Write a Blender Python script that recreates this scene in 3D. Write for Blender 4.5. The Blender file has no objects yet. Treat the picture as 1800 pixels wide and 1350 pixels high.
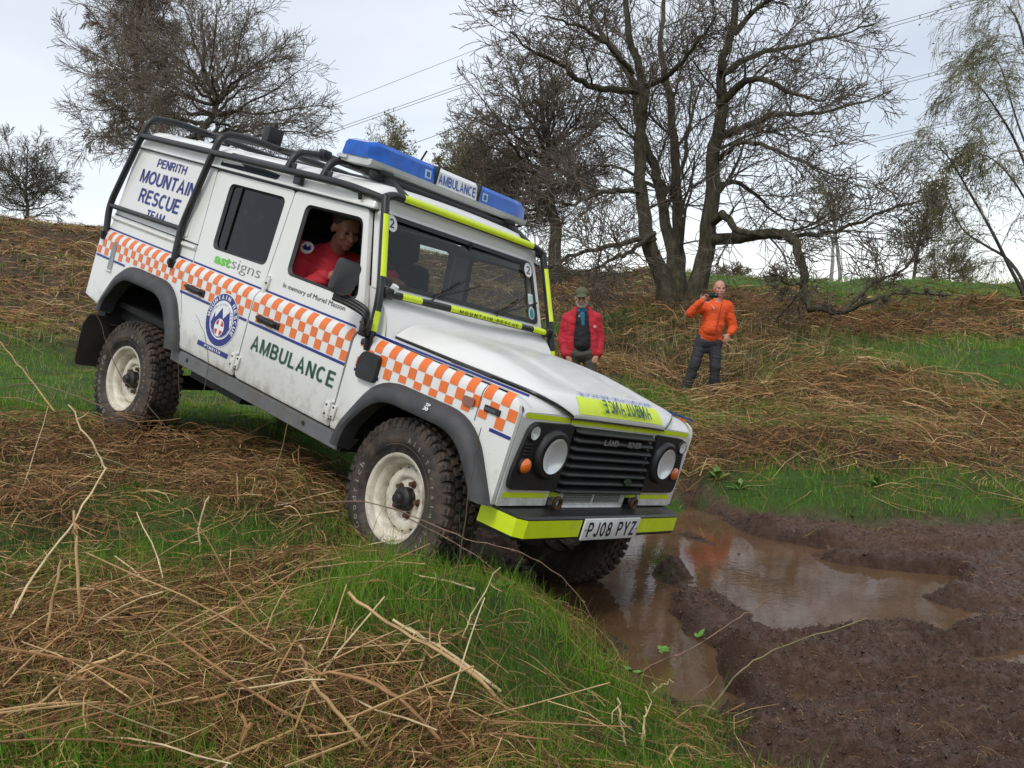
import bpy, bmesh, math, random
import numpy as np
from mathutils import Matrix, Vector
from math import radians, sin, cos, pi

random.seed(7)
RNG = np.random.default_rng(7)
SC = bpy.context.scene
COL = SC.collection

# ------------------------------------------------------------------ camera
FPX = 1577.72                       # focal length in pixels of the 1800 px wide photograph
CAMZ, PIT = 1.6, radians(4.0)
cam_d = bpy.data.cameras.new('camera')
cam_d.sensor_width = 36.0
cam_d.lens = 36.0 * FPX / 1800.0
cam_d.clip_start, cam_d.clip_end = 0.05, 3000
cam = bpy.data.objects.new('camera', cam_d)
COL.objects.link(cam)
cam.location = (0, 0, CAMZ)
cam.rotation_euler = (radians(90) - PIT, 0, 0)
SC.camera = cam

# ------------------------------------------------------------------ sky and light (overcast)
SUN_EL, SUN_AZ = radians(52), radians(200)
wd = bpy.data.worlds.new('World')
SC.world = wd
wd.use_nodes = True
nt = wd.node_tree
nt.nodes.clear()
def wn(t, **k):
    n = nt.nodes.new(t)
    for a, b in k.items():
        setattr(n, a, b)
    return n
wout = wn('ShaderNodeOutputWorld')
sky = wn('ShaderNodeTexSky', sky_type='NISHITA', sun_disc=False, sun_elevation=SUN_EL, sun_rotation=SUN_AZ)
bg1 = wn('ShaderNodeBackground'); bg1.inputs[1].default_value = 0.05
bg2 = wn('ShaderNodeBackground'); bg2.inputs[1].default_value = 0.90
tc = wn('ShaderNodeTexCoord')
mp = wn('ShaderNodeMapping'); mp.inputs['Scale'].default_value = (1.0, 1.0, 2.6); mp.inputs['Location'].default_value = (0.35, 0.1, 0.2)
no = wn('ShaderNodeTexNoise'); no.inputs['Scale'].default_value = 1.9; no.inputs['Detail'].default_value = 5; no.inputs['Roughness'].default_value = 0.5
cr = wn('ShaderNodeValToRGB')
cr.color_ramp.elements[0].position = 0.28; cr.color_ramp.elements[0].color = (0.60, 0.63, 0.665, 1)
cr.color_ramp.elements[1].position = 0.66; cr.color_ramp.elements[1].color = (0.89, 0.90, 0.91, 1)
sx = wn('ShaderNodeSeparateXYZ')
hz = wn('ShaderNodeMapRange'); hz.inputs['From Min'].default_value = 0.02; hz.inputs['From Max'].default_value = 0.20
hz.inputs['To Min'].default_value = 0.9; hz.inputs['To Max'].default_value = 0.0
mx = wn('ShaderNodeMixRGB'); mx.inputs[2].default_value = (0.98, 0.97, 0.97, 1)
ad = wn('ShaderNodeAddShader')
nt.links.new(tc.outputs['Generated'], mp.inputs['Vector']); nt.links.new(mp.outputs[0], no.inputs['Vector'])
nt.links.new(no.outputs['Fac'], cr.inputs[0]); nt.links.new(tc.outputs['Generated'], sx.inputs[0])
nt.links.new(sx.outputs['Z'], hz.inputs['Value']); nt.links.new(hz.outputs[0], mx.inputs[0]); nt.links.new(cr.outputs[0], mx.inputs[1])
nt.links.new(sky.outputs[0], bg1.inputs[0]); nt.links.new(mx.outputs[0], bg2.inputs[0])
nt.links.new(bg1.outputs[0], ad.inputs[0]); nt.links.new(bg2.outputs[0], ad.inputs[1]); nt.links.new(ad.outputs[0], wout.inputs[0])
sl = bpy.data.lights.new('sun', 'SUN'); sl.energy = 1.5; sl.angle = radians(14); sl.color = (1.0, 0.96, 0.9)
so = bpy.data.objects.new('sun', sl); COL.objects.link(so)
so.rotation_euler = (radians(90) - SUN_EL, 0, radians(-20))
SC.view_settings.view_transform = 'Standard'
SC.view_settings.look = 'None'
SC.view_settings.exposure = 0.0
SC.view_settings.gamma = 1.0
SC.view_settings.use_curve_mapping = False
SC.cycles.max_bounces = 8
SC.cycles.transparent_max_bounces = 16

# ------------------------------------------------------------------ pixel <-> place
def ray(u, v):
    x, y = (u - 900) / FPX, (v - 675) / FPX
    return np.array([x, cos(PIT) - y * sin(PIT), -sin(PIT) - y * cos(PIT)])
def at(u, v, d):
    return np.array([0, 0, CAMZ]) + ray(u, v) * d
def onz(u, v, z=0.0):
    r = ray(u, v)
    return np.array([0, 0, CAMZ]) + r * ((z - CAMZ) / r[2])

# ------------------------------------------------------------------ noise
def _hash(ix, iy, s):
    h = (ix.astype(np.int64) * 374761393 + iy.astype(np.int64) * 668265263 + s * 1442695041) & 0x7fffffff
    h = ((h ^ (h >> 13)) * 1274126177) & 0x7fffffff
    return ((h ^ (h >> 16)) & 0xffff) / 65535.0
def vnoise(x, y, s=0):
    ix, iy = np.floor(x), np.floor(y)
    fx, fy = x - ix, y - iy
    fx, fy = fx * fx * (3 - 2 * fx), fy * fy * (3 - 2 * fy)
    a, b = _hash(ix, iy, s), _hash(ix + 1, iy, s)
    c, d = _hash(ix, iy + 1, s), _hash(ix + 1, iy + 1, s)
    return (a + (b - a) * fx) * (1 - fy) + (c + (d - c) * fx) * fy - 0.5
def fbm(x, y, sc, o=4, s=0, g=0.5):
    r, a, f = 0, 1.0, 1.0 / sc
    for k in range(o):
        c, n = cos(k * 1.1), sin(k * 1.1)
        r = r + a * vnoise((x * c - y * n) * f + 17.3 * k, (x * n + y * c) * f - 9.1 * k, s + k)
        a *= g; f *= 2.03
    return r
def sm(x, a, b):
    t = np.clip((x - a) / (b - a), 0, 1)
    return t * t * (3 - 2 * t)
def sdpoly(x, y, P):
    P = np.asarray(P)[:, :2]
    d = np.full(np.shape(x), 1e9); ins = np.zeros(np.shape(x), bool)
    n = len(P)
    for i in range(n):
        a, b = P[i], P[(i + 1) % n]
        e = b - a
        wx, wy = x - a[0], y - a[1]
        t = np.clip((wx * e[0] + wy * e[1]) / (e @ e + 1e-12), 0, 1)
        d = np.minimum(d, (wx - e[0] * t) ** 2 + (wy - e[1] * t) ** 2)
        c1 = (a[1] <= y) != (b[1] <= y)
        with np.errstate(divide='ignore', invalid='ignore'):
            xi = a[0] + (y - a[1]) / (b[1] - a[1] if b[1] != a[1] else 1e-12) * e[0]
        ins ^= c1 & (x < xi)
    d = np.sqrt(d)
    return np.where(ins, -d, d)
def sdline(x, y, P):
    P = np.asarray(P)[:, :2]
    d = np.full(np.shape(x), 1e9)
    for a, b in zip(P[:-1], P[1:]):
        e = b - a
        wx, wy = x - a[0], y - a[1]
        t = np.clip((wx * e[0] + wy * e[1]) / (e @ e + 1e-12), 0, 1)
        d = np.minimum(d, (wx - e[0] * t) ** 2 + (wy - e[1] * t) ** 2)
    return np.sqrt(d)

# ------------------------------------------------------------------ vehicle placement (solved from the photograph)
VR = np.array([[0.72871172, 0.62132487, 0.28798374],
               [-0.63985733, 0.76760196, -0.03701131],
               [-0.24405293, -0.15729793, 0.95691981]])
VT = np.array([-0.17204809, 5.01099378, 0.17868131])
def V2W(p):
    return VR @ np.asarray(p, float) + VT
WHEELS = dict(fr=(-0.005, -0.735, 0.437), rr=(-2.795, -0.735, 0.224), fl=(-0.005, 0.735, 0.315), rl=(-2.795, 0.735, 0.33))
TYR = 0.403

# ------------------------------------------------------------------ terrain
CP = []
def cp(u, v, d): CP.append(at(u, v, d))
for k in WHEELS:                     # the ground under each wheel
    w = WHEELS[k]
    p = V2W((w[0], w[1], w[2])); CP.append(np.array([p[0], p[1], p[2] - TYR * 0.985 + 0.02]))
for a in [(700, 985, 3.85), (450, 1000, 4.0), (300, 850, 5.0), (100, 800, 5.5), (450, 1350, 2.2), (900, 1300, 2.45), (0, 1350, 2.1),
          (0, 1000, 3.7), (1000, 1080, 4.0), (1120, 1215, 3.45), (1250, 1340, 2.95), (850, 1120, 3.2), (880, 1020, 3.9), (560, 880, 4.7),
          (80, 640, 10.5), (60, 720, 7.6), (170, 725, 7.0), (80, 560, 15), (100, 480, 21), (100, 402, 30), (0, 394, 31), (180, 412, 30), (340, 430, 32),
          (600, 450, 32), (800, 462, 31), (960, 470, 29), (1100, 476, 27), (1060, 560, 18),
          (1240, 692, 13), (1060, 690, 12.6), (1200, 570, 17.8), (1330, 640, 14), (1450, 765, 8.7), (1300, 790, 8.6), (1650, 760, 8.9), (1800, 770, 9.2), (1500, 655, 11.8), (1750, 660, 12.5),
          (1400, 560, 22), (1600, 600, 16), (1800, 600, 17), (1300, 497, 36), (1400, 505, 37), (1500, 504, 40), (1620, 510, 38), (1750, 508, 36), (1800, 515, 34)]:
    cp(*a)
for u, v in [(1300, 870), (1450, 885), (1600, 895), (1790, 900)]: CP.append(onz(u, v, 0.12))
for u, v in [(1215, 905), (1240, 1250), (1680, 1020), (1690, 1085), (1300, 980), (1050, 1090), (1150, 1150), (1400, 1040)]: CP.append(onz(u, v, 0.0))
for u, v, z in [(1500, 1300, .08), (1750, 1180, .08), (1790, 1000, .08), (1350, 1200, .06), (1780, 1340, .1), (1600, 960, .06)]: CP.append(onz(u, v, z))
for a in [(6, 3, .25), (8, 6, .3), (12, 9, 1.0), (2.5, 0.5, .25), (6, -3, .3), (-2, -3, .6), (-6, 0, 1.0), (-8, 6, 1.4), (-7, 10, 1.7), (0, 0, .5), (-1, 8.6, .45), (0.5, 8.6, .35), (1.6, 7.8, .2), (0, 11, .5), (-3, 12, 1.0),
          (-16, 18, 3.0), (20, 18, 2.0), (-20, 30, 5.0), (26, 34, 2.9), (-25, 45, 3.0), (0, 48, 1.5), (25, 55, 1.5), (-40, 20, 5), (45, 25, 2), (-60, 80, 0), (60, 90, 0), (0, 100, -2), (-40, -30, 1), (40, -30, 1), (0, -60, 0), (120, 0, 0), (-120, 0, 0), (0, 180, -4)]:
    CP.append(np.array(a, float))
CP = np.array(CP)
def _phi(r2): return np.sqrt(r2 + 0.8 ** 2)
_n = len(CP)
_A = _phi(((CP[:, None, :2] - CP[None, :, :2]) ** 2).sum(-1)) - np.eye(_n) * 0.03
_P = np.c_[np.ones(_n), CP[:, :2] * 0.01]
_M = np.block([[_A, _P], [_P.T, np.zeros((3, 3))]])
_W = np.linalg.solve(_M, np.r_[CP[:, 2], 0, 0, 0])
def base_h(x, y):
    sh = np.shape(x); X = np.ravel(x).astype(float); Y = np.ravel(y).astype(float)
    out = np.empty(len(X))
    for i in range(0, len(X), 20000):
        a, b = X[i:i + 20000], Y[i:i + 20000]
        r2 = (a[:, None] - CP[None, :, 0]) ** 2 + (b[:, None] - CP[None, :, 1]) ** 2
        out[i:i + 20000] = _phi(r2) @ _W[:_n] + _W[_n] + 0.01 * (_W[_n + 1] * a + _W[_n + 2] * b)
    return out.reshape(sh)

MUD = [onz(u, v, .03) for u, v in [(880, 1010), (955, 1075), (1000, 1130), (1060, 1195), (1120, 1240), (1190, 1275), (1260, 1325), (1330, 1390), (1420, 1500)]]
MUD = [(p[0], p[1]) for p in MUD] + [(2.2, 1.0), (5, 1.5), (9, 3.0)]
MUD += [tuple(onz(u, v, .1)[:2]) for u, v in [(2100, 930), (1800, 912), (1550, 908), (1425, 895), (1330, 890), (1250, 872), (1190, 840)]]
MUD += [tuple(V2W(p)[:2]) for p in [(0.6, 1.1, 0), (-1.0, 1.1, 0), (-1.6, 0.5, 0), (-1.2, -0.3, 0), (-0.5, -0.3, 0), (-0.2, -0.6, 0), (.2, -.7, 0)]]
PUD1 = [onz(u, v, 0) for u, v in [(905, 1035), (960, 1000), (1060, 985), (1110, 965), (1150, 1000), (1178, 1060), (1205, 1110), (1240, 1135), (1262, 1165), (1275, 1195), (1300, 1250),
                                  (1255, 1262), (1215, 1245), (1180, 1232), (1115, 1222), (1080, 1185), (1060, 1155), (1085, 1150), (1108, 1142), (1090, 1118), (1050, 1108), (1010, 1098), (970, 1065)]]
PUD2 = [onz(u, v, 0) for u, v in [(1145, 925), (1180, 908), (1215, 893), (1245, 905), (1275, 925), (1350, 952), (1425, 962), (1400, 975), (1450, 988), (1560, 1005), (1680, 1013), (1688, 1028), (1600, 1043),
                                  (1640, 1062), (1696, 1082), (1668, 1122), (1610, 1098), (1550, 1093), (1500, 1088), (1440, 1112), (1380, 1108), (1345, 1090), (1300, 1068), (1255, 1040), (1212, 1015), (1170, 968)]]
ISL = [onz(u, v, 0) for u, v in [(1195, 938), (1240, 950), (1300, 975), (1325, 985)]]
RUTS = [([onz(u, v, .05) for u, v in P], h, w) for P, h, w in [
    ([(1135, 960), (1180, 1020), (1215, 1080), (1275, 1135), (1340, 1160)], .015, .13),
    ([(1270, 1150), (1330, 1165), (1420, 1165), (1560, 1160), (1700, 1185), (1900, 1230)], .08, .13),
    ([(1290, 1190), (1340, 1235), (1450, 1280), (1620, 1330), (1800, 1400)], .085, .14),
    ([(1300, 1260), (1420, 1345), (1500, 1420)], .09, .10), ([(1330, 1180), (1400, 1215), (1560, 1250), (1750, 1290), (1900, 1340)], -.026, .12), ([(1350, 1280), (1450, 1330), (1600, 1400)], -.022, .12),
    ([(1600, 1055), (1680, 1040), (1790, 1020), (1900, 1010)], .05, .06),
    ([(1700, 1120), (1760, 1100), (1850, 1090)], .08, .10),
    ([(1270, 905), (1400, 940), (1550, 960), (1750, 965), (1900, 960)], .06, .09),
    ([(1040, 1128), (1075, 1138), (1095, 1140)], .06, .05)]]
def smooth_union_pud(x, y):
    n = fbm(x, y, .22, 3, 31) * .09
    p1, p2 = sdpoly(x, y, PUD1), sdpoly(x, y, PUD2)
    i = .07 - sdline(x, y, ISL)
    return np.minimum(p1, np.maximum(p2, i)) + n
def height(x, y, detail=True):
    x = np.asarray(x, float); y = np.asarray(y, float)
    z = base_h(x, y)
    d = np.hypot(x, y)
    mudd = np.full(x.shape, 9.0); pud = np.full(x.shape, 9.0)
    near = (d < 14)
    if near.any():
        xn, yn = x[near], y[near]
        mudd[near] = sdpoly(xn, yn, MUD) + fbm(xn, yn, .5, 4, 5, .65) * .34
        pud[near] = smooth_union_pud(xn, yn)
    mud = 1 - sm(mudd, -.18, .12)
    # lumpy hillside and tussocky banks
    far = sm(d, 7, 14)
    z = z + (1 - mud) * (fbm(x, y, 3.5, 3, 2) * (.12 * sm(d, 4, 9) + .5 * far) * np.clip(1 - sm(d, 60, 90), 0, 1) + fbm(x, y, .45, 3, 3) * .09 + fbm(x, y, .12, 2, 4) * .02)
    # low level of the mud with its churned lumps and ruts
    mb = .034 + fbm(x, y, .8, 2, 8) * .045
    zz = np.where(z > mb, z * .35 + mb * .65, mb)
    wet = z + (zz - z) * mud * (1 - sm(z, .15, .5))
    if near.any():
        xn, yn = x[near], y[near]
        r = np.zeros(xn.shape)
        for P, h, w in RUTS:
            r = r + h * np.exp(-(sdline(xn, yn, P) / w) ** 2) * (.75 + 1.2 * fbm(xn, yn, .25, 2, 40))
        t = np.abs(fbm(xn, yn, .13, 4, 11, .6))
        ex, ey = xn * .985 - yn * -.17, xn * -.17 + yn * .985
        streak = fbm(ex / 5.0, ey + .25 * fbm(xn, yn, .9, 2, 27), .19, 3, 25)
        lump = streak * .085 + (.34 - t) * .018 + (.2 - np.abs(fbm(xn, yn, .085, 2, 23, .6))) * .030 + (.2 - np.abs(fbm(xn, yn, .040, 3, 14, .75))) * .026 + fbm(xn, yn, .024, 2, 16) * .017
        m = mud[near]
        wn_ = wet[near] + m * (r + lump * (.6 + .9 * sm(fbm(xn, yn, .6, 2, 19), -.3, .3)))
        pd = pud[near]
        ins = sm(-pd, -.10, .07)
        wn_ = wn_ * (1 - ins) + (-.06 + lump * .25) * ins
        # rim just outside the water
        wet[near] = wn_
    return wet, mud, pud
def H(x, y):
    return float(height(np.array([x]), np.array([y]))[0][0])
def Hs(x, y):
    return height(np.asarray(x), np.asarray(y))[0]

# what grows where: 0 fresh grass, 1 dead bracken
BRK = []                             # bracken masses: (px, py, depth, rx, ry)
def brack(x, y):
    d = np.hypot(x, y)
    n = fbm(x, y, 2.6, 3, 60)
    b = sm(n, -.02, .30) * np.where(d < 6.5, .60, .75)
    def blob(u, v, dd, rx, ry, k=1.0):
        nonlocal b
        p = at(u, v, dd)
        q = np.sqrt(((x - p[0]) / rx) ** 2 + ((y - p[1]) / ry) ** 2) + fbm(x, y, .6, 2, 70) * .5
        b = b * (1 - (1 - sm(q, .6, 1.25)) * abs(k)) + (1 - sm(q, .6, 1.25)) * max(k, 0)
    blob(80, 450, 25, 9, 9, 1); blob(500, 450, 25, 14, 8, 1); blob(100, 540, 15.5, 4, 3.5, .9); blob(1040, 500, 23, 6, 6, 1)
    blob(60, 650, 9.6, 4.2, 2.6, -1); blob(0, 690, 8.0, 1.6, 1.2, -1); blob(150, 700, 7.6, 1.6, 1.3, -1); blob(400, 690, 8.5, 2.4, 1.6, -1)
    blob(1080, 620, 14, 1.6, 2.4, .9); blob(1330, 620, 15, 1.2, 2.2, .6); blob(1180, 700, 12.5, 1.2, .7, -1); blob(1080, 690, 11.8, 1.2, .6, -1)
    blob(1370, 770, 8.7, 1.2, .5, 1); blob(1550, 785, 8.5, .9, .4, 1); blob(1750, 790, 9, 1.0, .4, .9); blob(1450, 650, 12, 1.6, .9, .9); blob(1700, 700, 10.5, 2, .8, .85)
    blob(1420, 720, 9.9, 1.0, .4, -1); blob(1650, 620, 15, 2.4, 1.2, -1); blob(1600, 870, 7.4, 3.2, .55, -.75); blob(1300, 860, 7.6, .8, .5, -.9)
    blob(1420, 570, 20, 4, 3, .8); blob(1750, 590, 19, 3.5, 3, .8); blob(1550, 540, 27, 6, 2.5, -.7); blob(1350, 520, 30, 3, 4, -.8)
    blob(250, 790, 5.6, 1.4, .7, 1); blob(420, 850, 4.9, .7, .5, .7); blob(120, 880, 4.6, .8, .5, .8); blob(230, 870, 4.6, .35, .3, -1); blob(330, 920, 4.3, .4, .25, -.8)
    blob(760, 1010, 3.6, .62, .5, -1); blob(600, 1080, 3.3, .45, .45, -1); blob(430, 1010, 3.6, .35, .3, .6)
    blob(330, 1230, 2.6, .6, .32, .7); blob(600, 1290, 2.4, .7, .35, .7); blob(150, 1020, 3.4, .8, .5, .6); blob(330, 1060, 3.2, .5, .3, .5); blob(1000, 1200, 3.0, .6, .7, -.95); blob(1150, 1300, 2.8, .4, .35, -.95); blob(880, 1130, 3.2, .35, .4, -.7); blob(60, 1150, 2.9, .5, .5, .6)
    return np.clip(b, 0, 1)

# ------------------------------------------------------------------ materials
def srgb(r, g, b):
    f = lambda c: (c / 12.92 if c <= .04045 else ((c + .055) / 1.055) ** 2.4)
    return tuple(f(c / 255.0) for c in (r, g, b))
MATS = {}
class NT:
    def __init__(s, name):
        s.m = bpy.data.materials.new(name); s.m.use_nodes = True
        s.t = s.m.node_tree; s.t.nodes.clear()
        s.out = s.n('ShaderNodeOutputMaterial')
    def n(s, typ, **k):
        n = s.t.nodes.new(typ)
        for a, b in k.items(): setattr(n, a, b)
        return n
    def l(s, a, b): s.t.links.new(a, b)
    def val(s, n, **k):
        for a, b in k.items(): n.inputs[a.replace('_', ' ')].default_value = b
        return n
def c4(c): return (c[0], c[1], c[2], 1.0)
def mat(name, col, rough=.5, metal=0.0, var=.12, scale=6.0, bump=0.0, bscale=40.0, spec=.5, coat=0.0, dirt=0.0, dirtcol=(.16, .12, .085), col2=None, trans=0.0, splash=0.0, dmin=.50):
    """principled with mottled colour, fine bump and optional splashes of dirt"""
    if name in MATS: return MATS[name]
    N = NT(name)
    p = N.n('ShaderNodeBsdfPrincipled')
    tc = N.n('ShaderNodeTexCoord')
    a = N.n('ShaderNodeTexNoise'); N.val(a, Scale=scale, Detail=4.0, Roughness=.6)
    N.l(tc.outputs['Object'], a.inputs['Vector'])
    r = N.n('ShaderNodeValToRGB')
    c2 = col2 or tuple(min(1, c * (1 + var)) for c in col)
    c1 = col if col2 else tuple(c * (1 - var) for c in col)
    r.color_ramp.elements[0].position = .3; r.color_ramp.elements[0].color = c4(c1)
    r.color_ramp.elements[1].position = .7; r.color_ramp.elements[1].color = c4(c2)
    N.l(a.outputs['Fac'], r.inputs[0])
    cs = r.outputs[0]
    if splash:
        sp = N.n('ShaderNodeSeparateXYZ'); N.l(tc.outputs['Object'], sp.inputs[0]); zr = N.n('ShaderNodeMapRange'); zr.inputs['From Min'].default_value = 1.0; zr.inputs['From Max'].default_value = .56; N.l(sp.outputs['Z'], zr.inputs['Value'])
        sn = N.n('ShaderNodeTexNoise'); N.val(sn, Scale=11.0, Detail=9.0, Roughness=.8); N.l(tc.outputs['Object'], sn.inputs['Vector'])
        mu = N.n('ShaderNodeMath', operation='MULTIPLY_ADD'); N.l(zr.outputs[0], mu.inputs[0]); mu.inputs[1].default_value = .26; N.l(sn.outputs['Fac'], mu.inputs[2])
        sr = N.n('ShaderNodeMapRange'); sr.inputs['From Min'].default_value = .66; sr.inputs['From Max'].default_value = .90; sr.inputs['To Max'].default_value = splash; N.l(mu.outputs[0], sr.inputs['Value'])
        m0 = N.n('ShaderNodeMixRGB'); m0.inputs[2].default_value = c4((.20, .145, .10)); N.l(sr.outputs[0], m0.inputs[0]); N.l(cs, m0.inputs[1]); cs = m0.outputs[0]
    if dirt > 0:
        b = N.n('ShaderNodeTexNoise'); N.val(b, Scale=7.0, Detail=8.0, Roughness=.72)
        N.l(tc.outputs['Object'], b.inputs['Vector'])
        q = N.n('ShaderNodeMapRange'); q.inputs['From Min'].default_value = dmin; q.inputs['From Max'].default_value = dmin + .28
        q.inputs['To Max'].default_value = dirt
        N.l(b.outputs['Fac'], q.inputs['Value'])
        m = N.n('ShaderNodeMixRGB'); m.inputs[2].default_value = c4(dirtcol)
        N.l(q.outputs[0], m.inputs[0]); N.l(cs, m.inputs[1]); cs = m.outputs[0]
    N.l(cs, p.inputs['Base Color'])
    p.inputs['Roughness'].default_value = rough; p.inputs['Metallic'].default_value = metal
    p.inputs['Specular IOR Level'].default_value = spec
    p.inputs['Coat Weight'].default_value = coat
    if coat: p.inputs['Coat Roughness'].default_value = .06
    p.inputs['Transmission Weight'].default_value = trans
    if bump > 0:
        b2 = N.n('ShaderNodeTexNoise'); N.val(b2, Scale=bscale, Detail=3.0)
        N.l(tc.outputs['Object'], b2.inputs['Vector'])
        bm_ = N.n('ShaderNodeBump'); bm_.inputs['Strength'].default_value = bump; bm_.inputs['Distance'].default_value = .01
        N.l(b2.outputs['Fac'], bm_.inputs['Height']); N.l(bm_.outputs[0], p.inputs['Normal'])
    N.l(p.outputs[0], N.out.inputs[0])
    MATS[name] = N.m
    return N.m
def glass_mat(name, tint, rough=.02, dirt=.0, dcol=(.3, .3, .28)):
    N = NT(name)
    tr = N.n('ShaderNodeBsdfTransparent'); tr.inputs[0].default_value = c4(tint)
    gl = N.n('ShaderNodeBsdfGlossy'); gl.inputs['Roughness'].default_value = rough
    fr = N.n('ShaderNodeFresnel'); ge = N.n('ShaderNodeNewGeometry'); io = N.n('ShaderNodeMath', operation='MULTIPLY_ADD'); io.inputs[1].default_value = -.8333; io.inputs[2].default_value = 1.5
    N.l(ge.outputs['Backfacing'], io.inputs[0]); N.l(io.outputs[0], fr.inputs[0])
    mx = N.n('ShaderNodeMixShader')
    N.l(fr.outputs[0], mx.inputs[0]); N.l(tr.outputs[0], mx.inputs[1]); N.l(gl.outputs[0], mx.inputs[2])
    o = mx.outputs[0]
    if dirt:
        tc = N.n('ShaderNodeTexCoord')
        a = N.n('ShaderNodeTexNoise'); N.val(a, Scale=14.0, Detail=9.0, Roughness=.8); N.l(tc.outputs['Object'], a.inputs['Vector'])
        q = N.n('ShaderNodeMapRange'); q.inputs['From Min'].default_value = .52; q.inputs['From Max'].default_value = .75; q.inputs['To Max'].default_value = dirt
        N.l(a.outputs['Fac'], q.inputs['Value'])
        d = N.n('ShaderNodeBsdfDiffuse'); d.inputs[0].default_value = c4(dcol)
        m2 = N.n('ShaderNodeMixShader'); N.l(q.outputs[0], m2.inputs[0]); N.l(o, m2.inputs[1]); N.l(d.outputs[0], m2.inputs[2]); o = m2.outputs[0]
    N.l(o, N.out.inputs[0])
    return N.m
def attr_mat(name, cols, rough=.8, spec=.2, attr='tone', transl=0.0):
    """colour from a per-face random attribute through a ramp of real tones"""
    N = NT(name)
    p = N.n('ShaderNodeBsdfPrincipled'); a = N.n('ShaderNodeAttribute'); a.attribute_name = attr
    r = N.n('ShaderNodeValToRGB'); e = r.color_ramp.elements
    while len(e) < len(cols): e.new(.5)
    for i, c in enumerate(cols):
        e[i].position = i / (len(cols) - 1); e[i].color = c4(c)
    N.l(a.outputs['Fac'], r.inputs[0]); N.l(r.outputs[0], p.inputs['Base Color'])
    p.inputs['Roughness'].default_value = rough; p.inputs['Specular IOR Level'].default_value = spec
    o = p.outputs[0]
    if transl:
        t = N.n('ShaderNodeBsdfTranslucent'); N.l(r.outputs[0], t.inputs[0])
        m = N.n('ShaderNodeMixShader'); m.inputs[0].default_value = transl
        N.l(o, m.inputs[1]); N.l(t.outputs[0], m.inputs[2]); o = m.outputs[0]
    N.l(o, N.out.inputs[0])
    return N.m

# ------------------------------------------------------------------ mesh helpers
class MB:
    """collects faces; build() links them as ONE mesh object"""
    def __init__(s): s.v = []; s.f = []; s.mi = []; s.k = 0
    def add(s, vs, fs, mi=0):
        o = len(s.v)
        s.v.extend([tuple(map(float, p)) for p in vs])
        s.f.extend([tuple(i + o for i in f) for f in fs]); s.mi.extend([mi] * len(fs))
        return s
    def box(s, c, d, mi=0, R=None, bev=0.0):
        hx, hy, hz = d[0] / 2, d[1] / 2, d[2] / 2
        if bev > 0:
            b = min(bev, .45 * min(d))
            bm = bmesh.new(); bmesh.ops.create_cube(bm, size=1)
            bmesh.ops.scale(bm, vec=d, verts=bm.verts)
            bmesh.ops.bevel(bm, geom=bm.edges[:], offset=b, segments=2, affect='EDGES', profile=.5)
            bm.verts.index_update()
            vs = [np.array(v.co) for v in bm.verts]; fs = [[v.index for v in f.verts] for f in bm.faces]; bm.free()
        else:
            vs = [np.array((x * hx, y * hy, z * hz)) for x in (-1, 1) for y in (-1, 1) for z in (-1, 1)]
            fs = [(0, 1, 3, 2), (4, 6, 7, 5), (0, 4, 5, 1), (2, 3, 7, 6), (0, 2, 6, 4), (1, 5, 7, 3)]
        if R is not None: vs = [np.asarray(R) @ v for v in vs]
        return s.add([v + np.asarray(c) for v in vs], fs, mi)
    def tube(s, pts, r, n=10, mi=0, cap=True):
        pts = np.asarray(pts, float); m = len(pts)
        r = np.full(m, r) if np.isscalar(r) else np.asarray(r, float)
        T = np.gradient(pts, axis=0); T /= np.linalg.norm(T, axis=1)[:, None] + 1e-12
        u = np.cross(T[0], (0, 0, 1.0))
        if np.linalg.norm(u) < .1: u = np.cross(T[0], (1.0, 0, 0))
        u /= np.linalg.norm(u); vs = []
        for i in range(m):
            u = u - T[i] * (u @ T[i]); u /= np.linalg.norm(u) + 1e-12
            w = np.cross(T[i], u)
            for k in range(n):
                a = 2 * pi * k / n
                vs.append(pts[i] + r[i] * (cos(a) * u + sin(a) * w))
        fs = [(i * n + k, i * n + (k + 1) % n, (i + 1) * n + (k + 1) % n, (i + 1) * n + k) for i in range(m - 1) for k in range(n)]
        if cap: fs += [tuple(range(n))[::-1], tuple(range((m - 1) * n, m * n))]
        return s.add(vs, fs, mi)
    def lathe(s, prof, n=32, M=None, mi=0, a0=0, a1=2 * pi):
        """prof: (radius, axial); axis +y by default, M maps to place"""
        full = abs(a1 - a0 - 2 * pi) < 1e-6
        k = n if full else n + 1
        vs = []
        for (r, h) in prof:
            for i in range(k):
                a = a0 + (a1 - a0) * i / n
                vs.append(np.array((r * sin(a), h, r * cos(a))))
        fs = []
        for j in range(len(prof) - 1):
            for i in range(n):
                i2 = (i + 1) % k
                fs.append((j * k + i, j * k + i2, (j + 1) * k + i2, (j + 1) * k + i))
        if M is not None: vs = [(M @ np.r_[v, 1])[:3] for v in vs]
        return s.add(vs, fs, mi)
    def loft(s, rows, mi=0, close=False):
        n = len(rows[0]); vs = [p for r in rows for p in r]
        q = n if close else n - 1
        fs = [(i * n + k, i * n + (k + 1) % n, (i + 1) * n + (k + 1) % n, (i + 1) * n + k) for i in range(len(rows) - 1) for k in range(q)]
        return s.add(vs, fs, mi)
    def prism(s, poly, fn0, fn1, mi=0):
        """poly of 2D points, two maps to 3D for the two caps"""
        n = len(poly); vs = [fn0(*p) for p in poly] + [fn1(*p) for p in poly]
        fs = [tuple(range(n))[::-1], tuple(range(n, 2 * n))] + [(i, (i + 1) % n, n + (i + 1) % n, n + i) for i in range(n)]
        return s.add(vs, fs, mi)
    def build(s, name, m, parent=None, smooth=30, fix=True):
        return link_mesh(name, s.v, s.f, m, parent, smooth, s.mi, fix)
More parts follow.
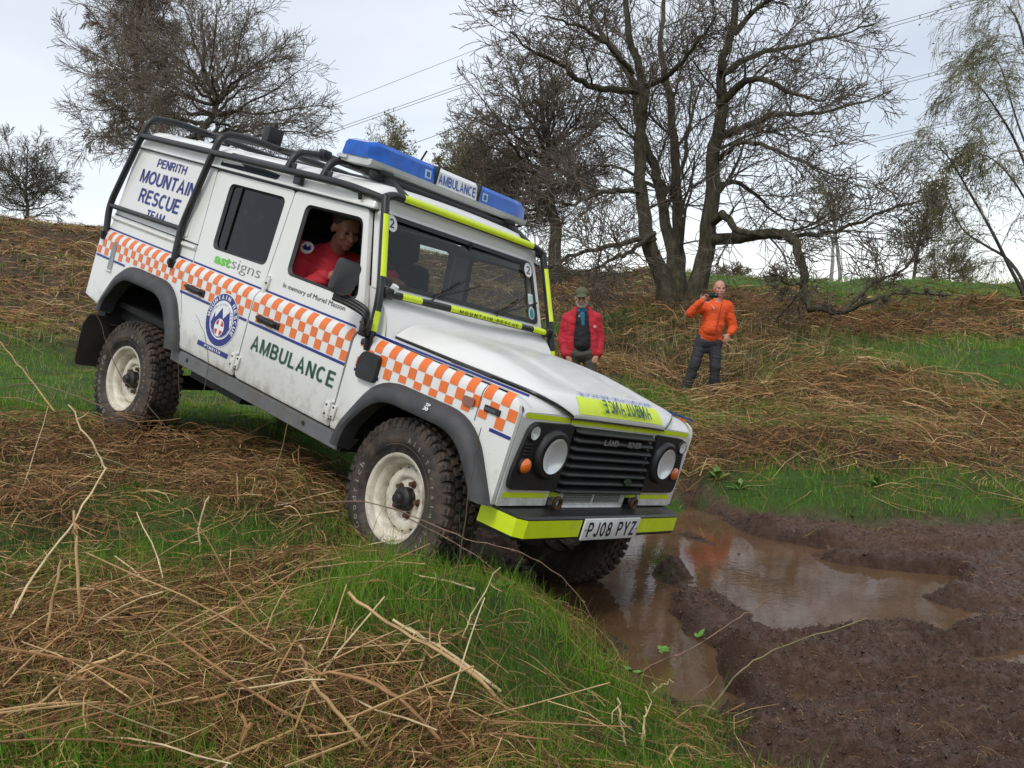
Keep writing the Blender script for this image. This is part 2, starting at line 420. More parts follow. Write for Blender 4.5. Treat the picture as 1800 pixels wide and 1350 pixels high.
def link_mesh(name, v, f, m, parent=None, smooth=30, mi=None, fix=False):
    me = bpy.data.meshes.new(name)
    me.from_pydata([tuple(p) for p in v], [], f)
    for x in (m if isinstance(m, (list, tuple)) else [m]): me.materials.append(x)
    if mi is not None and len(mi) == len(me.polygons): me.polygons.foreach_set('material_index', np.asarray(mi, np.int32))
    if fix:
        bm = bmesh.new(); bm.from_mesh(me); bmesh.ops.remove_doubles(bm, verts=bm.verts, dist=1e-5)
        bmesh.ops.recalc_face_normals(bm, faces=bm.faces); bm.to_mesh(me); bm.free()
    if smooth:
        me.polygons.foreach_set('use_smooth', np.ones(len(me.polygons), bool))
        me.set_sharp_from_angle(angle=radians(smooth))
    me.update()
    o = bpy.data.objects.new(name, me); COL.objects.link(o)
    if parent is not None: o.parent = parent
    return o
def raw_mesh(name, V, F, m, attrs=None, parent=None, smooth=False):
    """fast path: numpy verts (n,3) and faces (k,3|4)"""
    V = np.asarray(V, np.float32); F = np.asarray(F, np.int32); k = F.shape[1]
    me = bpy.data.meshes.new(name)
    me.vertices.add(len(V)); me.vertices.foreach_set('co', V.ravel())
    me.loops.add(F.size); me.loops.foreach_set('vertex_index', F.ravel())
    me.polygons.add(len(F)); me.polygons.foreach_set('loop_start', np.arange(0, F.size, k, dtype=np.int32))
    me.polygons.foreach_set('loop_total', np.full(len(F), k, np.int32))
    me.update(calc_edges=True)
    if smooth: me.polygons.foreach_set('use_smooth', np.ones(len(F), bool))
    for x in (m if isinstance(m, (list, tuple)) else [m]): me.materials.append(x)
    for an, (dom, arr) in (attrs or {}).items():
        at_ = me.attributes.new(an, 'FLOAT', dom); at_.data.foreach_set('value', np.asarray(arr, np.float32))
    o = bpy.data.objects.new(name, me); COL.objects.link(o)
    if parent is not None: o.parent = parent
    return o
def tag(o, label=None, cat=None, group=None, kind=None):
    for k, v in (('label', label), ('category', cat), ('group', group), ('kind', kind)):
        if v: o[k] = v
    return o
def empty(name, M=None, parent=None):
    o = bpy.data.objects.new(name, None); COL.objects.link(o); o.empty_display_size = .1
    if parent is not None: o.parent = parent
    if M is not None: o.matrix_world = M if parent is None else M
    return o
def rpoly(P, r, n=4):
    """polygon with rounded corners; r scalar or per-corner"""
    P = [np.array(p, float) for p in P]; out = []; m = len(P)
    for i in range(m):
        ri = r[i] if isinstance(r, (list, tuple)) else r
        a, b, c = P[i - 1], P[i], P[(i + 1) % m]
        if ri <= 0: out.append(tuple(b)); continue
        d1, d2 = a - b, c - b
        l1, l2 = np.linalg.norm(d1), np.linalg.norm(d2)
        t = min(ri, .49 * l1, .49 * l2)
        p, q = b + d1 / l1 * t, b + d2 / l2 * t
        for k in range(n + 1):
            s_ = k / n
            out.append(tuple((1 - s_) ** 2 * p + 2 * s_ * (1 - s_) * b + s_ ** 2 * q))
    return out
def smooth_path(P, n=6):
    P = np.asarray(P, float); Q = np.vstack([2 * P[0] - P[1], P, 2 * P[-1] - P[-2]]); out = []
    for i in range(1, len(Q) - 2):
        p0, p1, p2, p3 = Q[i - 1], Q[i], Q[i + 1], Q[i + 2]
        for t in np.linspace(0, 1, n, endpoint=False):
            out.append(.5 * (2 * p1 + (p2 - p0) * t + (2 * p0 - 5 * p1 + 4 * p2 - p3) * t * t + (3 * p1 - p0 - 3 * p2 + p3) * t ** 3))
    out.append(P[-1]); return np.array(out)
def bend_path(P, r=.12, n=6):
    """polyline with arc-like corners (tube bends)"""
    P = [np.array(p, float) for p in P]; out = [P[0]]
    for i in range(1, len(P) - 1):
        a, b, c = P[i - 1], P[i], P[i + 1]
        l1, l2 = np.linalg.norm(a - b), np.linalg.norm(c - b); t = min(r, .49 * l1, .49 * l2)
        p, q = b + (a - b) / l1 * t, b + (c - b) / l2 * t
        for k in range(n + 1):
            s_ = k / n; out.append((1 - s_) ** 2 * p + 2 * s_ * (1 - s_) * b + s_ ** 2 * q)
    out.append(P[-1]); return np.array(out)
_tcache = {}
def text_geo(txt, bold=0.0, shear=0.0):
    k = (txt, bold, shear)
    if k in _tcache: return _tcache[k]
    cu = bpy.data.curves.new('lettering_outline', 'FONT'); cu.body = txt; cu.offset = bold; cu.shear = shear; cu.resolution_u = 3
    ob = bpy.data.objects.new('lettering_outline', cu); COL.objects.link(ob)
    dg = bpy.context.evaluated_depsgraph_get(); dg.update()
    me = bpy.data.meshes.new_from_object(ob.evaluated_get(dg))
    V = np.array([v.co[:2] for v in me.vertices]); F = [tuple(p.vertices) for p in me.polygons]
    bpy.data.objects.remove(ob); bpy.data.curves.remove(cu); bpy.data.meshes.remove(me)
    lo, hi = V.min(0), V.max(0)
    _tcache[k] = ((V - lo) / (hi - lo), F, (hi[0] - lo[0]) / (hi[1] - lo[1])); return _tcache[k]
def text_on(mb, txt, fn, mi=0, bold=0.0, shear=0.0):
    V, F, _ = text_geo(txt, bold, shear)
    mb.add([fn(u, v) for u, v in V], F, mi); return mb

# ------------------------------------------------------------------ ground
def axis(a0, a1, step, far0, far1, g=1.085):
    m = list(np.arange(a0, a1 + 1e-6, step)); s = step; x = a1
    hi = []
    while x < far1: s = min(s * g, 12); x += s; hi.append(x)
    s = step; x = a0; lo = []
    while x > far0: s = min(s * g, 12); x -= s; lo.append(x)
    return np.array(lo[::-1] + m + hi)
def multi(segs):
    o = []
    for a, b, s_ in segs: o += list(np.arange(a, b - s_ * .5, s_))
    return o
_mx = multi([(-3.4, .1, .035), (.1, 3.9, .0145), (3.9, 5.2, .03)]); _my = multi([(1.5, 2.6, .03), (2.6, 6.9, .0165), (6.9, 9.0, .032)])
gx = np.concatenate([axis(-3.4, -3.4, .035, -420, -3.4)[:-1], _mx, axis(5.2, 5.2, .03, 5.2, 420)]); gy = np.concatenate([axis(1.5, 1.5, .03, -120, 1.5)[:-1], _my, axis(9.0, 9.0, .032, 9.0, 700)])
GX, GY = np.meshgrid(gx, gy)
GZ, GM, GP = height(GX, GY)
nx, ny = len(gx), len(gy)
idx = np.arange(nx * ny).reshape(ny, nx)
GF = np.stack([idx[:-1, :-1], idx[:-1, 1:], idx[1:, 1:], idx[1:, :-1]], -1).reshape(-1, 4)
GB = brack(GX, GY)
GW = np.where(np.hypot(GX, GY) < 14, 1 - sm(GP, .02, .30), 0)
N = NT('ground_mat')
p = N.n('ShaderNodeBsdfPrincipled')
tc = N.n('ShaderNodeTexCoord')
def noise(sc, det=5.0, ro=.6):
    a = N.n('ShaderNodeTexNoise'); N.val(a, Scale=sc, Detail=det, Roughness=ro); N.l(tc.outputs['Object'], a.inputs['Vector']); return a.outputs['Fac']
def ramp(f, *st):
    r = N.n('ShaderNodeValToRGB'); e = r.color_ramp.elements
    while len(e) < len(st): e.new(.5)
    for i, (q, c) in enumerate(st): e[i].position = q; e[i].color = c4(c)
    N.l(f, r.inputs[0]); return r.outputs[0]
def attr(n):
    a = N.n('ShaderNodeAttribute'); a.attribute_name = n; return a.outputs['Fac']
def mix(f, a, b):
    m = N.n('ShaderNodeMixRGB'); N.l(f, m.inputs[0]); N.l(a, m.inputs[1]); N.l(b, m.inputs[2]); return m.outputs[0]
grass_c = ramp(noise(2.2), (.25, (.045, .062, .016)), (.5, (.055, .125, .016)), (.75, (.085, .185, .020)))
litter_c = ramp(noise(9.0, 8.0, .75), (.3, (.016, .010, .006)), (.5, (.062, .036, .019)), (.72, (.24, .15, .078)))  # soil end deepened to stand in for shadows between the stems
mud_c = ramp(noise(22.0, 9.0, .85), (.3, (.068, .034, .021)), (.52, (.165, .095, .064)), (.75, (.35, .23, .17)))
wet_c = ramp(noise(10.0, 6.0, .7), (.3, (.060, .030, .019)), (.7, (.160, .094, .064)))
c = mix(attr('bracken'), grass_c, litter_c)
mudc = mix(attr('wet'), mud_c, wet_c)
c = mix(attr('mud'), c, mudc)
N.l(c, p.inputs['Base Color'])
rg = ramp(attr('mud'), (0, (.9, .9, .9)), (.6, (.40, .40, .40)))
rw = ramp(attr('wet'), (0, (1, 1, 1)), (1, (.50, .50, .50)))
mm = N.n('ShaderNodeMath', operation='MULTIPLY'); N.l(rg, mm.inputs[0]); N.l(rw, mm.inputs[1]); N.l(mm.outputs[0], p.inputs['Roughness'])
p.inputs['Specular IOR Level'].default_value = .35
bn = N.n('ShaderNodeBump'); bn.inputs['Strength'].default_value = 1.0; bn.inputs['Distance'].default_value = .035
N.l(noise(48.0, 9.0, .85), bn.inputs['Height']); N.l(bn.outputs[0], p.inputs['Normal'])
N.l(p.outputs[0], N.out.inputs[0])
ground = raw_mesh('ground', np.stack([GX, GY, GZ], -1).reshape(-1, 3), GF, N.m,
                  dict(mud=('POINT', GM.ravel()), bracken=('POINT', GB.ravel()), wet=('POINT', GW.ravel())), smooth=True)
tag(ground, 'grassy bank, churned mud track and bracken hillside', kind='structure')

# ------------------------------------------------------------------ muddy puddle water (one level sheet each)
N = NT('puddle_water_mat')
p = N.n('ShaderNodeBsdfPrincipled'); tc = N.n('ShaderNodeTexCoord')
def noise(sc, det=5.0, ro=.6):
    a = N.n('ShaderNodeTexNoise'); N.val(a, Scale=sc, Detail=det, Roughness=ro); N.l(tc.outputs['Object'], a.inputs['Vector']); return a.outputs['Fac']
N.l(ramp(noise(3.0), (.3, (.082, .045, .023)), (.7, (.135, .079, .043))), p.inputs['Base Color'])
p.inputs['Roughness'].default_value = .045; p.inputs['IOR'].default_value = 1.33; p.inputs['Specular IOR Level'].default_value = .5
bn = N.n('ShaderNodeBump'); bn.inputs['Strength'].default_value = .05; bn.inputs['Distance'].default_value = .01
N.l(noise(22.0, 2.0), bn.inputs['Height']); N.l(bn.outputs[0], p.inputs['Normal'])
N.l(p.outputs[0], N.out.inputs[0])
me = bpy.data.meshes.new('puddle_water')
me.from_pydata([(-.9, 3.2, 0), (4.6, 3.2, 0), (4.6, 8.6, 0), (-.9, 8.6, 0)], [], [(0, 1, 2, 3)]); me.materials.append(N.m)
pw = bpy.data.objects.new('puddle_water', me); COL.objects.link(pw); tag(pw, 'brown rain water lying in the ruts of the mud track', kind='structure')

# ================================================================== THE VEHICLE (x forward, y to its left, z up)
WHITE = mat('white_paint', (.75, .745, .715), .32, var=.03, scale=2.0, coat=.35, splash=.55, dirt=.08, dirtcol=(.42, .36, .28))
WHITE2 = mat('white_sign_vinyl', (.78, .79, .80), .3, var=.02)
CREAM = mat('cream_wheel_paint', (.70, .65, .53), .42, var=.12, scale=9.0, dmin=.44, dirt=1.0, dirtcol=(.17, .11, .07))
BLK = mat('black_powder_coat', (.012, .012, .014), .38, var=.2, bump=.12, bscale=240, dirt=.35, dirtcol=(.10, .085, .07))
PLAS = mat('black_grained_plastic', (.014, .014, .015), .5, var=.2, bump=.15, bscale=300, dirt=.3, dirtcol=(.09, .08, .07))
FLARE = mat('weathered_grey_plastic', (.040, .041, .044), .55, var=.15, bump=.2, bscale=300, dirt=.35, dirtcol=(.16, .14, .12))
DARK = mat('dark_underbody_paint', (.012, .011, .010), .7, dirt=.5, dirtcol=(.06, .045, .035))  # near-black coat with brown dirt for chassis, axles and arch liners
SILLM = mat('grey_sill_paint', (.16, .165, .17), .5, var=.1, dmin=.42, dirt=.7, dirtcol=(.13, .10, .08))
RUB = mat('tyre_rubber', (.017, .016, .015), .75, var=.3, scale=12, bump=.2, bscale=120, dmin=.42, dirt=1.0, dirtcol=(.12, .080, .056))
ORG = mat('orange_reflective_vinyl', (.80, .17, .025), .35, var=.06)
BLUEV = mat('dark_blue_vinyl', (.010, .018, .19), .35, var=.08)
BLUEB = mat('bright_blue_vinyl', (.03, .09, .42), .35, var=.08)
YEL = mat('fluorescent_yellow_vinyl', (.66, .82, .015), .35, var=.05, dirt=.3, dirtcol=(.35, .36, .10))
GRN = mat('dark_green_vinyl', (.010, .075, .035), .35)
LIME = mat('lime_green_vinyl', (.12, .55, .03), .35)
REDV = mat('red_vinyl', (.55, .03, .03), .35)
INK = mat('black_vinyl', (.012, .012, .012), .4)
GREYV = mat('grey_vinyl', (.20, .20, .20), .4)
SILV = mat('silver_metal', (.62, .62, .62), .3, metal=.9)
RUST = mat('rusty_steel', (.10, .055, .030), .7, metal=.3, var=.4, scale=30)
SEAT = mat('dark_seat_cloth', (.012, .012, .014), .9)
CHROME = mat('bright_reflector', (.95, .96, .95), .22, metal=.45, var=.06, scale=30)
GLASS = glass_mat('tinted_window_glass', (.66, .71, .69), .02, dirt=.04, dcol=(.2, .2, .19))
GLASSD = glass_mat('dark_window_glass', (.16, .18, .18), .03, dirt=.3, dcol=(.12, .13, .13))
LENS = glass_mat('clear_lamp_lens', (.93, .95, .96), .04)
AMB = mat('amber_lamp_lens', (.75, .16, .015), .15, var=.15, spec=.7, coat=.6)
AMBD = mat('dark_amber_lens', (.22, .055, .02), .2, spec=.7, coat=.6)
BLUEL = mat('blue_dome_plastic', (.001, .100, .50), .10, var=.3, scale=16, spec=.4, coat=.15)
BLUEL2 = mat('pale_blue_reflector', (.35, .55, .85), .15, var=.2)
PLATE = mat('white_number_plate', (.72, .73, .72), .35, dirt=.4, dirtcol=(.35, .33, .3))
FARDARK = mat('dark_lining', (.010, .010, .010), .9)

VEH = empty('rescue_ambulance', Matrix([list(VR[i]) + [VT[i]] for i in range(3)] + [[0, 0, 0, 1]]))
tag(VEH, 'white rescue ambulance with orange checked band tilting nose down into the mud', 'ambulance')

_PZ = [.0, .575, .62, 1.070, 1.090, 1.108, 1.122, 1.133, 1.141, 1.146, 1.775, 2.2]
_PY = [.800, .812, .830, .830, .8285, .8225, .8135, .803, .794, .788, .737, .70]
def prof(z): return float(np.interp(z, _PZ, _PY))
BENDS = [.62, 1.070, 1.090, 1.108, 1.122, 1.133, 1.141, 1.146]

def panel(name, outline, holes, side, m, parent, thick=.022, off=0.0, yfn=None, bends=BENDS, inset=0.0):
    """body panel cut in the x-z plane, bent to the body's side profile, with real thickness"""
    bm = bmesh.new(); es = []
    for P in [outline] + list(holes):
        vs = [bm.verts.new((p[0], 0, p[1])) for p in P]
        es += [bm.edges.new((vs[i], vs[(i + 1) % len(vs)])) for i in range(len(vs))]
    bmesh.ops.triangle_fill(bm, edges=es, use_beauty=True, use_dissolve=False)
    for z in bends:
        bmesh.ops.bisect_plane(bm, geom=bm.verts[:] + bm.edges[:] + bm.faces[:], plane_co=(0, 0, z), plane_no=(0, 0, 1), dist=1e-5)
    f = yfn or (lambda x, z: prof(z))
    for v in bm.verts: v.co.y = -(f(v.co.x, v.co.z) + off)
    bmesh.ops.recalc_face_normals(bm, faces=bm.faces)
    s = sum(fc.normal.y * fc.calc_area() for fc in bm.faces)
    if s > 0: bmesh.ops.reverse_faces(bm, faces=bm.faces)
    top = bm.faces[:]
    r = bmesh.ops.extrude_face_region(bm, geom=top)
    nv = [g for g in r['geom'] if isinstance(g, bmesh.types.BMVert)]
    # extruded copy becomes the outer skin; originals sink inwards
    for v in bm.verts:
        if v not in set(nv): pass
    st = set(nv)
    for v in bm.verts:
        if v not in st: v.co.y += thick
    bmesh.ops.recalc_face_normals(bm, faces=bm.faces)
    if side > 0:
        for v in bm.verts: v.co.y = -v.co.y
        bmesh.ops.reverse_faces(bm, faces=bm.faces)
    me = bpy.data.meshes.new(name); bm.to_mesh(me); bm.free()
    for x in (m if isinstance(m, (list, tuple)) else [m]): me.materials.append(x)
    me.polygons.foreach_set('use_smooth', np.ones(len(me.polygons), bool)); me.set_sharp_from_angle(angle=radians(28))
    o = bpy.data.objects.new(name, me); COL.objects.link(o); o.parent = parent
    return o
def side_pt(side, off=.003, yfn=None):
    f = yfn or (lambda x, z: prof(z))
    return lambda x, z: (x, side * (f(x, z) + off), z)
def checks(name, x0, x1, n, side, parent, first_orange, clip=None, top=1.1395, topfn=None, yfn=None):
    """band of orange vinyl squares and two blue lines laid on the bent panel"""
    mb = MB(); S = side_pt(side, .0025, yfn); w = (x1 - x0) / n
    zr = [(1.072, 1.139), (1.016, 1.0705), (.960, 1.0145)]
    for i in range(n):
        for j, (a, b) in enumerate(zr):
            if (i + j + (0 if first_orange else 1)) % 2: continue
            xa, xb = x0 + i * w + .001, x0 + (i + 1) * w - .001
            if clip and not clip(xa, xb, a, b): continue
            zs = np.linspace(a, b, 8) if j == 0 else [a, b]
            if clip and clip(xa, xb, a, b) == 'cut':
                zs = [max(a, clip.cut(xa, xb)), b]
                if zs[0] >= b - .004: continue
            mb.loft([[S(xa, z), S(xb, z)] for z in zs], 0)
    for (a, b) in ((.937, .953), (1.1445, 1.156)):
        xs = np.linspace(x0, x1, max(2, int((x1 - x0) / .06)))
        for xa, xb in zip(xs[:-1], xs[1:]):
            if clip and b < 1.0 and clip(xa, xb, a, b) in (False, 'cut'): continue
            zs = np.linspace(a, b, 3)
            mb.loft([[S(xa, z), S(xb, z)] for z in zs], 1)
    return mb.build(name, [ORG, BLUEV], parent, smooth=40)

# ---- sign-writer's capitals: even strokes, mitred corners
def _arc(cx, cy, rx, ry, a0, a1, n=10): return [(cx + rx * cos(radians(a)), cy + ry * sin(radians(a))) for a in np.linspace(a0, a1, n)]
def _glyphs():
    G = {}
    G['A'] = (.74, [[(.07, 0), (.37, .96), (.67, 0)], [(.17, .32), (.57, .32)]])
    G['B'] = (.66, [[(.07, 0), (.07, 1)], [(.07, .93)] + _arc(.36, .72, .19, .21, 90, -90) + [(.07, .51)], [(.36, .51)] + _arc(.37, .29, .22, .22, 90, -90) + [(.07, .07)]])
    G['C'] = (.72, [_arc(.37, .5, .30, .43, 48, 312, 20)])
    G['D'] = (.70, [[(.07, 0), (.07, 1)], [(.07, .93), (.30, .93)] + _arc(.30, .5, .32, .43, 90, -90, 14) + [(.07, .07)]])
    G['E'] = (.62, [[(.07, 0), (.07, 1)], [(.07, .93), (.60, .93)], [(.07, .52), (.55, .52)], [(.07, .07), (.61, .07)]])
    G['F'] = (.58, [[(.07, 0), (.07, 1)], [(.07, .93), (.57, .93)], [(.07, .50), (.50, .50)]])
    G['G'] = (.76, [_arc(.38, .5, .31, .43, 48, 300, 20) + [(.66, .16), (.66, .45), (.40, .45)]])
    G['H'] = (.70, [[(.07, 0), (.07, 1)], [(.63, 0), (.63, 1)], [(.07, .53), (.63, .53)]])
    G['I'] = (.20, [[(.10, 0), (.10, 1)]])
    G['J'] = (.54, [[(.47, 1), (.47, .27)] + _arc(.27, .27, .20, .20, 0, -170, 10)])
    G['L'] = (.57, [[(.07, 1), (.07, 0)], [(.07, .07), (.56, .07)]])
    G['M'] = (.84, [[(.07, 0), (.07, 1)], [(.77, 0), (.77, 1)], [(.09, .98), (.42, .05), (.75, .98)]])
    G['N'] = (.70, [[(.07, 0), (.07, 1)], [(.63, 0), (.63, 1)], [(.09, .98), (.61, .02)]])
    G['O'] = (.78, [_arc(.39, .5, .32, .43, 90, 450, 28)])
    G['P'] = (.64, [[(.07, 0), (.07, 1)], [(.07, .93), (.34, .93)] + _arc(.36, .69, .21, .24, 90, -90) + [(.07, .45)]])
    G['R'] = (.70, [[(.07, 0), (.07, 1)], [(.07, .93), (.36, .93)] + _arc(.38, .71, .21, .22, 90, -90) + [(.07, .49)], [(.38, .49), (.61, 0)]])
    G['S'] = (.66, [_arc(.33, .72, .23, .21, 30, 270, 14) + _arc(.33, .29, .26, .22, 90, -150, 14)])
    G['T'] = (.64, [[(.32, 0), (.32, .93)], [(.02, .93), (.62, .93)]])
    G['U'] = (.70, [[(.07, 1), (.07, .35)] + _arc(.35, .34, .28, .27, 180, 360, 12) + [(.63, 1)]])
    G['V'] = (.70, [[(.05, 1), (.35, .04), (.65, 1)]])
    G['W'] = (.98, [[(.05, 1), (.26, .04), (.49, .94), (.72, .04), (.93, 1)]])
    G['Y'] = (.70, [[(.05, 1), (.35, .45), (.65, 1)], [(.35, .45), (.35, 0)]])
    G['Z'] = (.64, [[(.05, .93), (.56, .93), (.08, .07), (.60, .07)]])
    G['0'] = (.60, [_arc(.30, .5, .23, .43, 90, 450, 24)])
    G['2'] = (.60, [_arc(.30, .70, .22, .24, 165, -30, 12) + [(.08, .07), (.56, .07)]])
    G['3'] = (.60, [_arc(.29, .71, .20, .22, 150, -90, 12), _arc(.30, .28, .23, .22, 90, -160, 12)])
    G['8'] = (.60, [_arc(.30, .71, .19, .22, 90, 450, 18), _arc(.30, .28, .23, .22, 90, 450, 18)])
    G[' '] = (.36, [])
    return G
GLY = _glyphs()
def stroke_text(mb, txt, fn, th=.15, mi=0, gap=.12):
    """lays the words in the unit square (u, v) and maps them with fn"""
    x = 0; L = []
    for ch in txt:
        w, st = GLY[ch]; L.append((x, st)); x += w + gap
    W = x - gap
    for x0, st in L:
        for P in st:
            P = np.array(P, float); d = np.gradient(P, axis=0) if len(P) > 2 else np.repeat((P[1:] - P[:-1]), 2, 0)
            closed = np.hypot(*(P[0] - P[-1])) < 1e-6
            seg = P[1:] - P[:-1]; seg /= np.linalg.norm(seg, axis=1)[:, None]
            nr = np.stack([-seg[:, 1], seg[:, 0]], 1); o = np.empty_like(P)
            o[0], o[-1] = nr[0], nr[-1]
            if closed: o[0] = o[-1] = (nr[0] + nr[-1]) / (1 + nr[0] @ nr[-1])
            for i in range(1, len(P) - 1): o[i] = (nr[i - 1] + nr[i]) / max(.35, 1 + nr[i - 1] @ nr[i])
            a, b = P + o * th / 2, P - o * th / 2
            mb.loft([[fn((x0 + a[i, 0]) / W, a[i, 1]), fn((x0 + b[i, 0]) / W, b[i, 1])] for i in range(len(P))], mi)
    return mb

# ---- arches
def arch(cx, k, z0=.50, dz=0):
    """outline of the wheel opening, from the rear foot over the top to the front foot"""
    P = [(cx - .50 * k, z0), (cx - .47 * k, .66 + dz), (cx - .31 * k, .865 * (1 if k < 1 else 1.0) + dz + (.0)), (cx + .31 * k, .865 + dz), (cx + .47 * k, .66 + dz), (cx + .50 * k, z0)]
    Q = rpoly(P, [0, .12, .2, .2, .12, 0], 5)
    return Q
def flare_mesh(mb, cx, side, z_end_r, z_end_f):
    inner = rpoly([(cx - .47, z_end_r), (cx - .455, .66), (cx - .285, .872), (cx + .285, .872), (cx + .455, .66), (cx + .47, z_end_f)], [0, .14, .17, .17, .14, 0], 7)
    outer = rpoly([(cx - .565, z_end_r), (cx - .545, .66), (cx - .345, .972), (cx + .345, .972), (cx + .545, .66), (cx + .565, z_end_f)], [0, .14, .19, .19, .14, 0], 7)
    rows = []
    for (a, b) in zip(inner, outer):
        a = np.array(a); b = np.array(b)
        mid = a * .35 + b * .65; m2 = a * .8 + b * .2
        rows.append([(a[0], side * .79, a[1]), (a[0], side * .888, a[1]), (m2[0], side * .898, m2[1]), (mid[0], side * .888, mid[1]), (b[0], side * .850, b[1]), (b[0], side * .815, b[1])])
    mb.loft(rows)
    return mb

for side, sgn in ((-1, 'near'), (1, 'far')):
    # ---------------- front wing
    fa = arch(0.0, 1.02)
    out = [(-.632, .60)] + [(-.56, .60)] + [(max(x, -.555), max(z, .56 if x < .3 else .632)) for x, z in fa] + [(.560, .632), (.566, 1.06), (.553, 1.100), (.52, 1.125), (-.632, 1.144)]
    wing = panel('front_wing', out, [], side, WHITE, VEH)
    # top of the wing and rounded front corner
    mb = MB(); rows = []
    for x in np.r_[np.linspace(-.545, .44, 9), .48, .51, .535, .553, .564, .568]:
        zt = 1.150 - .012 * (x + .55); t = max(0, (x - .44) / .128); drop = .085 * (1 - math.sqrt(max(0, 1 - t * t)))
        zt -= drop; yo = .002
        rows.append([(x, side * (.790 - yo), zt - .004), (x, side * .76, zt), (x, side * .60, zt + .004), (x, side * .42, zt + .004), (x, side * .40, zt - .05)])
    mb.loft(rows)
    # front face of the wing beside the lamp panel
    mb.build('wing_top', WHITE, wing, 50)
    mb = MB(); flare_mesh(mb, 0.0, side, .545, .625)
    fl = mb.build('wheel_arch_flare', FLARE, VEH, 45)
    if side < 0:
        tm = MB(); stroke_text(tm, 'TP', lambda u, v: (.060 + .030 * u, -.8945 + .0062 * v, .936 + .014 * v), .24); stroke_text(tm, '30', lambda u, v: (.056 + .032 * u, -.9005 + .0060 * v, .917 + .015 * v), .24)
        tm.build('tyre_pressure_lettering', WHITE2, fl, 0, fix=False)
    class Cut:
        def __call__(s, xa, xb, a, b):
            if xb < -.34: return True
            if a > 1.01: return True
            z = s.cut(xa, xb)
            return True if a > z else ('cut' if b > z else False)
        def cut(s, xa, xb):
            x = (xa + xb) / 2
            if x > .40: return .0
            return .978 if x > -.30 else .95
    checks('checker_band', -.565, .562, 20, side, wing, True, Cut())
    # inner wheel-arch liner
    mb = MB(); q = [(p_[0], p_[1]) for p_ in rpoly([(-.53, .50), (-.50, .70), (-.32, .93), (.32, .93), (.48, .74), (.49, .64)], [0, .12, .15, .15, .08, 0], 4)]
    mb.loft([[(a, side * .80, b), (a, side * .40, b)] for a, b in q]); mb.add([(a, side * .42, b) for a, b in q], [tuple(range(len(q)))])
    mb.build('arch_liner', DARK, VEH, 40)
    # ---------------- front door
    fo = rpoly([(-.640, .600), (-1.578, .600), (-1.584, 1.146), (-1.590, 1.765), (-.905, 1.775), (-.655, 1.20)], [.02, .03, 0, .03, .03, .06])
    fw = rpoly([(-.745, 1.278), (-1.418, 1.283), (-1.452, 1.708), (-.925, 1.718)], [.07, .05, .05, .05])
    fd = panel('front_door', fo, [fw], side, WHITE, VEH, .03)
    checks('checker_band', -1.575, -.646, 16, side, fd, False)
    # ---------------- rear door
    ro = rpoly([(-1.592, .600), (-2.265, .600), (-2.30, .80), (-2.395, .99), (-2.40, 1.146), (-2.47, 1.765), (-1.598, 1.765), (-1.592, 1.146)], [.03, .03, .05, .06, 0, .04, .03, 0])
    rw = rpoly([(-1.640, 1.285), (-2.245, 1.275), (-2.278, 1.707), (-1.662, 1.712)], .05)
    rd = panel('rear_door', ro, [rw], side, WHITE, VEH, .03)
    checks('checker_band', -2.392, -1.600, 14, side, rd, True)
    for d, w_, gm in ((fd, fw, None if side < 0 else GLASS), (rd, rw, GLASSD if side < 0 else GLASS)):
        # rubber channel round the opening, then the pane
        c = np.mean(w_, 0); mb = MB()
        n_ = len(w_)
        A = [(x, side * (prof(z) + .002), z) for x, z in w_]
        sh = [c + (np.array(q) - c) * (1 - .016 / np.linalg.norm(np.array(q) - c) * 1.4) for q in w_]
        B = [(x, side * (prof(z) - .012), z) for x, z in sh]
        C_ = [(x, side * (prof(z) - .035), z) for x, z in w_]
        for i in range(n_):
            j = (i + 1) % n_
            mb.add([A[i], A[j], B[j], B[i]], [(0, 1, 2, 3)]); mb.add([B[i], B[j], C_[j], C_[i]], [(0, 1, 2, 3)])
        mb.build('window_channel', PLAS, d, 40)
        if gm:
            g = MB(); g.add([(x, side * (prof(z) - .018), z) for x, z in sh], [tuple(range(n_))]); g.build('window_pane', gm, d, 0)
    # window slider bar on the rear door
    mb = MB(); mb.tube([(-2.13, side * (prof(1.29) - .012), 1.285), (-2.155, side * (prof(1.70) - .012), 1.70)], .009, 6); mb.build('window_bar', PLAS, rd)
    # handles
    for d, hx in ((fd, -1.385), (rd, -2.215)):
        mb = MB(); y = side * .834
        mb.box((hx, y, .988), (.225, .012, .042), 0, bev=.006)
        mb.tube(bend_path([(hx - .09, side * .838, .992), (hx - .085, side * .862, .996), (hx + .075, side * .862, .992), (hx + .085, side * .838, .99)], .015), .010, 8)
        mb.build('door_handle', PLAS, d)
    # hinges
    for d, hx, hz in ((fd, -.655, .685), (fd, -.655, 1.185), (rd, -1.600, .69), (rd, -1.560, 1.195)):
        mb = MB(); yy = prof(hz) + .006
        if hz < 1:
            mb.box((hx - .026, side * yy, hz), (.044, .012, .085), bev=.004); mb.box((hx + .026, side * yy, hz), (.044, .012, .075), bev=.004)
            mb.tube([(hx, side * (yy + .006), hz - .05), (hx, side * (yy + .006), hz + .05)], .011, 10)
            for bx in (-.03, .03):
                for bz in (-.025, .025): mb.tube([(hx + bx, side * (yy + .004), hz + bz), (hx + bx, side * (yy + .011), hz + bz)], .006, 6, 1)
        else:
            mb.tube([(hx, side * (prof(hz - .035) + .006), hz - .055), (hx, side * (prof(hz + .03) + .012), hz + .045)], .014, 10)
            mb.box((hx, side * (prof(hz) + .008), hz), (.05, .02, .07), bev=.005)
            mb.tube([(hx + .012, side * (prof(hz) + .015), hz), (hx + .012, side * (prof(hz) + .024), hz)], .007, 6, 1)
        mb.build('door_hinge', [WHITE, RUST], d)
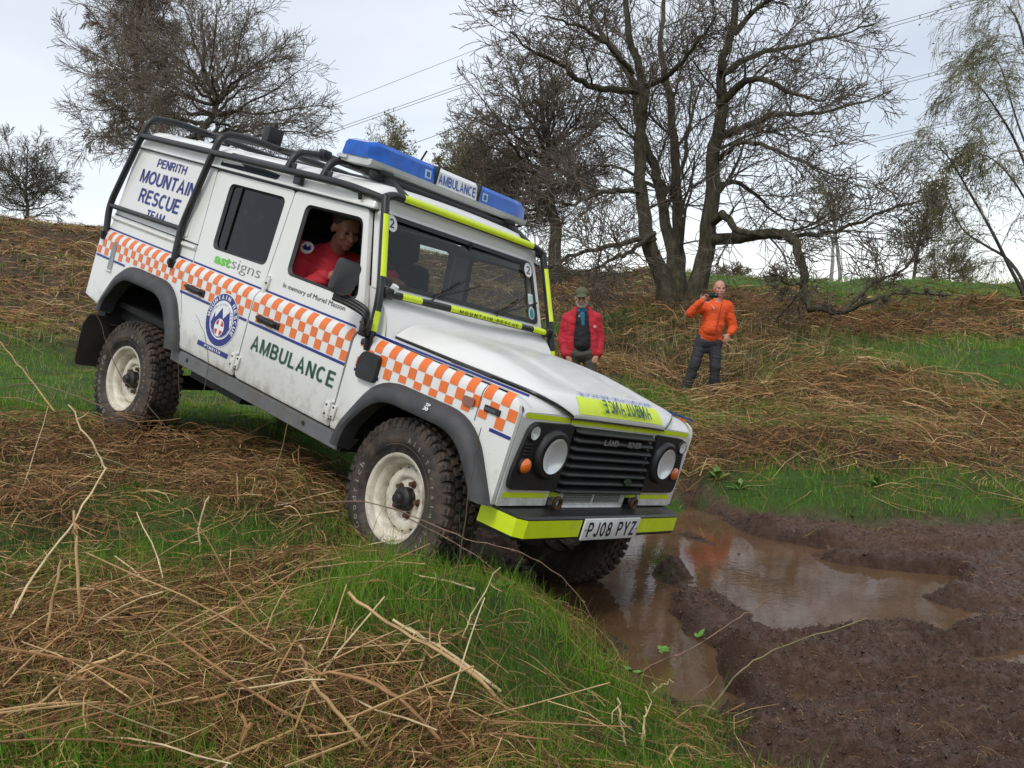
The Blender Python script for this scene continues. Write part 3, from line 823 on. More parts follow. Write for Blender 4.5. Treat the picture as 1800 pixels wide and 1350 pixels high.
    # ---------------- rear quarter (tub side)
    ra = [(x, z) for x, z in arch(-2.795, 1.0)]
    ro2 = [(-2.272, .60)] + [(min(x, -2.272), max(z, .575)) for x, z in ra[::-1]] + [(-3.27, .58), (-3.645, .640), (-3.628, 1.146), (-2.408, 1.146), (-2.403, .985), (-2.31, .80)]
    qt = panel('rear_quarter_panel', ro2, [], side, WHITE, VEH, .025)
    class Cut2:
        def __call__(s, xa, xb, a, b):
            if side < 0 and xa > -3.43 and xb < -3.31 and b < 1.075 and False: return False
            if a > .99: return True
            if xb < -3.16 or xa > -2.45: return True
            return 'cut' if b > .978 else False
        def cut(s, xa, xb): return .978
    checks('checker_band', -3.622, -2.410, 22, side, qt, True, Cut2())
    mb = MB(); flare_mesh(mb, -2.795, side, .585, .575); mb.build('wheel_arch_flare', FLARE, VEH, 45)
    mb = MB(); q = [(p_[0] - 2.795, p_[1]) for p_ in rpoly([(-.53, .50), (-.50, .70), (-.32, .95), (.32, .95), (.50, .70), (.53, .50)], .15, 4)]
    mb.loft([[(a, side * .80, b), (a, side * .40, b)] for a, b in q]); mb.add([(a, side * .42, b) for a, b in q], [tuple(range(len(q)))])
    mb.build('arch_liner', DARK, VEH, 40)
    if side < 0:   # fuel filler recess, a tall slot with rounded top; grey imitates reflected ground
        mb = MB(); P = rpoly([(-3.415, .875), (-3.345, .875), (-3.350, 1.078), (-3.412, 1.078)], [.004, .004, .034, .034], 6)
        mb.prism(P, lambda x, z: (x, -.829, z), lambda x, z: (x, -.8345, z)); mb.build('fuel_filler_recess', mat('filler_reflection_grey', (.25, .26, .26), .4, dirt=.6), qt, 30)
        mb = MB(); mb.box((-3.38, -.838, .868), (.085, .016, .010), bev=.003); mb.build('filler_lip', WHITE, qt)
    # ---------------- hard-top side above the tub
    up = [(-2.408, 1.148), (-3.600, 1.148), (-3.585, 1.772), (-2.478, 1.772)]
    hs = panel('hard_top_side', up, [], side, WHITE, VEH, .03)
    mb = MB(); mb.tube([(-3.600, side * (prof(1.235) + .004), 1.235), (-2.414, side * (prof(1.235) + .004), 1.235)], .016, 8); mb.build('pressed_bead', WHITE, hs, 60)
    mb = MB(); mb.box((-3.005, side * (prof(1.262) + .002), 1.262), (1.19, .006, .008)); mb.build('panel_seam', INK, hs)
    # raised panel board
    brd = panel('side_board', rpoly([(-2.56, 1.285), (-3.565, 1.285), (-3.55, 1.745), (-2.60, 1.745)], .02), [], side, WHITE, hs, .008, .006, bends=[])
    if side < 0:
        for txt, xa, xb, za, zb in (('PENRITH', -3.232, -2.833, 1.676, 1.735), ('MOUNTAIN', -3.402, -2.640, 1.545, 1.637), ('RESCUE', -3.332, -2.766, 1.406, 1.503), ('TEAM', -3.156, -2.908, 1.312, 1.372)):
            tm = MB(); S = side_pt(-1, .0085)
            stroke_text(tm, txt, lambda u, v: S(xa + (xb - xa) * u, za + (zb - za) * v), .185); tm.build('lettering', BLUEV, hs, 0, fix=False)
    # gutter and roof side
    mb = MB(); mb.box((-2.21, side * .752, 1.787), (2.75, .032, .014), bev=.004); mb.build('roof_gutter', WHITE, VEH)
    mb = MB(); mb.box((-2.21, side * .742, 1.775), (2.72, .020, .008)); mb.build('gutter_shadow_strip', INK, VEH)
    # sill plate
    mb = MB(); P = [(-.790, .490), (-.812, .500), (-.822, .578), (-.800, .590), (-.74, .590), (-.74, .490)]
    mb.loft([[(x, side * -y, z) for y, z in P] for x in (-2.335, -.545)], close=True); mb.add([(-2.335, side * -y, z) for y, z in P], [tuple(range(6))]); mb.add([(-.545 + (.07 if z > .55 else 0), side * -y, z) for y, z in P], [tuple(range(6))])
    sp = mb.build('sill', SILLM, VEH, 30)
    for bx in (-.86, -2.13): 
        mb = MB(); mb.tube([(bx, side * .815, .548), (bx, side * .8225, .548)], .013, 12); mb.build('sill_plug', INK, sp)
    # mud flap behind the rear wheel
    mb = MB(); P = rpoly([(.955, .20), (.957, .46), (.925, .545), (.58, .545), (.58, .17), (.94, .17)], .02, 3)
    mb.prism(P, lambda y, z: (-3.305 - .03 * (z - .5), side * y, z), lambda y, z: (-3.318 - .03 * (z - .5), side * y, z)); mb.build('mud_flap', mat('brown_stained_rubber', (.030, .022, .018), .8, var=.3, dirt=.6, dirtcol=(.07, .045, .03)), VEH)

# ---- lettering and badges on the visible side
fdR = [o for o in VEH.children if o.name.startswith('front_door')][0]
rdR = [o for o in VEH.children if o.name.startswith('rear_door')][0]
wgR = [o for o in VEH.children if o.name.startswith('front_wing')][0]
S = side_pt(-1, .003)
def words(name, txt, xa, xb, za, zb, m, par, bold=.0, shear=0.0, fn=S):
    tm = MB(); text_on(tm, txt, lambda u, v: fn(xa + (xb - xa) * u, za + (zb - za) * v), 0, bold, shear); return tm.build(name, m, par, 0)
tm = MB(); stroke_text(tm, 'AMBULANCE', lambda u, v: S(-1.490 + .80 * u, .800 + .084 * v), .185, 0, .2); tm.build('lettering', GRN, fdR, 0, fix=False)
words('lettering', 'In memory of Muriel Masson', -1.408, -.82, 1.197, 1.234, INK, fdR, .0)
words('lettering', 'ast', -2.172, -1.985, 1.193, 1.252, LIME, rdR, .035)
words('lettering', 'signs', -1.975, -1.655, 1.180, 1.262, GREYV, rdR, -.012)
# round badge
mb = MB(); cx, cz, A_, B_ = -1.850, .884, .170, .163
def ring(r0, r1, off, mi, a0=0, a1=2 * pi, n=48):
    a = np.linspace(a0, a1, n + 1)
    mb.loft([[(cx + r * A_ * cos(t), -(.830 + off), cz + r * B_ * sin(t)) for t in a] for r in (r0, r1)], mi)
def poly(P, off, mi): mb.add([(cx + x * A_, -(.830 + off), cz + z * B_) for x, z in P], [tuple(range(len(P)))], mi)
def disc(r, off, mi, x=0, z=0, rx=1, rz=1):
    poly([(x + r * rx * cos(t), z + r * rz * sin(t)) for t in np.linspace(0, 2 * pi, 36, endpoint=False)], off, mi)
disc(1.03, .003, 0); disc(1.0, .0036, 1); disc(.74, .0042, 0); ring(.66, .685, .0046, 1, radians(140), radians(400))
poly([(-.62, -.22), (-.50, .22), (-.42, .0), (-.10, .46), (.08, .06), (.40, .42), (.55, .0), (.62, -.2), (.5, -.42), (.3, -.58), (0, -.66), (-.3, -.58), (-.5, -.42)], .0048, 1)
disc(.34, .0054, 0, -.02, -.30, .92, 1.0)
for a in (45, 135, 225, 315):
    t = [radians(a - 27), radians(a - 9), radians(a + 9), radians(a + 27)]
    poly([(-.02 + .07 * cos(radians(a)) * 1.4, -.30 + .07 * sin(radians(a)) * 1.4)] + [(-.02 + .28 * cos(q), -.30 + .31 * sin(q)) for q in t], .006, 2)
w = 'MOUNTAIN RESCUE'
for i, ch in enumerate(w):
    if ch == ' ': continue
    a = radians(178 - (178 + 22) * i / (len(w) - 1)); ti = a - pi / 2
    def g(u, v, a=a, ti=ti):
        du, dv = (u - .5) * (.15 if ch != 'I' else .05), (v - .5) * .16
        return (cx + A_ * (.87 * cos(a) + du * cos(ti) - dv * sin(ti)), -.8345, cz + B_ * (.87 * sin(a) + du * sin(ti) + dv * cos(ti)))
    stroke_text(mb, ch, g, .2)
w = 'ENGLAND WALES'
for i, ch in enumerate(w):
    if ch == ' ': continue
    a = radians(140 - 125 * i / (len(w) - 1)); ti = a - pi / 2
    def g(u, v, a=a, ti=ti):
        du, dv = (u - .5) * .06, (v - .5) * .07
        return (cx + A_ * (.60 * cos(a) + du * cos(ti) - dv * sin(ti)), -.8352, cz + B_ * (.60 * sin(a) + du * sin(ti) + dv * cos(ti)))
    text_on(mb, ch, g, 1)
mb.build('rescue_badge', [WHITE2, BLUEV, REDV], rdR, 0, fix=False)
mb = MB(); mb.add([(-2.045, -.833, .678), (-1.692, -.833, .678), (-1.692, -.833, .708), (-2.045, -.833, .708)], [(0, 1, 2, 3)]); stroke_text(mb, 'PENRITH', lambda u, v: (-1.96 + .185 * u, -.8338, .684 + .018 * v), .17, 1, .3)
mb.build('badge_banner', [BLUEV, WHITE2], rdR, 0, fix=False)
# repeater lamp, name plate, air intake, seam of the wing
mb = MB(); mb.prism(rpoly([(.232, 1.008), (.306, 1.008), (.306, 1.050), (.232, 1.050)], .018, 5), lambda x, z: (x, -.829, z), lambda x, z: (x, -.845, z)); mb.build('side_repeater', AMBD, wgR)
mb = MB(); mb.box((.418, -.836, 1.031), (.098, .010, .030), bev=.003); text_on(mb, 'DEFENDER', lambda u, v: (.376 + .066 * u, -.8415, 1.024 + .012 * v), 1); mb.build('name_plate', [INK, GREYV], wgR, 0)
mb = MB(); mb.loft([[S(.327, z), S(.331, z)] for z in np.linspace(.955, 1.135, 9)]); mb.build('panel_seam', INK, wgR, 0)
mb = MB(); P = rpoly([(-.375, .915), (-.52, .912), (-.535, 1.0), (-.505, 1.062), (-.372, 1.062)], .03, 4)
mb.prism(P, lambda x, z: (x, -.826, z), lambda x, z: (x * .97 - .0135, -.858, z * .97 + .03)); mb.build('air_intake_cover', PLAS, VEH, 40)
# far side of the bonnet bay keeps the same plain look

# ---- bulkhead, scuttle, bonnet
mb = MB()
mb.loft([[(x, y, z) for y in np.linspace(-.735, .735, 9)] for x, z in ((-.50, 1.15), (-.535, 1.255), (-.60, 1.315), (-.655, 1.372), (-.70, 1.385))])
for s_ in (-1, 1): mb.add([(-.50, s_ * .735, 1.12), (-.535, s_ * .735, 1.255), (-.60, s_ * .735, 1.315), (-.655, s_ * .735, 1.372), (-.74, s_ * .735, 1.38), (-.66, s_ * .735, 1.12)], [(0, 1, 2, 3, 4, 5)])
mb.build('scuttle_panel', WHITE, VEH, 35)
_BS = [-.505, -.30, -.10, .08, .26, .38, .46, .50, .525, .548, .568, .582, .590]
_BC = [1.268, 1.276, 1.274, 1.262, 1.232, 1.208, 1.192, 1.184, 1.175, 1.160, 1.140, 1.118, 1.099]
_BE = [1.170, 1.170, 1.169, 1.168, 1.167, 1.166, 1.164, 1.158, 1.150, 1.139, 1.124, 1.109, 1.095]
_BY = [.662, .664, .664, .662, .660, .656, .648, .630, .600, .555, .510, .472, .440]
def bonp(x, q, o=0.0):
    """point of the bonnet at station x, q = -1..1 across"""
    c, e, yh = np.interp(x, _BS, _BC), np.interp(x, _BS, _BE), np.interp(x, _BS, _BY)
    a = abs(q); s_ = 1 - a ** 7; dip = .010 * sm(np.array(a), .30, .45) * (1 - sm(np.array(a), .55, .8)) * (1 - sm(np.array(x), .3, .5))
    k = o * (.35 + .65 * sm(np.array(x), .48, .56))
    return np.array((x + k, q * yh, e + (c - e) * s_ - float(dip) + o * (1 - .6 * float(sm(np.array(x), .5, .59)))))
def bony(x, y, o=0.0): return bonp(x, y / np.interp(x, _BS, _BY), o)
mb = MB(); rows = []
for x in np.r_[np.linspace(-.505, .46, 19), .48, .50, .513, .525, .537, .548, .558, .568, .575, .582, .587, .590]:
    rows.append([tuple(bonp(x, q)) for q in np.sign(np.linspace(-1, 1, 41)) * np.abs(np.linspace(-1, 1, 41)) ** .8])
mb.loft([[(x, y, z - .035) for x, y, z in rows[0]]] + rows + [[(x - .004, y, z - .016) for x, y, z in rows[-1]], [(x - .03, y, z - .018) for x, y, z in rows[-1]]])
for k in (0, -1): mb.loft([[r[k] for r in rows], [(r[k][0], r[k][1], r[k][2] - .014) for r in rows]])
BON = mb.build('bonnet', WHITE, VEH, 50)
for k in (0, -1):
    mb = MB(); mb.loft([[(r[k][0], r[k][1] * 1.004, r[k][2] - .004), (r[k][0], r[k][1] * 1.012, r[k][2] - .013), (r[k][0], r[k][1] * .97, r[k][2] - .020)] for r in rows]); mb.build('bonnet_gap_shade', INK, VEH, 60)  # black strip drawn as the shadow gap under the bonnet edge
mb = MB(); mb.loft([[(x - .004, y, z - .014) for x, y, z in rows[-1]], [(x - .001, y, z - .024) for x, y, z in rows[-1]], [(x - .04, y, z - .026) for x, y, z in rows[-1]]]); mb.build('bonnet_gap_shade', INK, VEH, 60)  # same painted gap shade along the front lip
mb = MB(); SX = np.linspace(.522, .587, 9)
mb.loft([[tuple(bony(x, y, .002)) for y in np.linspace(-.385 - .02 * i / 8, .385 + .02 * i / 8, 19)] for i, x in enumerate(SX)]); mb.build('bonnet_sign', YEL, BON, 60)
# mirror writing, so that it reads right in a driver's mirror
tm = MB(); stroke_text(tm, 'AMBULANCE', lambda u, v: tuple(bony(.578 - .046 * v, .27 - .46 * u, .016)), .18, 0, .22); tm.build('mirror_lettering', GRN, BON, 0, fix=False)
tm = MB(); stroke_text(tm, 'MOUNTAIN RESCUE', lambda u, v: tuple(bony(.512 - .030 * v, .36 - .70 * u, .008)), .14, 0, .2); tm.build('mirror_lettering', BLUEB, BON, 0, fix=False)
mb = MB(); mb.tube([(-.02, -.715, 1.158), (.12, -.720, 1.160), (.27, -.728, 1.158)], .009, 6); mb.build('wing_top_strip', PLAS, VEH)

# ---- front: grille panel, lamp panels, lamps
mb = MB()
mb.prism(rpoly([(-.80, .628), (-.42, .628), (-.42, 1.088), (-.785, 1.078), (-.80, 1.03)], [.01, 0, 0, .03, .02]), lambda y, z: (.52, y, z), lambda y, z: (.566, y, z))
mb.build('front_panel', WHITE, VEH); mb = MB()
mb.prism(rpoly([(.80, .628), (.42, .628), (.42, 1.088), (.785, 1.078), (.80, 1.03)], [.01, 0, 0, .03, .02]), lambda y, z: (.52, y, z), lambda y, z: (.566, y, z))
mb.build('front_panel', WHITE, VEH)
mb = MB(); mb.box((.545, 0, 1.063), (.052, .838, .054), bev=.006); mb.box((.525, 0, .65), (.05, .64, .085), bev=.006); mb.box((.515, 0, .86), (.02, .838, .40))
GP_ = mb.build('grille_panel', [WHITE], VEH)
for ya, yb, za, zb in ((-.425, -.205, 1.048, 1.078), (-.195, .15, 1.048, 1.078), (.16, .425, 1.048, 1.078)):
    mb = MB(); mb.add([(.5725, ya, za), (.5725, yb, za), (.5725, yb, zb), (.5725, ya, zb)], [(0, 1, 2, 3)]); mb.build('reflective_tape', YEL, GP_, 0)
for s_ in (-1, 1):
    for ya, yb, za, zb in ((.43, .775, 1.050, 1.074), (.44, .775, .668, .694)):
        mb = MB(); mb.add([(.568, s_ * ya, za), (.568, s_ * yb, za), (.568, s_ * yb, zb), (.568, s_ * ya, zb)], [(0, 1, 2, 3)]); mb.build('reflective_tape', YEL, VEH, 0)
    mb = MB(); mb.add([(.552, s_ * .32, .668), (.552, s_ * .415, .668), (.552, s_ * .415, .694), (.552, s_ * .32, .694)], [(0, 1, 2, 3)]); mb.build('reflective_tape', YEL, GP_, 0)
    # lamp surround
    P = rpoly([(.405, .712), (.775, .712), (.780, .80), (.735, 1.038), (.405, 1.045)], [.015, .05, .05, .06, .015], 5)
    mb = MB(); mb.prism(P, lambda y, z: (.560, s_ * y, z), lambda y, z: (.584 if y > .45 else .588, s_ * y, z))
    # bowl ring round the headlight
    M = Matrix.Translation((.575, s_ * .534, .893)) @ Matrix.Rotation(radians(-90), 4, 'Z')
    M = np.array(M)
    mb.lathe([(.122, .005), (.120, .028), (.108, .040), (.094, .040)], 36, M)
    for k in range(4): mb.box((.588, s_ * .715, .885 + .016 * k), (.012, .055, .007), bev=.002)
    LP_ = mb.build('lamp_surround', PLAS, VEH, 40)
    mb = MB(); mb.lathe([(.0001, .014)] + [(r_, .013 + .030 * (r_ / .088) ** 2) for r_ in (.02, .035, .05, .065, .078, .088)], 32, M, 1); mb.lathe([(0.0001, .058), (.03, .057), (.06, .053), (.080, .048), (.089, .043), (.092, .014)], 32, M, 0)
    # moulded lens flutes
    mb.build('headlight', [LENS, CHROME], VEH, 50)
    for zz, rr, mm_, nm in ((.990, .036, None, 'side_lamp'), (.832, .038, AMB, 'indicator_lamp')):
        M2 = np.array(Matrix.Translation((.583, s_ * .705, zz)) @ Matrix.Rotation(radians(-90), 4, 'Z'))
        mb = MB(); mb.lathe([(rr + .006, 0), (rr + .005, .010), (rr, .011)], 20, M2, 1)
        mb.lathe([(.0001, .032), (rr * .5, .029), (rr * .85, .020), (rr, .006)], 20, M2, 0)
        if mm_ is None: mb.lathe([(.0001, .0), (rr * .9, .012)], 16, M2, 2)
        mb.build(nm, [mm_ or LENS, PLAS, CHROME], VEH, 60)
# grille slats
mb = MB(); P = [(-.378, 1.035), (.378, 1.035), (.402, .705), (-.402, .705)]
mb.prism(P, lambda y, z: (.535, y, z), lambda y, z: (.552, y, z)); GR_ = mb.build('grille', INK, VEH)
for k in range(8):
    z = 1.022 - .0435 * k; hw = .372 + .028 * k / 7; mb = MB()
    prf = [(.548, z + .012), (.576, z + .014), (.600, z + .004), (.606, z - .006), (.600, z - .014), (.585, z - .012), (.560, z - .006)]
    ys = [-hw, -hw + .02, hw - .02, hw]
    mb.loft([[(x - (.025 if i in (0, 3) else 0), y, zz) for x, zz in prf] for i, y in enumerate(ys)], close=True)
    mb.build('grille_slat', PLAS, GR_, 35)
for q_, wt in ((-.14, 'LAND'), (.085, 'ROVER')):
    tm = MB(); stroke_text(tm, wt, lambda u, v: (.6085, q_ + .13 * u, .966 + .030 * v), .24, 0, .10); tm.build('grille_lettering', GREYV, GR_, 0, fix=False)
mb = MB(); mb.prism([(.20 + .032 * cos(t), .775 + .018 * sin(t)) for t in np.linspace(0, 2 * pi, 20, endpoint=False)], lambda y, z: (.600, y, z), lambda y, z: (.612, y, z)); mb.build('oval_badge', mat('dull_green_enamel', (.02, .06, .02), .4), GR_)
# lower mesh vents and towing eyes
mb = MB()
for ya, yb in ((-.265, -.012), (.012, .265)):
    mb.add([(.551, ya, .640), (.551, yb, .640), (.551, yb, .692), (.551, ya, .692)], [(0, 1, 2, 3)], 0)
    for k in range(13): yy = ya + (yb - ya) * (k + .5) / 13; mb.box((.553, yy, .666), (.006, .006, .052), 1)
    for k in range(4): mb.box((.554, (ya + yb) / 2, .646 + .0135 * k), (.006, yb - ya, .005), 1)
mb.build('vent_mesh', [INK, mat('grey_mesh', (.30, .30, .29), .5)], GP_)
mb = MB(); mb.loft([[(.53, -.30, .632), (.53, .30, .632)], [(.56, -.29, .630), (.56, .29, .630)], [(.585, -.25, .598), (.585, .25, .598)]]); mb.build('lower_apron', WHITE, GP_)
for s_ in (-1, 1):
    M3 = np.array(Matrix.Translation((.59, s_ * .36, .648))); mb = MB()
    mb.lathe([(.016 + .011 + .011 * cos(t), .011 * sin(t)) for t in np.linspace(0, 2 * pi, 9)], 18, M3 @ np.array(Matrix.Rotation(radians(90), 4, 'Z')))
    mb.build('towing_eye', RUST, VEH, 60)

# ---- bumper
mb = MB(); out_ = [(.475, -.775), (.665, -.745), (.695, -.700), (.700, 0), (.695, .700), (.665, .745), (.475, .775)]
inn = [(.46, -.70), (.52, -.68), (.53, -.6), (.53, 0), (.53, .6), (.52, .68), (.46, .70)]
mb.loft([[(x, y, .618) for x, y in inn], [(x - .012, y, .620) for x, y in out_], [(x, y, .610) for x, y in out_], [(x, y, .515) for x, y in out_], [(x - .012, y, .503) for x, y in out_], [(x, y, .503) for x, y in inn]])
BU_ = mb.build('front_bumper', BLK, VEH, 35)
o2 = [(.470, -.7795), (.665, -.749), (.6985, -.7035), (.7035, -.27)]
mb = MB(); mb.loft([[(x, y, z) for x, y in o2] for z in (.520, .606)]); mb.build('reflective_tape', YEL, BU_, 20)
mb = MB(); mb.loft([[(x, y, z) for x, y in ((.7035, .27), (.6985, .70))] for z in (.526, .606)]); mb.build('reflective_tape', YEL, BU_, 20)
mb = MB(); mb.loft([[(x, y, z) for x, y in ((.6685, .7495), (.472, .7795))] for z in (.526, .606)]); mb.build('reflective_tape', YEL, BU_, 20)
mb = MB(); mb.box((.712, 0, .560), (.010, .522, .112), bev=.003); NPL = mb.build('number_plate', PLATE, BU_)
tm = MB(); stroke_text(tm, 'PJ08 PYZ', lambda u, v: (.7185, -.225 + .45 * u, .522 + .076 * v), .17, 0, .22); tm.build('plate_characters', INK, BU_, 0, fix=False)['kind'] = 'stuff'
for yy in (-.243, .243):
    mb = MB(); mb.tube([(.716, yy, .56), (.720, yy, .56)], .007, 8); mb.build('plate_screw', SILV, BU_)

# ---- windscreen frame and glass
def wsx(z): return -.665 - .205 * (z - 1.36) / .44
fo = rpoly([(-.742, 1.372), (.742, 1.372), (.700, 1.800), (-.700, 1.800)], [.01, .01, .05, .05], 4)
fi = rpoly([(-.692, 1.408), (.692, 1.408), (.655, 1.775), (-.655, 1.775)], .05, 5)
def ws_panel(name, out, hole, m, par, off, thick):
    bm = bmesh.new(); es = []
    for P in [out] + ([hole] if hole else []):
        vs = [bm.verts.new((0, p[0], p[1])) for p in P]; es += [bm.edges.new((vs[i], vs[(i + 1) % len(vs)])) for i in range(len(vs))]
    bmesh.ops.triangle_fill(bm, edges=es, use_beauty=True)
    r = bmesh.ops.extrude_face_region(bm, geom=bm.faces[:]); st = {g for g in r['geom'] if isinstance(g, bmesh.types.BMVert)}
    for v in bm.verts: v.co.x = wsx(v.co.z) + off - (thick if v in st else 0)
    bmesh.ops.recalc_face_normals(bm, faces=bm.faces)
    me = bpy.data.meshes.new(name); bm.to_mesh(me); bm.free(); me.materials.append(m)
    o = bpy.data.objects.new(name, me); COL.objects.link(o); o.parent = par; return o
WF = ws_panel('windscreen_frame', fo, fi, WHITE, VEH, .0, .04)
ws_panel('windscreen_seal', rpoly([(-.70, 1.402), (.70, 1.402), (.661, 1.782), (-.661, 1.782)], .05, 5), rpoly([(-.672, 1.425), (.672, 1.425), (.638, 1.757), (-.638, 1.757)], .045, 5), PLAS, WF, .008, .012)
mb = MB(); P = rpoly([(-.69, 1.41), (.69, 1.41), (.652, 1.773), (-.652, 1.773)], .05, 5); mb.add([(wsx(z) - .012, y, z) for y, z in P], [tuple(range(len(P)))]); mb.build('windscreen_glass', GLASS, WF, 0)
def wp(y, z, o=.004): return (wsx(z) + o, y, z)
for yy, zz in ((-.622, 1.735), (.612, 1.727)):
    mb = MB(); q = np.linspace(0, 2 * pi, 28, endpoint=False)
    mb.add([wp(yy + .040 * cos(t), zz + .044 * sin(t), .013) for t in q], [tuple(range(28))], 0); stroke_text(mb, '2', lambda u, v: wp(yy - .017 + .034 * u, zz - .024 + .048 * v, .0145), .17, 1); mb.build('number_disc', [WHITE2, INK], WF, 0, fix=False)
mb = MB(); mb.add([wp(.612, 1.515), wp(.665, 1.515), wp(.660, 1.58), wp(.608, 1.58)], [(0, 1, 2, 3)], 0); q = np.linspace(0, 2 * pi, 20, endpoint=False)
mb.add([wp(.638 + .030 * cos(t), 1.465 + .040 * sin(t)) for t in q], [tuple(range(20))], 0); mb.add([wp(.638 + .022 * cos(t), 1.460 + .030 * sin(t), .005) for t in q], [tuple(range(20))], 1); mb.add([wp(.618, 1.53, .005), wp(.655, 1.53, .005), wp(.652, 1.57, .005), wp(.618, 1.57, .005)], [(0, 1, 2, 3)], 2)
mb.build('windscreen_sticker', [WHITE2, mat('teal_sticker', (.03, .25, .32), .4), mat('pale_green_sticker', (.35, .62, .5), .4)], WF, 0)
for y0, y1, z1 in ((-.35, -.02, 1.55), (.22, .55, 1.545)):
    mb = MB(); mb.tube([wp(y0, 1.375, .03), wp(y0 + .05, 1.415, .03), wp((y0 + y1) / 2 + .04, 1.48, .022), wp(y1, z1, .018)], .006, 6)
    a, b = np.array(wp(y1 - .26, z1 - .115 - .02, .014)), np.array(wp(y1 + .14, z1 - .02 + .012, .014)); mb.tube([a, b], .006, 5); mb.tube([wp(y0, 1.362, .01), wp(y0, 1.378, .04)], .016, 8)
    mb.build('wiper', INK, WF, 40)
mb = MB(); mb.tube([(-.60, -.69, 1.385), (-.585, -.69, 1.42)], .02, 8); mb.build('washer_jet', WHITE2, WF)

# ---- roof
mb = MB(); rows = []
for x in np.r_[-.872, -.885, -.93, np.linspace(-1.1, -3.4, 14), -3.50, -3.55, -3.572]:
    e = 0.0
    if x > -.95: e = .085 * (1 - math.sqrt(max(0, 1 - ((x + .95) / .08) ** 2)))
    if x < -3.5: e = .07 * (1 - math.sqrt(max(0, 1 - ((x + 3.5) / .075) ** 2)))
    h = 1.785; row = []
    P = [(.742, 1.786), (.736, 1.83), (.722, 1.872), (.700, 1.900), (.660, 1.922), (.60, 1.934), (.40, 1.945), (.2, 1.950), (0, 1.952)]
    P = [(y, min(z, 1.952) - e * min(1, (z - 1.786) / .06)) for y, z in P]
    rows.append([(x, y, z) for y, z in P] + [(x, -y, z) for y, z in P[-2::-1]])
mb.loft(rows)
for r_ in (rows[0], rows[-1]): mb.add(r_, [tuple(range(len(r_)))])
RF = mb.build('roof', WHITE, VEH, 40)
for s_ in (-1, 1):
    mb = MB(); P = rpoly([(-2.46, 1.800), (-1.80, 1.800), (-1.77, 1.900), (-2.42, 1.900)], .02, 3)
    yy = lambda z: np.interp(z, [1.786, 1.83, 1.872, 1.900], [.742, .736, .722, .700])
    mb.prism(P, lambda x, z: (x, s_ * (yy(z) - .002), z), lambda x, z: (x, s_ * (yy(z) + .004), z)); mb.build('alpine_window', mat('dark_alpine_glass', (.03, .04, .045), .08, spec=.6, coat=.5), RF)
for k in range(7):
    mb = MB(); yb = -.45 + .15 * k; mb.box((-2.2, yb, 1.949), (2.2, .03, .010), bev=.004); mb.build('roof_rib', WHITE, RF)

# ---- rear end
mb = MB(); mb.add([(-3.64, -.812, .64), (-3.64, .812, .64), (-3.626, .812, 1.14), (-3.60, .78, 1.15), (-3.585, .735, 1.77), (-3.585, -.735, 1.77), (-3.60, -.78, 1.15), (-3.626, -.812, 1.14)], [tuple(range(8))]); mb.build('tail_panel', WHITE, VEH)

# ---- roll cage
R_ = .0235
mb = MB()
for s_ in (-1, 1):
    mb.tube(bend_path([(-3.595, s_ * .812, 1.10), (-3.665, s_ * .806, 1.31), (-3.500, s_ * .775, 1.872)], .09), R_, 12)
    mb.tube(bend_path([(-2.587, s_ * .815, 1.10), (-2.621, s_ * .806, 1.33), (-2.520, s_ * .775, 1.872)], .09), R_, 12)
    mb.tube(bend_path([(-3.500, s_ * .775, 1.860), (-1.10, s_ * .785, 1.868), (-.83, s_ * .71, 1.845)], .25, 8), R_ * .95, 12)
    mb.tube(bend_path([(-.530, s_ * .808, 1.10), (-.600, s_ * .765, 1.36), (-.828, s_ * .715, 1.862)], .10), R_, 12)
    mb.tube([(-3.665, s_ * .808, 1.312), (-2.620, s_ * .808, 1.325)], R_ * .75, 10)
    mb.tube(bend_path([(-1.32, s_ * .57, 2.005), (-.98, s_ * .56, 1.955), (-.845, s_ * .56, 1.895)], .12), R_ * .8, 10)
    mb.tube([(-3.56, s_ * .30, 2.035), (-1.32, s_ * .30, 2.035)], R_ * .7, 10)
    for fx, fz, fy in ((-3.595, 1.095, .812), (-2.587, 1.095, .815), (-.530, 1.095, .808)):
        mb.box((fx, s_ * fy, fz), (.085, .055, .035), bev=.008); mb.tube([(fx + .02, s_ * (fy + .02), fz - .03), (fx + .02, s_ * (fy + .03), fz + .03)], .022, 8)
    mb.box((-1.555, s_ * .765, 1.826), (.07, .03, .05), bev=.004); mb.tube([(-.98, s_ * .77, 1.845), (-.98, s_ * .755, 1.81)], .012, 6)
    mb.box((-.60, s_ * .72, 1.37), (.05, .06, .06), bev=.01)
for x in (-3.500, -2.520): mb.tube(bend_path([(x, -.775, 1.86), (x, -.745, 2.0), (x, -.55, 2.032), (x, .55, 2.032), (x, .745, 2.0), (x, .775, 1.86)], .10), R_, 12)
for x in (-1.67, -1.32): mb.tube(bend_path([(x, -.785, 1.866), (x, -.75, 1.985), (x, -.56, 2.025), (x, .56, 2.025), (x, .75, 1.985), (x, .785, 1.866)], .11), R_ * .95, 12)
for x in (-1.67, -1.32):
    for s_ in (-1, 1): mb.box((x + .045, s_ * .775, 1.895), (.05, .012, .05), bev=.004); mb.box((x - .0, s_ * .55, 2.025), (.06, .07, .07), bev=.012)
mb.tube(bend_path([(-.828, -.715, 1.855), (-.845, -.655, 1.882), (-.845, .655, 1.882), (-.828, .715, 1.855)], .05), R_, 12)
mb.tube([(-.612, -.762, 1.366), (-.585, 0, 1.372), (-.612, .762, 1.366)], R_ * .85, 12)
CG = mb.build('roll_cage', BLK, VEH, 50)
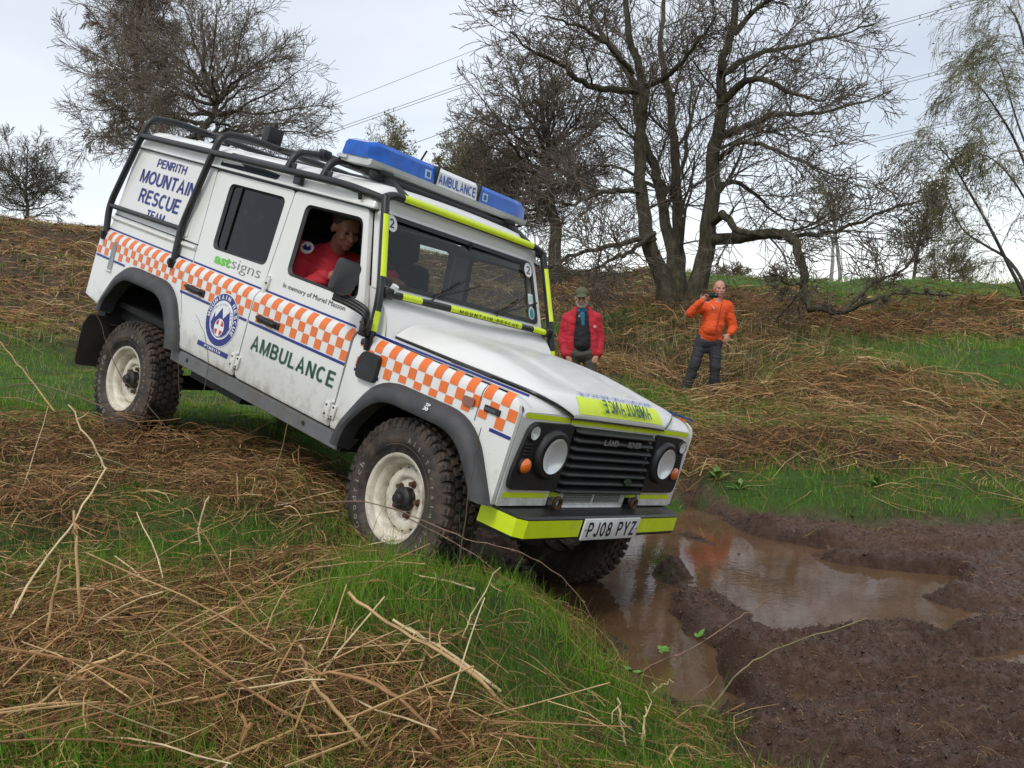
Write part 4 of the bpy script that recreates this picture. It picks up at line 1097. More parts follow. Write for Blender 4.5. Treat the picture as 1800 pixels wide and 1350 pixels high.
def sleeve(name, a, b, r, lab=None):
    a, b = np.array(a, float), np.array(b, float); t = (b - a) / np.linalg.norm(b - a)
    f = np.array((.93, 0, .36)); f -= t * (f @ t); f /= np.linalg.norm(f); g_ = np.cross(t, f); m = MB()
    A = np.linspace(-1.0, 1.0, 9); m.loft([[p_ + r * (f * cos(k) + g_ * sin(k)) for k in A] for p_ in (a, b)])
    return m.build(name, YEL, CG, 60)
sleeve('reflective_tape', (-.845, -.58, 1.882), (-.845, .60, 1.882), R_ + .0022)
for s_ in (-1, 1):
    A0, A1 = np.array((-.600, s_ * .765, 1.36)), np.array((-.828, s_ * .715, 1.862)); d_ = A1 - A0
    sleeve('reflective_tape', A0 + d_ * .16, A0 + d_ * .80, R_ + .0022)
    B0, B1 = np.array((-.530, s_ * .808, 1.10)), np.array((-.600, s_ * .765, 1.36)); d_ = B1 - B0
    sleeve('reflective_tape', B0 + d_ * .22, B0 + d_ * .62, R_ + .0022)
    def lt(y): return (-.585 - .027 * (abs(y) / .762), y, 1.372 - .006 * abs(y) / .762)
sleeve('reflective_tape', lt(-.615), lt(-.47), R_ * .85 + .003); sleeve('reflective_tape', lt(.55), lt(.70), R_ * .85 + .003); sleeve('reflective_tape', lt(-.245), lt(-.02), R_ * .85 + .003); sleeve('reflective_tape', lt(-.02), lt(.42), R_ * .85 + .003)
tm = MB(); stroke_text(tm, 'MOUNTAIN RESCUE', lambda u, v: (-.585 + R_ * .9 + .0045 - .018 * abs(-.18 + .55 * u), -.18 + .55 * u, 1.3615 + .019 * v), .17, 0, .45); tm.build('tape_lettering', INK, CG, 0, fix=False)['kind'] = 'stuff'

# ---- light bar
LB = empty('light_bar', None, VEH)
def lbp(sec, y): return [(x, y, z) for x, z in sec]
base = [(-1.315, 2.006), (-1.055, 2.006), (-1.038, 2.020), (-1.034, 2.044), (-1.334, 2.044), (-1.332, 2.020)]
mb = MB(); ys = [-.705, -.69, .69, .705]
mb.loft([[(x * (1 if i in (1, 2) else 1), y, z) for x, z in base] for i, y in enumerate(ys)], close=True)
for y in (-.705, .705): mb.add(lbp(base, y), [tuple(range(6))])
mb.build('light_bar_base', mat('pale_grey_plastic', (.55, .57, .55), .4), LB, 30)
dome = [(-1.332, 2.0445), (-1.318, 2.128), (-1.295, 2.150), (-1.085, 2.150), (-1.060, 2.128), (-1.040, 2.0445)]
for ya, yb, m_, nm in ((-.712, -.205, BLUEL, 'blue_dome'), (-.183, .183, WHITE2, 'centre_sign'), (.205, .712, BLUEL, 'blue_dome')):
    mb = MB(); a, b = min(ya, yb), max(ya, yb)
    cxm = -1.186
    def sh(sec, k, kz): return [(cxm + (x - cxm) * k, z if z < 2.05 else 2.045 + (z - 2.045) * kz) for x, z in sec]
    if nm == 'blue_dome':
        e = -1 if ya < 0 else 1
        st = [(a, 1, 1), (b - .15, 1, 1), (b - .06, .97, .99), (b, .80, .80)] if e > 0 else [(a, .80, .80), (a + .06, .97, .99), (a + .15, 1, 1), (b, 1, 1)]
    else: st = [(a, 1, 1), (b, 1, 1)]
    R2 = [lbp(sh(dome, k, kz), y) for y, k, kz in st]
    mb.loft(R2, close=True)
    for q in (R2[0], R2[-1]): mb.add(q, [tuple(range(6))])
    mb.build(nm, m_, LB, 25)
for y in (-.194, .194): mb = MB(); mb.box((-1.186, y, 2.098), (.30, .022, .108), bev=.01); mb.build('divider', PLAS, LB)
tm = MB(); stroke_text(tm, 'AMBULANCE', lambda u, v: (-1.0415 - .012 * v, -.168 + .336 * u, 2.058 + .058 * v), .165, 0, .12); tm.build('lettering', BLUEB, LB, 0, fix=False)
for y in (-.262, .262):
    mb = MB(); mb.add([(-1.0415 - .012 * v, y + dy, 2.060 + .050 * v) for dy, v in ((-.026, 0), (.026, 0), (.026, 1), (-.026, 1))], [(0, 1, 2, 3)]); mb.add([(-1.0405 - .012 * v, y + dy, 2.060 + .050 * v) for dy, v in ((-.012, .2), (.014, .2), (.014, .8), (-.012, .8))], [(0, 1, 2, 3)], 1); mb.build('lamp_window', [BLUEL2, mat('dark_lamp_core', (.02, .06, .2), .2)], LB, 0)
mb = MB(); mb.add([(-1.22, -.709, 2.062), (-1.15, -.709, 2.062), (-1.16, -.692, 2.118), (-1.215, -.692, 2.118)], [(0, 1, 2, 3)]); mb.build('lamp_window', BLUEL2, LB, 0)
for k in range(2):
    mb = MB(); s_ = (-1, 1)[k]
    mb.box((-1.19, s_ * .56, 1.992), (.30, .10, .030), bev=.008); mb.box((-1.10, s_ * .56, 1.972), (.10, .08, .05), bev=.01); mb.build('mounting_foot', PLAS, LB)
mb = MB(); mb.tube([(-1.07, -.66, 1.975), (-1.07, .66, 1.975)], .018, 8); mb.tube([(-1.25, -.62, 2.000), (-1.25, .62, 2.000)], .018, 8); mb.build('cross_rail', BLK, LB)
mb = MB(); mb.box((-1.29, -.712, 2.028), (.09, .016, .020), bev=.004); mb.build('end_cap', SILV, LB)

# ---- work lamp, aerial
WL = MB(); WL.box((-2.66, -.30, 2.115), (.08, .105, .11), bev=.012); WL.box((-2.615, -.30, 2.11), (.02, .12, .12), bev=.006); WL.tube([(-2.66, -.30, 2.03), (-2.66, -.30, 2.08)], .02, 8); WL.box((-2.715, -.25, 2.175), (.02, .03, .08), bev=.006)
WL.build('work_lamp', PLAS, VEH)
mb = MB(); mb.tube([(-1.9, .30, 1.95), (-1.78, .34, 2.32)], .007, 6); mb.tube([(-1.9, .30, 1.95), (-1.9, .30, 1.99)], .018, 8); mb.build('radio_aerial', INK, VEH)
mb = MB(); mb.tube([(-2.55, -.15, 2.07), (-2.42, -.05, 2.075), (-2.2, .1, 2.07)], .035, 8); mb.build('strapped_pole', BLK, VEH, 60) if False else None

# ---- door mirror (the far one is folded out of sight, so only this one is built)
mb = MB(); P = rpoly([(-.640, 1.325), (-.622, 1.478), (-.752, 1.486), (-.775, 1.305), (-.70, 1.290)], .03, 4)
mb.prism(P, lambda x, z: (x + .02, -(.975 - (x + .7) * .25), z), lambda x, z: (x + .065, -(.990 - (x + .7) * .25), z))
mb.prism([((x + .70) * .94 - .70, (z - 1.39) * .94 + 1.39) for x, z in P], lambda x, z: (x + .065, -(.990 - (x + .7) * .25), z), lambda x, z: (x + .085, -(.997 - (x + .7) * .25), z))
MR = mb.build('door_mirror', PLAS, VEH, 40)
mb = MB(); q = np.array([(-.690, -.985, 1.288), (-.60, -.965, 1.282), (-.505, -.935, 1.262), (-.478, -.920, 1.238), (-.500, -.895, 1.20), (-.552, -.850, 1.165)])
for k, dz in enumerate((-.016, 0, .016)): mb.tube(smooth_path(q + (0, 0, dz), 4), .013, 8)
mb.box((-.548, -.848, 1.175), (.055, .04, .10), bev=.008); mb.build('mirror_arm', BLK, MR, 50)

# ---- underside
mb = MB()
mb.box((-1.55, 0, .60), (3.9, 1.40, .10)); 
for s_ in (-1, 1): mb.box((-1.5, s_ * .42, .50), (4.15, .09, .14))
mb.box((-.05, 0, .75), (.95, .76, .40)); mb.box((.60, 0, .56), (.14, 1.2, .07)); mb.box((-3.6, 0, .52), (.12, 1.4, .14)); mb.box((-1.9, -.60, .52), (.6, .25, .18))
mb.build('chassis', DARK, VEH)
for a, b, dx in (('fr', 'fl', .18), ('rr', 'rl', -.12)):
    A, B = np.array(WHEELS[a]), np.array(WHEELS[b]); mb = MB(); mb.tube([A + (0, .1, 0), B - (0, .1, 0)], .055, 12)
    c_ = A * .4 + B * .6; mb.lathe([(.001, -.12), (.09, -.11), (.14, -.04), (.14, .04), (.09, .11), (.001, .12)], 16, np.array(Matrix.Translation(c_)))
    for e in (A, B):
        q = e * .82 + (A + B) / 2 * .18; mb.tube([q, q + np.array((0.04, 0, .42))], .035, 10)
    mb.build('axle', DARK, VEH, 40)

# ---- cabin
mb = MB(); mb.box((-2.1, 0, .66), (2.9, 1.5, .04)); mb.box((-3.0, 0, 1.0), (1.1, 1.48, .06)); mb.add([(-2.45, -.74, .7), (-2.45, .74, .7), (-2.45, .70, 1.25), (-2.45, -.70, 1.25)], [(0, 1, 2, 3)])
mb.loft([[(x, y, 1.765) for y in (-.70, .70)] for x in (-.9, -3.55)])
mb.build('cabin_lining', FARDARK, VEH)
mb = MB(); mb.loft([[(x, y, z) for y in (-.70, .70)] for x, z in ((-.70, 1.385), (-.82, 1.385), (-.90, 1.34), (-.92, 1.10), (-.78, 1.0))]); mb.box((-.86, 0, 1.33), (.16, 1.36, .10), bev=.03); mb.box((-.84, .35, 1.37), (.10, .3, .05), bev=.02); mb.build('dashboard', FARDARK, VEH)
for y, x in ((-.38, -1.62), (.38, -1.62)):
    st = empty('front_seat', None, VEH)
    mb = MB(); mb.box((x + .24, y, .98), (.50, .48, .16), bev=.05); mb.build('seat_cushion', SEAT, st, 60)
    mb = MB(); Rt = np.array(Matrix.Rotation(radians(-14), 3, 'Y')); mb.box((x - .06, y, 1.27), (.15, .47, .56), bev=.06, R=Rt); mb.build('seat_back', SEAT, st, 60)
    mb = MB(); mb.box((x - .155, y, 1.63), (.10, .26, .19), bev=.045, R=Rt); mb.tube([(x - .12, y - .06, 1.5), (x - .14, y - .06, 1.6)], .008, 6); mb.tube([(x - .12, y + .06, 1.5), (x - .14, y + .06, 1.6)], .008, 6); mb.build('headrest', SEAT, st, 60)
mb = MB(); mb.box((-2.3, 0, 1.2), (.14, 1.36, .70), bev=.05); mb.box((-2.08, 0, .95), (.45, 1.36, .14), bev=.05); mb.build('rear_bench', SEAT, VEH, 60)
M4 = np.array(Matrix.Translation((-1.06, -.38, 1.36)) @ Matrix.Rotation(radians(62), 4, 'Y') @ Matrix.Rotation(radians(90), 4, 'X'))
mb = MB(); mb.lathe([(.19 + .014 * cos(t), .014 * sin(t)) for t in np.linspace(0, 2 * pi, 9)], 28, M4); mb.lathe([(.001, .01), (.06, .005), (.06, -.02)], 16, M4)
for k in range(4): 
    a = radians(45 + 90 * k); p0 = (M4 @ np.array((.05 * sin(a), 0, .05 * cos(a), 1)))[:3]; p1 = (M4 @ np.array((.19 * sin(a), 0, .19 * cos(a), 1)))[:3]; mb.tube([p0, p1], .012, 6)
mb.tube([(-1.06, -.38, 1.36), (-.85, -.38, 1.22)], .03, 8); mb.build('steering_wheel', INK, VEH, 50)
mb = MB(); mb.box((-.86, .05, 1.70), (.03, .22, .06), bev=.01); mb.tube([(-.85, .05, 1.73), (-.84, .05, 1.77)], .008, 6); mb.build('rear_view_mirror', INK, VEH)

# ---- wheels
def arc_text(mb, txt, a0, a1, r, h, y, mi, fn):
    for i, ch in enumerate(txt):
        if ch == ' ': continue
        a = a0 + (a1 - a0) * i / (len(txt) - 1)
        wd_ = {'l': .3, 'i': .3, '-': .5, 'r': .6, 'A': 1.15, 'G': 1.1, 'o': .95, 'B': 1.0}.get(ch, .85) * h * .8
        hh = h * (.75 if ch in 'aeornc' else (.15 if ch == '-' else 1.0))
        def g(u, v, a=a):
            du, dv = (u - .5) * wd_, v * hh - h / 2 + (h * .4 if ch == '-' else 0)
            rr = r + dv; aa = a + du / r
            return fn(rr, aa, y)
        text_on(mb, ch, g, mi, .01)
tprof = [(.208, .062), (.215, .098), (.232, .112), (.262, .119), (.300, .121), (.335, .116), (.362, .112), (.378, .104), (.386, .090), (.389, .05), (.390, 0)]
tprof = tprof + [(r, -y) for r, y in tprof[-2::-1]]
TYM = {}
def wheel(key):
    cx_, cy_, cz_ = WHEELS[key]; s_ = -1 if cy_ < 0 else 1
    we = empty('wheel', None, VEH); we.location = (cx_, cy_, cz_); 
    we.rotation_euler = (0, 0, (pi if s_ > 0 else 0) + (radians(-5) if key[0] == 'f' else 0))
    # built for the right-hand side: outer face towards -y
    if not TYM:
        mb = MB(); mb.lathe([(r, -y) for r, y in tprof], 64)
        nb = 46
        for row, (y0, w_, l_, ofs) in enumerate(((-.088, .036, .040, 0), (-.045, .034, .036, .5), (0, .034, .036, .1), (.045, .034, .036, .6), (.088, .036, .040, .2))):
            for k in range(nb):
                a = 2 * pi * (k + ofs) / nb; r0 = .392 if abs(y0) < .07 else .388
                Rm = np.array(Matrix.Rotation(a, 3, 'Y')) @ np.array(Matrix.Rotation(radians(14 if row % 2 else -14), 3, 'Z'))
                c = np.array(Matrix.Rotation(a, 3, 'Y')) @ np.array((0, y0, r0))
                hx, hy, hz = l_ / 2, w_ / 2, .012
                vs = [Rm @ np.array((sx * hx * t, sy * hy * t, sz * hz)) + c for sz, t in ((-1, 1), (1, .88)) for sx, sy in ((-1, -1), (1, -1), (1, 1), (-1, 1))]
                mb.add(vs, [(4, 5, 6, 7), (0, 1, 5, 4), (1, 2, 6, 5), (2, 3, 7, 6), (3, 0, 4, 7)])
        for k in range(nb):     # shoulder lugs on the outer sidewall
            a = 2 * pi * (k + .0) / nb; Rm = np.array(Matrix.Rotation(a, 3, 'Y')); c = Rm @ np.array((0, -.111, .368))
            mb.box(c, (.026, .012, .036), 0, Rm)
        def rot(rr, aa, y): return (-rr * sin(-aa) * 1.0, y, rr * cos(aa))
        # angles clockwise from the top, seen from outside (x forward is right)
        arc_text(mb, 'All-Terrain T/A', radians(2), radians(118), .300, .024, -.1225, 1, rot)
        arc_text(mb, 'BFGoodrich', radians(204), radians(284), .300, .034, -.1225, 1, rot)
        for rr in (.262,): mb.lathe([(rr, -.119), (rr + .004, -.1225), (rr + .009, -.119)], 64)
        TYM['t'] = mb.build('tyre', [RUB, mat('grubby_white_lettering', (.26, .245, .22), .6, var=.3, scale=25, dirt=.7, dirtcol=(.10, .08, .06))], we, 35)
        mb = MB(); mb.lathe([(.205, .08), (.212, -.085), (.226, -.104), (.223, -.112), (.213, -.109), (.204, -.099), (.199, -.076), (.184, -.066), (.177, -.052), (.174, -.012), (.160, .0)], 48)
        prf = [(.172, -.010), (.164, -.020), (.158, -.031), (.150, -.036), (.122, -.040), (.110, -.034), (.101, -.020), (.070, -.016), (.058, -.018)]
        mb.lathe(prf, 48); mb.lathe([(.058, -.018), (.056, .04)], 32)
        TYM['r'] = mb.build('rim', CREAM, we, 40)
        mb = MB()
        for k in range(16):
            a = 2 * pi * (k + .3) / 16; Rm = np.array(Matrix.Rotation(a, 3, 'Y')); P = rpoly([(-.010, -.007), (.010, -.007), (.010, .007), (-.010, .007)], .005, 2)
            mb.add([Rm @ np.array((x * .8, -.0345 + .55 * max(0, z_ - .001), .155 + z_ * .8)) for x, z_ in P], [tuple(range(len(P)))])
        TYM['s'] = mb.build('rim_slots', INK, we, 0)
        mb = MB(); mb.lathe([(.060, -.02), (.060, -.062), (.052, -.070), (.034, -.074), (.030, -.094), (.024, -.100), (.001, -.101)], 24)
        for k in range(5):
            a = 2 * pi * (k + .15) / 5; c = np.array((.0825 * sin(a), 0, .0825 * cos(a))); mb.tube([c + (0, -.015, 0), c + (0, -.022, 0)], .019, 12, 1); mb.tube([c + (0, -.02, 0), c + (0, -.046, 0)], .0125, 6, 1)
        TYM['h'] = mb.build('hub', [mat('black_hub_paint', (.012, .011, .010), .5, bump=.3, bscale=60), RUST], we, 40)
    else:
        for k in 'trsh':
            o = TYM[k].copy(); COL.objects.link(o); o.parent = we
    # the wheels stopped at different angles
    return we
for k in ('fr', 'rr', 'fl', 'rl'): wheel(k)

# ================================================================== PEOPLE
SKIN = mat('skin', (.50, .27, .19), .5, var=.12, scale=18)
SKIN2 = mat('ruddy_skin', (.52, .25, .18), .5, var=.15, scale=18)
def cloth(name, col, var=.12): return mat(name, col, .78, var=var, scale=9.0, bump=.5, bscale=14)
REDJ = cloth('red_jacket_cloth', (.46, .016, .030)); ORJ = cloth('orange_jacket_cloth', (.72, .085, .012))
BLKF = cloth('black_fleece', (.010, .009, .012)); TRG = cloth('dark_grey_trouser_cloth', (.030, .030, .036)); TRO = cloth('olive_grey_trouser_cloth', (.062, .056, .048))
CAPM = cloth('olive_cap_cloth', (.085, .09, .045)); BEARD = mat('grey_beard', (.33, .30, .27), .9, var=.3, scale=60, bump=.6, bscale=120)
BOOT = mat('dark_boot_leather', (.02, .018, .018), .6); TEAL = mat('teal_shirt', (.02, .16, .26), .8); EYE = mat('dark_eye', (.02, .015, .012), .3); LIP = mat('lip', (.30, .09, .08), .5)
def cap_geo(a, b, ra, rb, n=14, m=5):
    a, b = np.asarray(a, float), np.asarray(b, float); t = b - a; L = np.linalg.norm(t) + 1e-9; t /= L
    u = np.cross(t, (0, 0, 1.0)); u = np.cross(t, (1.0, 0, 0)) if np.linalg.norm(u) < .2 else u; u /= np.linalg.norm(u); w = np.cross(t, u)
    rings = []
    for k in range(m): 
        q = -pi / 2 + pi / 2 * (k + .5) / m; rings.append((a + t * ra * sin(q), ra * cos(q)))
    for k in range(m): 
        q = pi / 2 * (k + .5) / m; rings.append((b + t * rb * sin(q), rb * cos(q)))
    V = [c + r * (cos(2 * pi * i / n) * u + sin(2 * pi * i / n) * w) for c, r in rings for i in range(n)]
    F = [(j * n + i, j * n + (i + 1) % n, (j + 1) * n + (i + 1) % n, (j + 1) * n + i) for j in range(len(rings) - 1) for i in range(n)]
    F += [tuple(range(n))[::-1], tuple(range((len(rings) - 1) * n, len(rings) * n))]
    return V, F
def ell_geo(c, r, R=None, n=18, m=10):
    V = []; F = []
    for j in range(m):
        q = -pi / 2 + pi * (j + .5) / m
        for i in range(n):
            p_ = np.array((r[0] * cos(q) * cos(2 * pi * i / n), r[1] * cos(q) * sin(2 * pi * i / n), r[2] * sin(q)))
            if R is not None: p_ = np.asarray(R) @ p_
            V.append(p_ + np.asarray(c))
    F = [(j * n + i, j * n + (i + 1) % n, (j + 1) * n + (i + 1) % n, (j + 1) * n + i) for j in range(m - 1) for i in range(n)]
    F += [tuple(range(n))[::-1], tuple(range((m - 1) * n, m * n))]
    return V, F
def blob(name, prims, vox, m, parent=None, iters=4, wrinkle=0.0):
    """joins tapered limbs and volumes into one continuous skin"""
    mb = MB()
    for p_ in prims:
        V, F = cap_geo(*p_[1:]) if p_[0] == 'c' else ell_geo(*p_[1:])
        mb.add(V, F)
    me = bpy.data.meshes.new(name); me.from_pydata(mb.v, [], mb.f)
    o = bpy.data.objects.new(name, me); COL.objects.link(o)
    r = o.modifiers.new('r', 'REMESH'); r.mode = 'VOXEL'; r.voxel_size = vox
    s_ = o.modifiers.new('s', 'SMOOTH'); s_.iterations = iters; s_.factor = .5
    dg = bpy.context.evaluated_depsgraph_get(); dg.update()
    m2 = bpy.data.meshes.new_from_object(o.evaluated_get(dg))
    o.modifiers.clear(); o.data = m2; bpy.data.meshes.remove(me); m2.name = name
    if wrinkle:
        n = len(m2.vertices); co = np.empty(n * 3, np.float32); no_ = np.empty(n * 3, np.float32)
        m2.vertices.foreach_get('co', co); m2.vertices.foreach_get('normal', no_); co = co.reshape(-1, 3); no_ = no_.reshape(-1, 3)
        f = fbm(co[:, 0] * 1.0 + co[:, 2] * .7, co[:, 2] * 2.2 - co[:, 0] * .6 + co[:, 1] * 1.3, .13, 3, 90) + .5 * fbm(co[:, 1] + co[:, 2], co[:, 2] * 3 + co[:, 0], .07, 2, 93)
        co = co + no_ * (f * wrinkle)[:, None]; m2.vertices.foreach_set('co', co.astype(np.float32).ravel())
    m2.materials.append(m); m2.polygons.foreach_set('use_smooth', np.ones(len(m2.polygons), bool)); m2.update()
    if parent is not None: o.parent = parent
    return o
def head_prims(c, yaw=0.0, tilt=0.0, s=1.0, pit=0.0):
    """face towards -y"""
    R = np.array(Matrix.Rotation(yaw, 3, 'Z') @ Matrix.Rotation(tilt, 3, 'Y') @ Matrix.Rotation(pit, 3, 'X')); c = np.asarray(c, float)
    T = lambda p_: c + R @ (np.array(p_) * s)
    P = [('e', T((0, .012, .035)), (.076 * s, .096 * s, .090 * s), R), ('e', T((0, -.022, -.045)), (.060 * s, .068 * s, .068 * s), R), ('c', T((0, -.060, -.088)), T((0, -.052, -.085)), .026 * s, .026 * s),
         ('c', T((0, -.088, .012)), T((0, -.110, -.024)), .009 * s, .015 * s), ('c', T((-.035, -.074, .026)), T((.035, -.074, .026)), .013 * s, .013 * s),
         ('e', T((-.078, .012, -.005)), (.012 * s, .020 * s, .032 * s), R), ('e', T((.078, .012, -.005)), (.012 * s, .020 * s, .032 * s), R),
         ('e', T((-.040, -.062, -.025)), (.024 * s, .024 * s, .022 * s), R), ('e', T((.040, -.062, -.025)), (.024 * s, .024 * s, .022 * s), R),
         ('c', T((-.020, -.086, -.060)), T((.020, -.086, -.060)), .008 * s, .008 * s)]
    return P, T, R
def face_bits(T, R, s, par):
    for sx in (-1, 1):
        mb = MB(); V, F = ell_geo(T((sx * .031, -.084, .008)), (.013 * s, .007 * s, .006 * s), R, 10, 6); mb.add(V, F); mb.build('eye', EYE, par, 60)
    mb = MB(); V, F = ell_geo(T((0, -.093, -.064)), (.024 * s, .006 * s, .005 * s), R, 10, 6); mb.add(V, F); mb.build('mouth', LIP, par, 60)
def hand_prims(w, d, up, s=1.0, curl=.5, thumb=1):
    """palm from wrist w along d; fingers curl towards -up"""
    w, d, up = (np.asarray(q, float) for q in (w, d, up)); d = d / np.linalg.norm(d); up = up - d * (up @ d); up /= np.linalg.norm(up); x = np.cross(d, up)
    P = [('e', w + d * .045 * s, (.018 * s, .042 * s, .050 * s), np.stack([up, x, d], 1))]
    for i, L in enumerate((.072, .080, .074, .058)):
        b = w + d * .082 * s + x * (.030 - .020 * i) * s; m = b + (d * cos(curl * .6) - up * sin(curl * .6)) * L * .5 * s; e = m + (d * cos(curl * 1.7) - up * sin(curl * 1.7)) * L * .5 * s
        P += [('c', b, m, .0095 * s, .0088 * s), ('c', m, e, .0088 * s, .0072 * s)]
    b = w + d * .025 * s + x * .034 * s * thumb; m = b + (d * .6 + x * thumb * .8) * .035 * s; e = m + (d * .9 + x * .1 * thumb - up * .4) * .032 * s
    return P + [('c', b, m, .012 * s, .0105 * s), ('c', m, e, .0105 * s, .0085 * s)]
def place(o, p_, rz=0.0): o.location = p_; o.rotation_euler = (0, 0, rz)

# ---- man in the orange jacket, filming with a phone
hp, T, R = head_prims((.150, -.02, 1.585), yaw=radians(4), tilt=radians(4))
hipL, hipR, kL, kR, fL, fR = (.10, .0, .86), (-.09, .0, .86), (.10, -.05, .46), (-.205, -.04, .47), (.085, 0, .07), (-.33, .02, .09)
shL, shR = (.27, .01, 1.335), (-.12, .0, 1.355); elR, wrR = (-.285, -.13, 1.235), (-.150, -.245, 1.405); elL, wrL = (.365, .03, 1.03), (.275, -.085, .93)
body = [('c', (.03, 0, .90), (.09, 0, 1.28), .12, .13), ('c', (.13, 0, 1.38), (.148, -.005, 1.50), .056, .052), ('c', shL, shR, .06, .06)]
for a, b, c in ((hipL, kL, fL), (hipR, kR, fR)): body += [('c', a, b, .075, .055), ('c', b, c, .05, .038), ('c', c, (c[0], c[1] - .14, c[2] - .03), .036, .032)]
for a, b, c in ((shL, elL, wrL), (shR, elR, wrR)): body += [('c', a, b, .048, .040), ('c', b, c, .038, .028)]
body += hand_prims(wrR, (.55, -.15, .62), (.1, 1, .2), 1.0, .9, 1) + hand_prims(wrL, (-.5, -.15, -.8), (0, -1, 0), 1.0, .6, 1)
M1 = blob('person', hp + body, .0085, SKIN2, None, 2)
face_bits(T, R, 1.0, M1)
jk = [('c', (.025, .0, .945), (.06, .0, 1.08), .160, .175), ('c', (.06, .0, 1.08), (.09, .005, 1.25), .172, .160), ('c', (.245, .01, 1.30), (-.09, .0, 1.315), .095, .09), ('c', (.03, -.06, 1.02), (.06, -.04, 1.18), .14, .13),
      ('c', shL, elL, .088, .072), ('c', elL, np.array(wrL) + (.03, .02, .03), .072, .055), ('c', shR, elR, .085, .072), ('c', elR, wrR, .068, .044), ('c', (.06, .02, 1.385), (.215, .02, 1.385), .060, .060), ('c', (.13, .05, 1.38), (.14, .06, 1.44), .075, .06), ('c', (-.075, 0, .855), (.115, 0, .85), .105, .105)]
blob('jacket', jk, .010, ORJ, M1, 4, .012)
tr = [('c', (-.07, 0, .82), (.10, 0, .82), .118, .118), ('c', (-.04, 0, .75), (.07, 0, .75), .09, .09)] + [q for a, b, c in ((hipL, kL, fL), (hipR, kR, fR)) for q in (('c', a, b, .098, .082), ('c', b, (c[0], c[1], c[2] + .01), .078, .068))]
blob('trousers', tr, .010, TRG, M1, 3, .013)
for c in (fL, fR): blob('boot', [('c', (c[0], c[1] + .03, c[2] - .005), (c[0], c[1] - .16, c[2] - .03), .052, .045), ('c', (c[0], c[1] + .01, c[2]), (c[0], c[1] + .01, c[2] + .07), .052, .055)], .01, BOOT, M1, 2)
mb = MB(); mb.tube([(.150, -.180, 1.37), (.115, -.185, 1.22), (.075, -.205, 1.05), (.05, -.205, .84)], .006, 6); mb.build('zip', cloth('dark_orange_tape', (.35, .03, .008)), M1)
mb = MB(); mb.add([(-.005, -.152, 1.365), (.055, -.160, 1.32), (.045, -.163, 1.28), (.02, -.158, 1.335)], [(0, 1, 2, 3)]); mb.build('collar_lining', mat('pale_lining', (.6, .55, .5), .8), M1, 0)
p_ = at(1237, 690, 13.0); gz = H(p_[0], p_[1])
def settle(o, x, y, z): o.location = (x, y, z)
settle(M1, p_[0] + .05, p_[1], gz + .02)
tag(M1, 'bald person in an orange jacket and dark trousers filming with a phone by the oak', 'person')
ph = MB(); ph.box((0, 0, 0), (.135, .012, .068), bev=.008); ph.box((.03, -.007, .012), (.02, .004, .018), 1, bev=.003)
PH = ph.build('phone', [mat('black_phone_glass', (.010, .010, .012), .15), GREYV]); PH.location = (p_[0] + .05 + .005, p_[1] - .305, gz + .02 + 1.485); PH.rotation_euler = (0, radians(2), 0)
tag(PH, 'black phone held sideways in front of the chin of the person in orange', 'phone')

# ---- man in the red jacket and cap, behind the bonnet
hp, T, R = head_prims((.0, -.035, 1.585), yaw=radians(-8), pit=radians(8), s=1.1)
hipL, hipR, kL, kR, fL, fR = (.10, 0, .88), (-.10, 0, .88), (.12, -.02, .47), (-.12, -.02, .47), (.14, 0, .07), (-.13, 0, .07)
shL, shR = (.195, .01, 1.325), (-.195, .01, 1.325); elL, wrL = (.250, .04, 1.06), (.195, -.07, .86); elR, wrR = (-.250, .04, 1.06), (-.195, -.07, .86)
body = [('c', (0, 0, .92), (0, 0, 1.32), .12, .125), ('c', (0, .0, 1.40), (0, -.015, 1.52), .055, .052), ('c', shL, shR, .055, .055)]
for a, b, c in ((hipL, kL, fL), (hipR, kR, fR)): body += [('c', a, b, .075, .055), ('c', b, c, .05, .038), ('c', c, (c[0], c[1] - .14, c[2] - .03), .036, .032)]
for a, b, c in ((shL, elL, wrL), (shR, elR, wrR)): body += [('c', a, b, .046, .038), ('c', b, c, .038, .028)]
body += hand_prims(wrL, (-.3, -.3, -1), (0, -1, 0), 1, .5, 1) + hand_prims(wrR, (.3, -.3, -1), (0, -1, 0), 1, .5, -1)
M2_ = blob('person', hp + body, .0085, SKIN, None, 2); face_bits(T, R, 1.1, M2_)
blob('fleece', [('c', (0, -.015, .985), (0, -.015, 1.10), .148, .150), ('c', (0, -.015, 1.10), (0, -.005, 1.33), .150, .120), ('c', (-.06, 0, 1.40), (.06, 0, 1.40), .07, .07)], .011, BLKF, M2_, 3, .015)
blob('shirt', [('c', (.01, -.118, 1.24), (0, -.095, 1.37), .026, .040), ('c', (-.035, -.05, 1.425), (.035, -.05, 1.425), .036, .036)], .009, TEAL, M2_, 2)
jk = [('c', shL, elL, .074, .070), ('c', elL, np.array(wrL) + (.02, .02, .0), .068, .062), ('c', shR, elR, .074, .070), ('c', elR, np.array(wrR) + (-.02, .02, .0), .068, .062), ('e', (0, .06, 1.12), (.21, .11, .34)), ('c', (0, .02, 1.42), (.185, .02, 1.335), .062, .070), ('c', (0, .02, 1.42), (-.185, .02, 1.335), .062, .070)]
for sx in (-1, 1): jk += [('c', (sx * .150, -.03, .86), (sx * .125, -.045, 1.28), .085, .070), ('c', (sx * .125, -.045, 1.28), (sx * .085, -.035, 1.44), .062, .040), ('c', (sx * .17, .02, .84), (sx * .17, .02, 1.2), .09, .09)]
jk += [('c', (-.075, .04, 1.435), (.075, .04, 1.435), .05, .05)]
blob('jacket', jk, .010, REDJ, M2_, 4, .011)
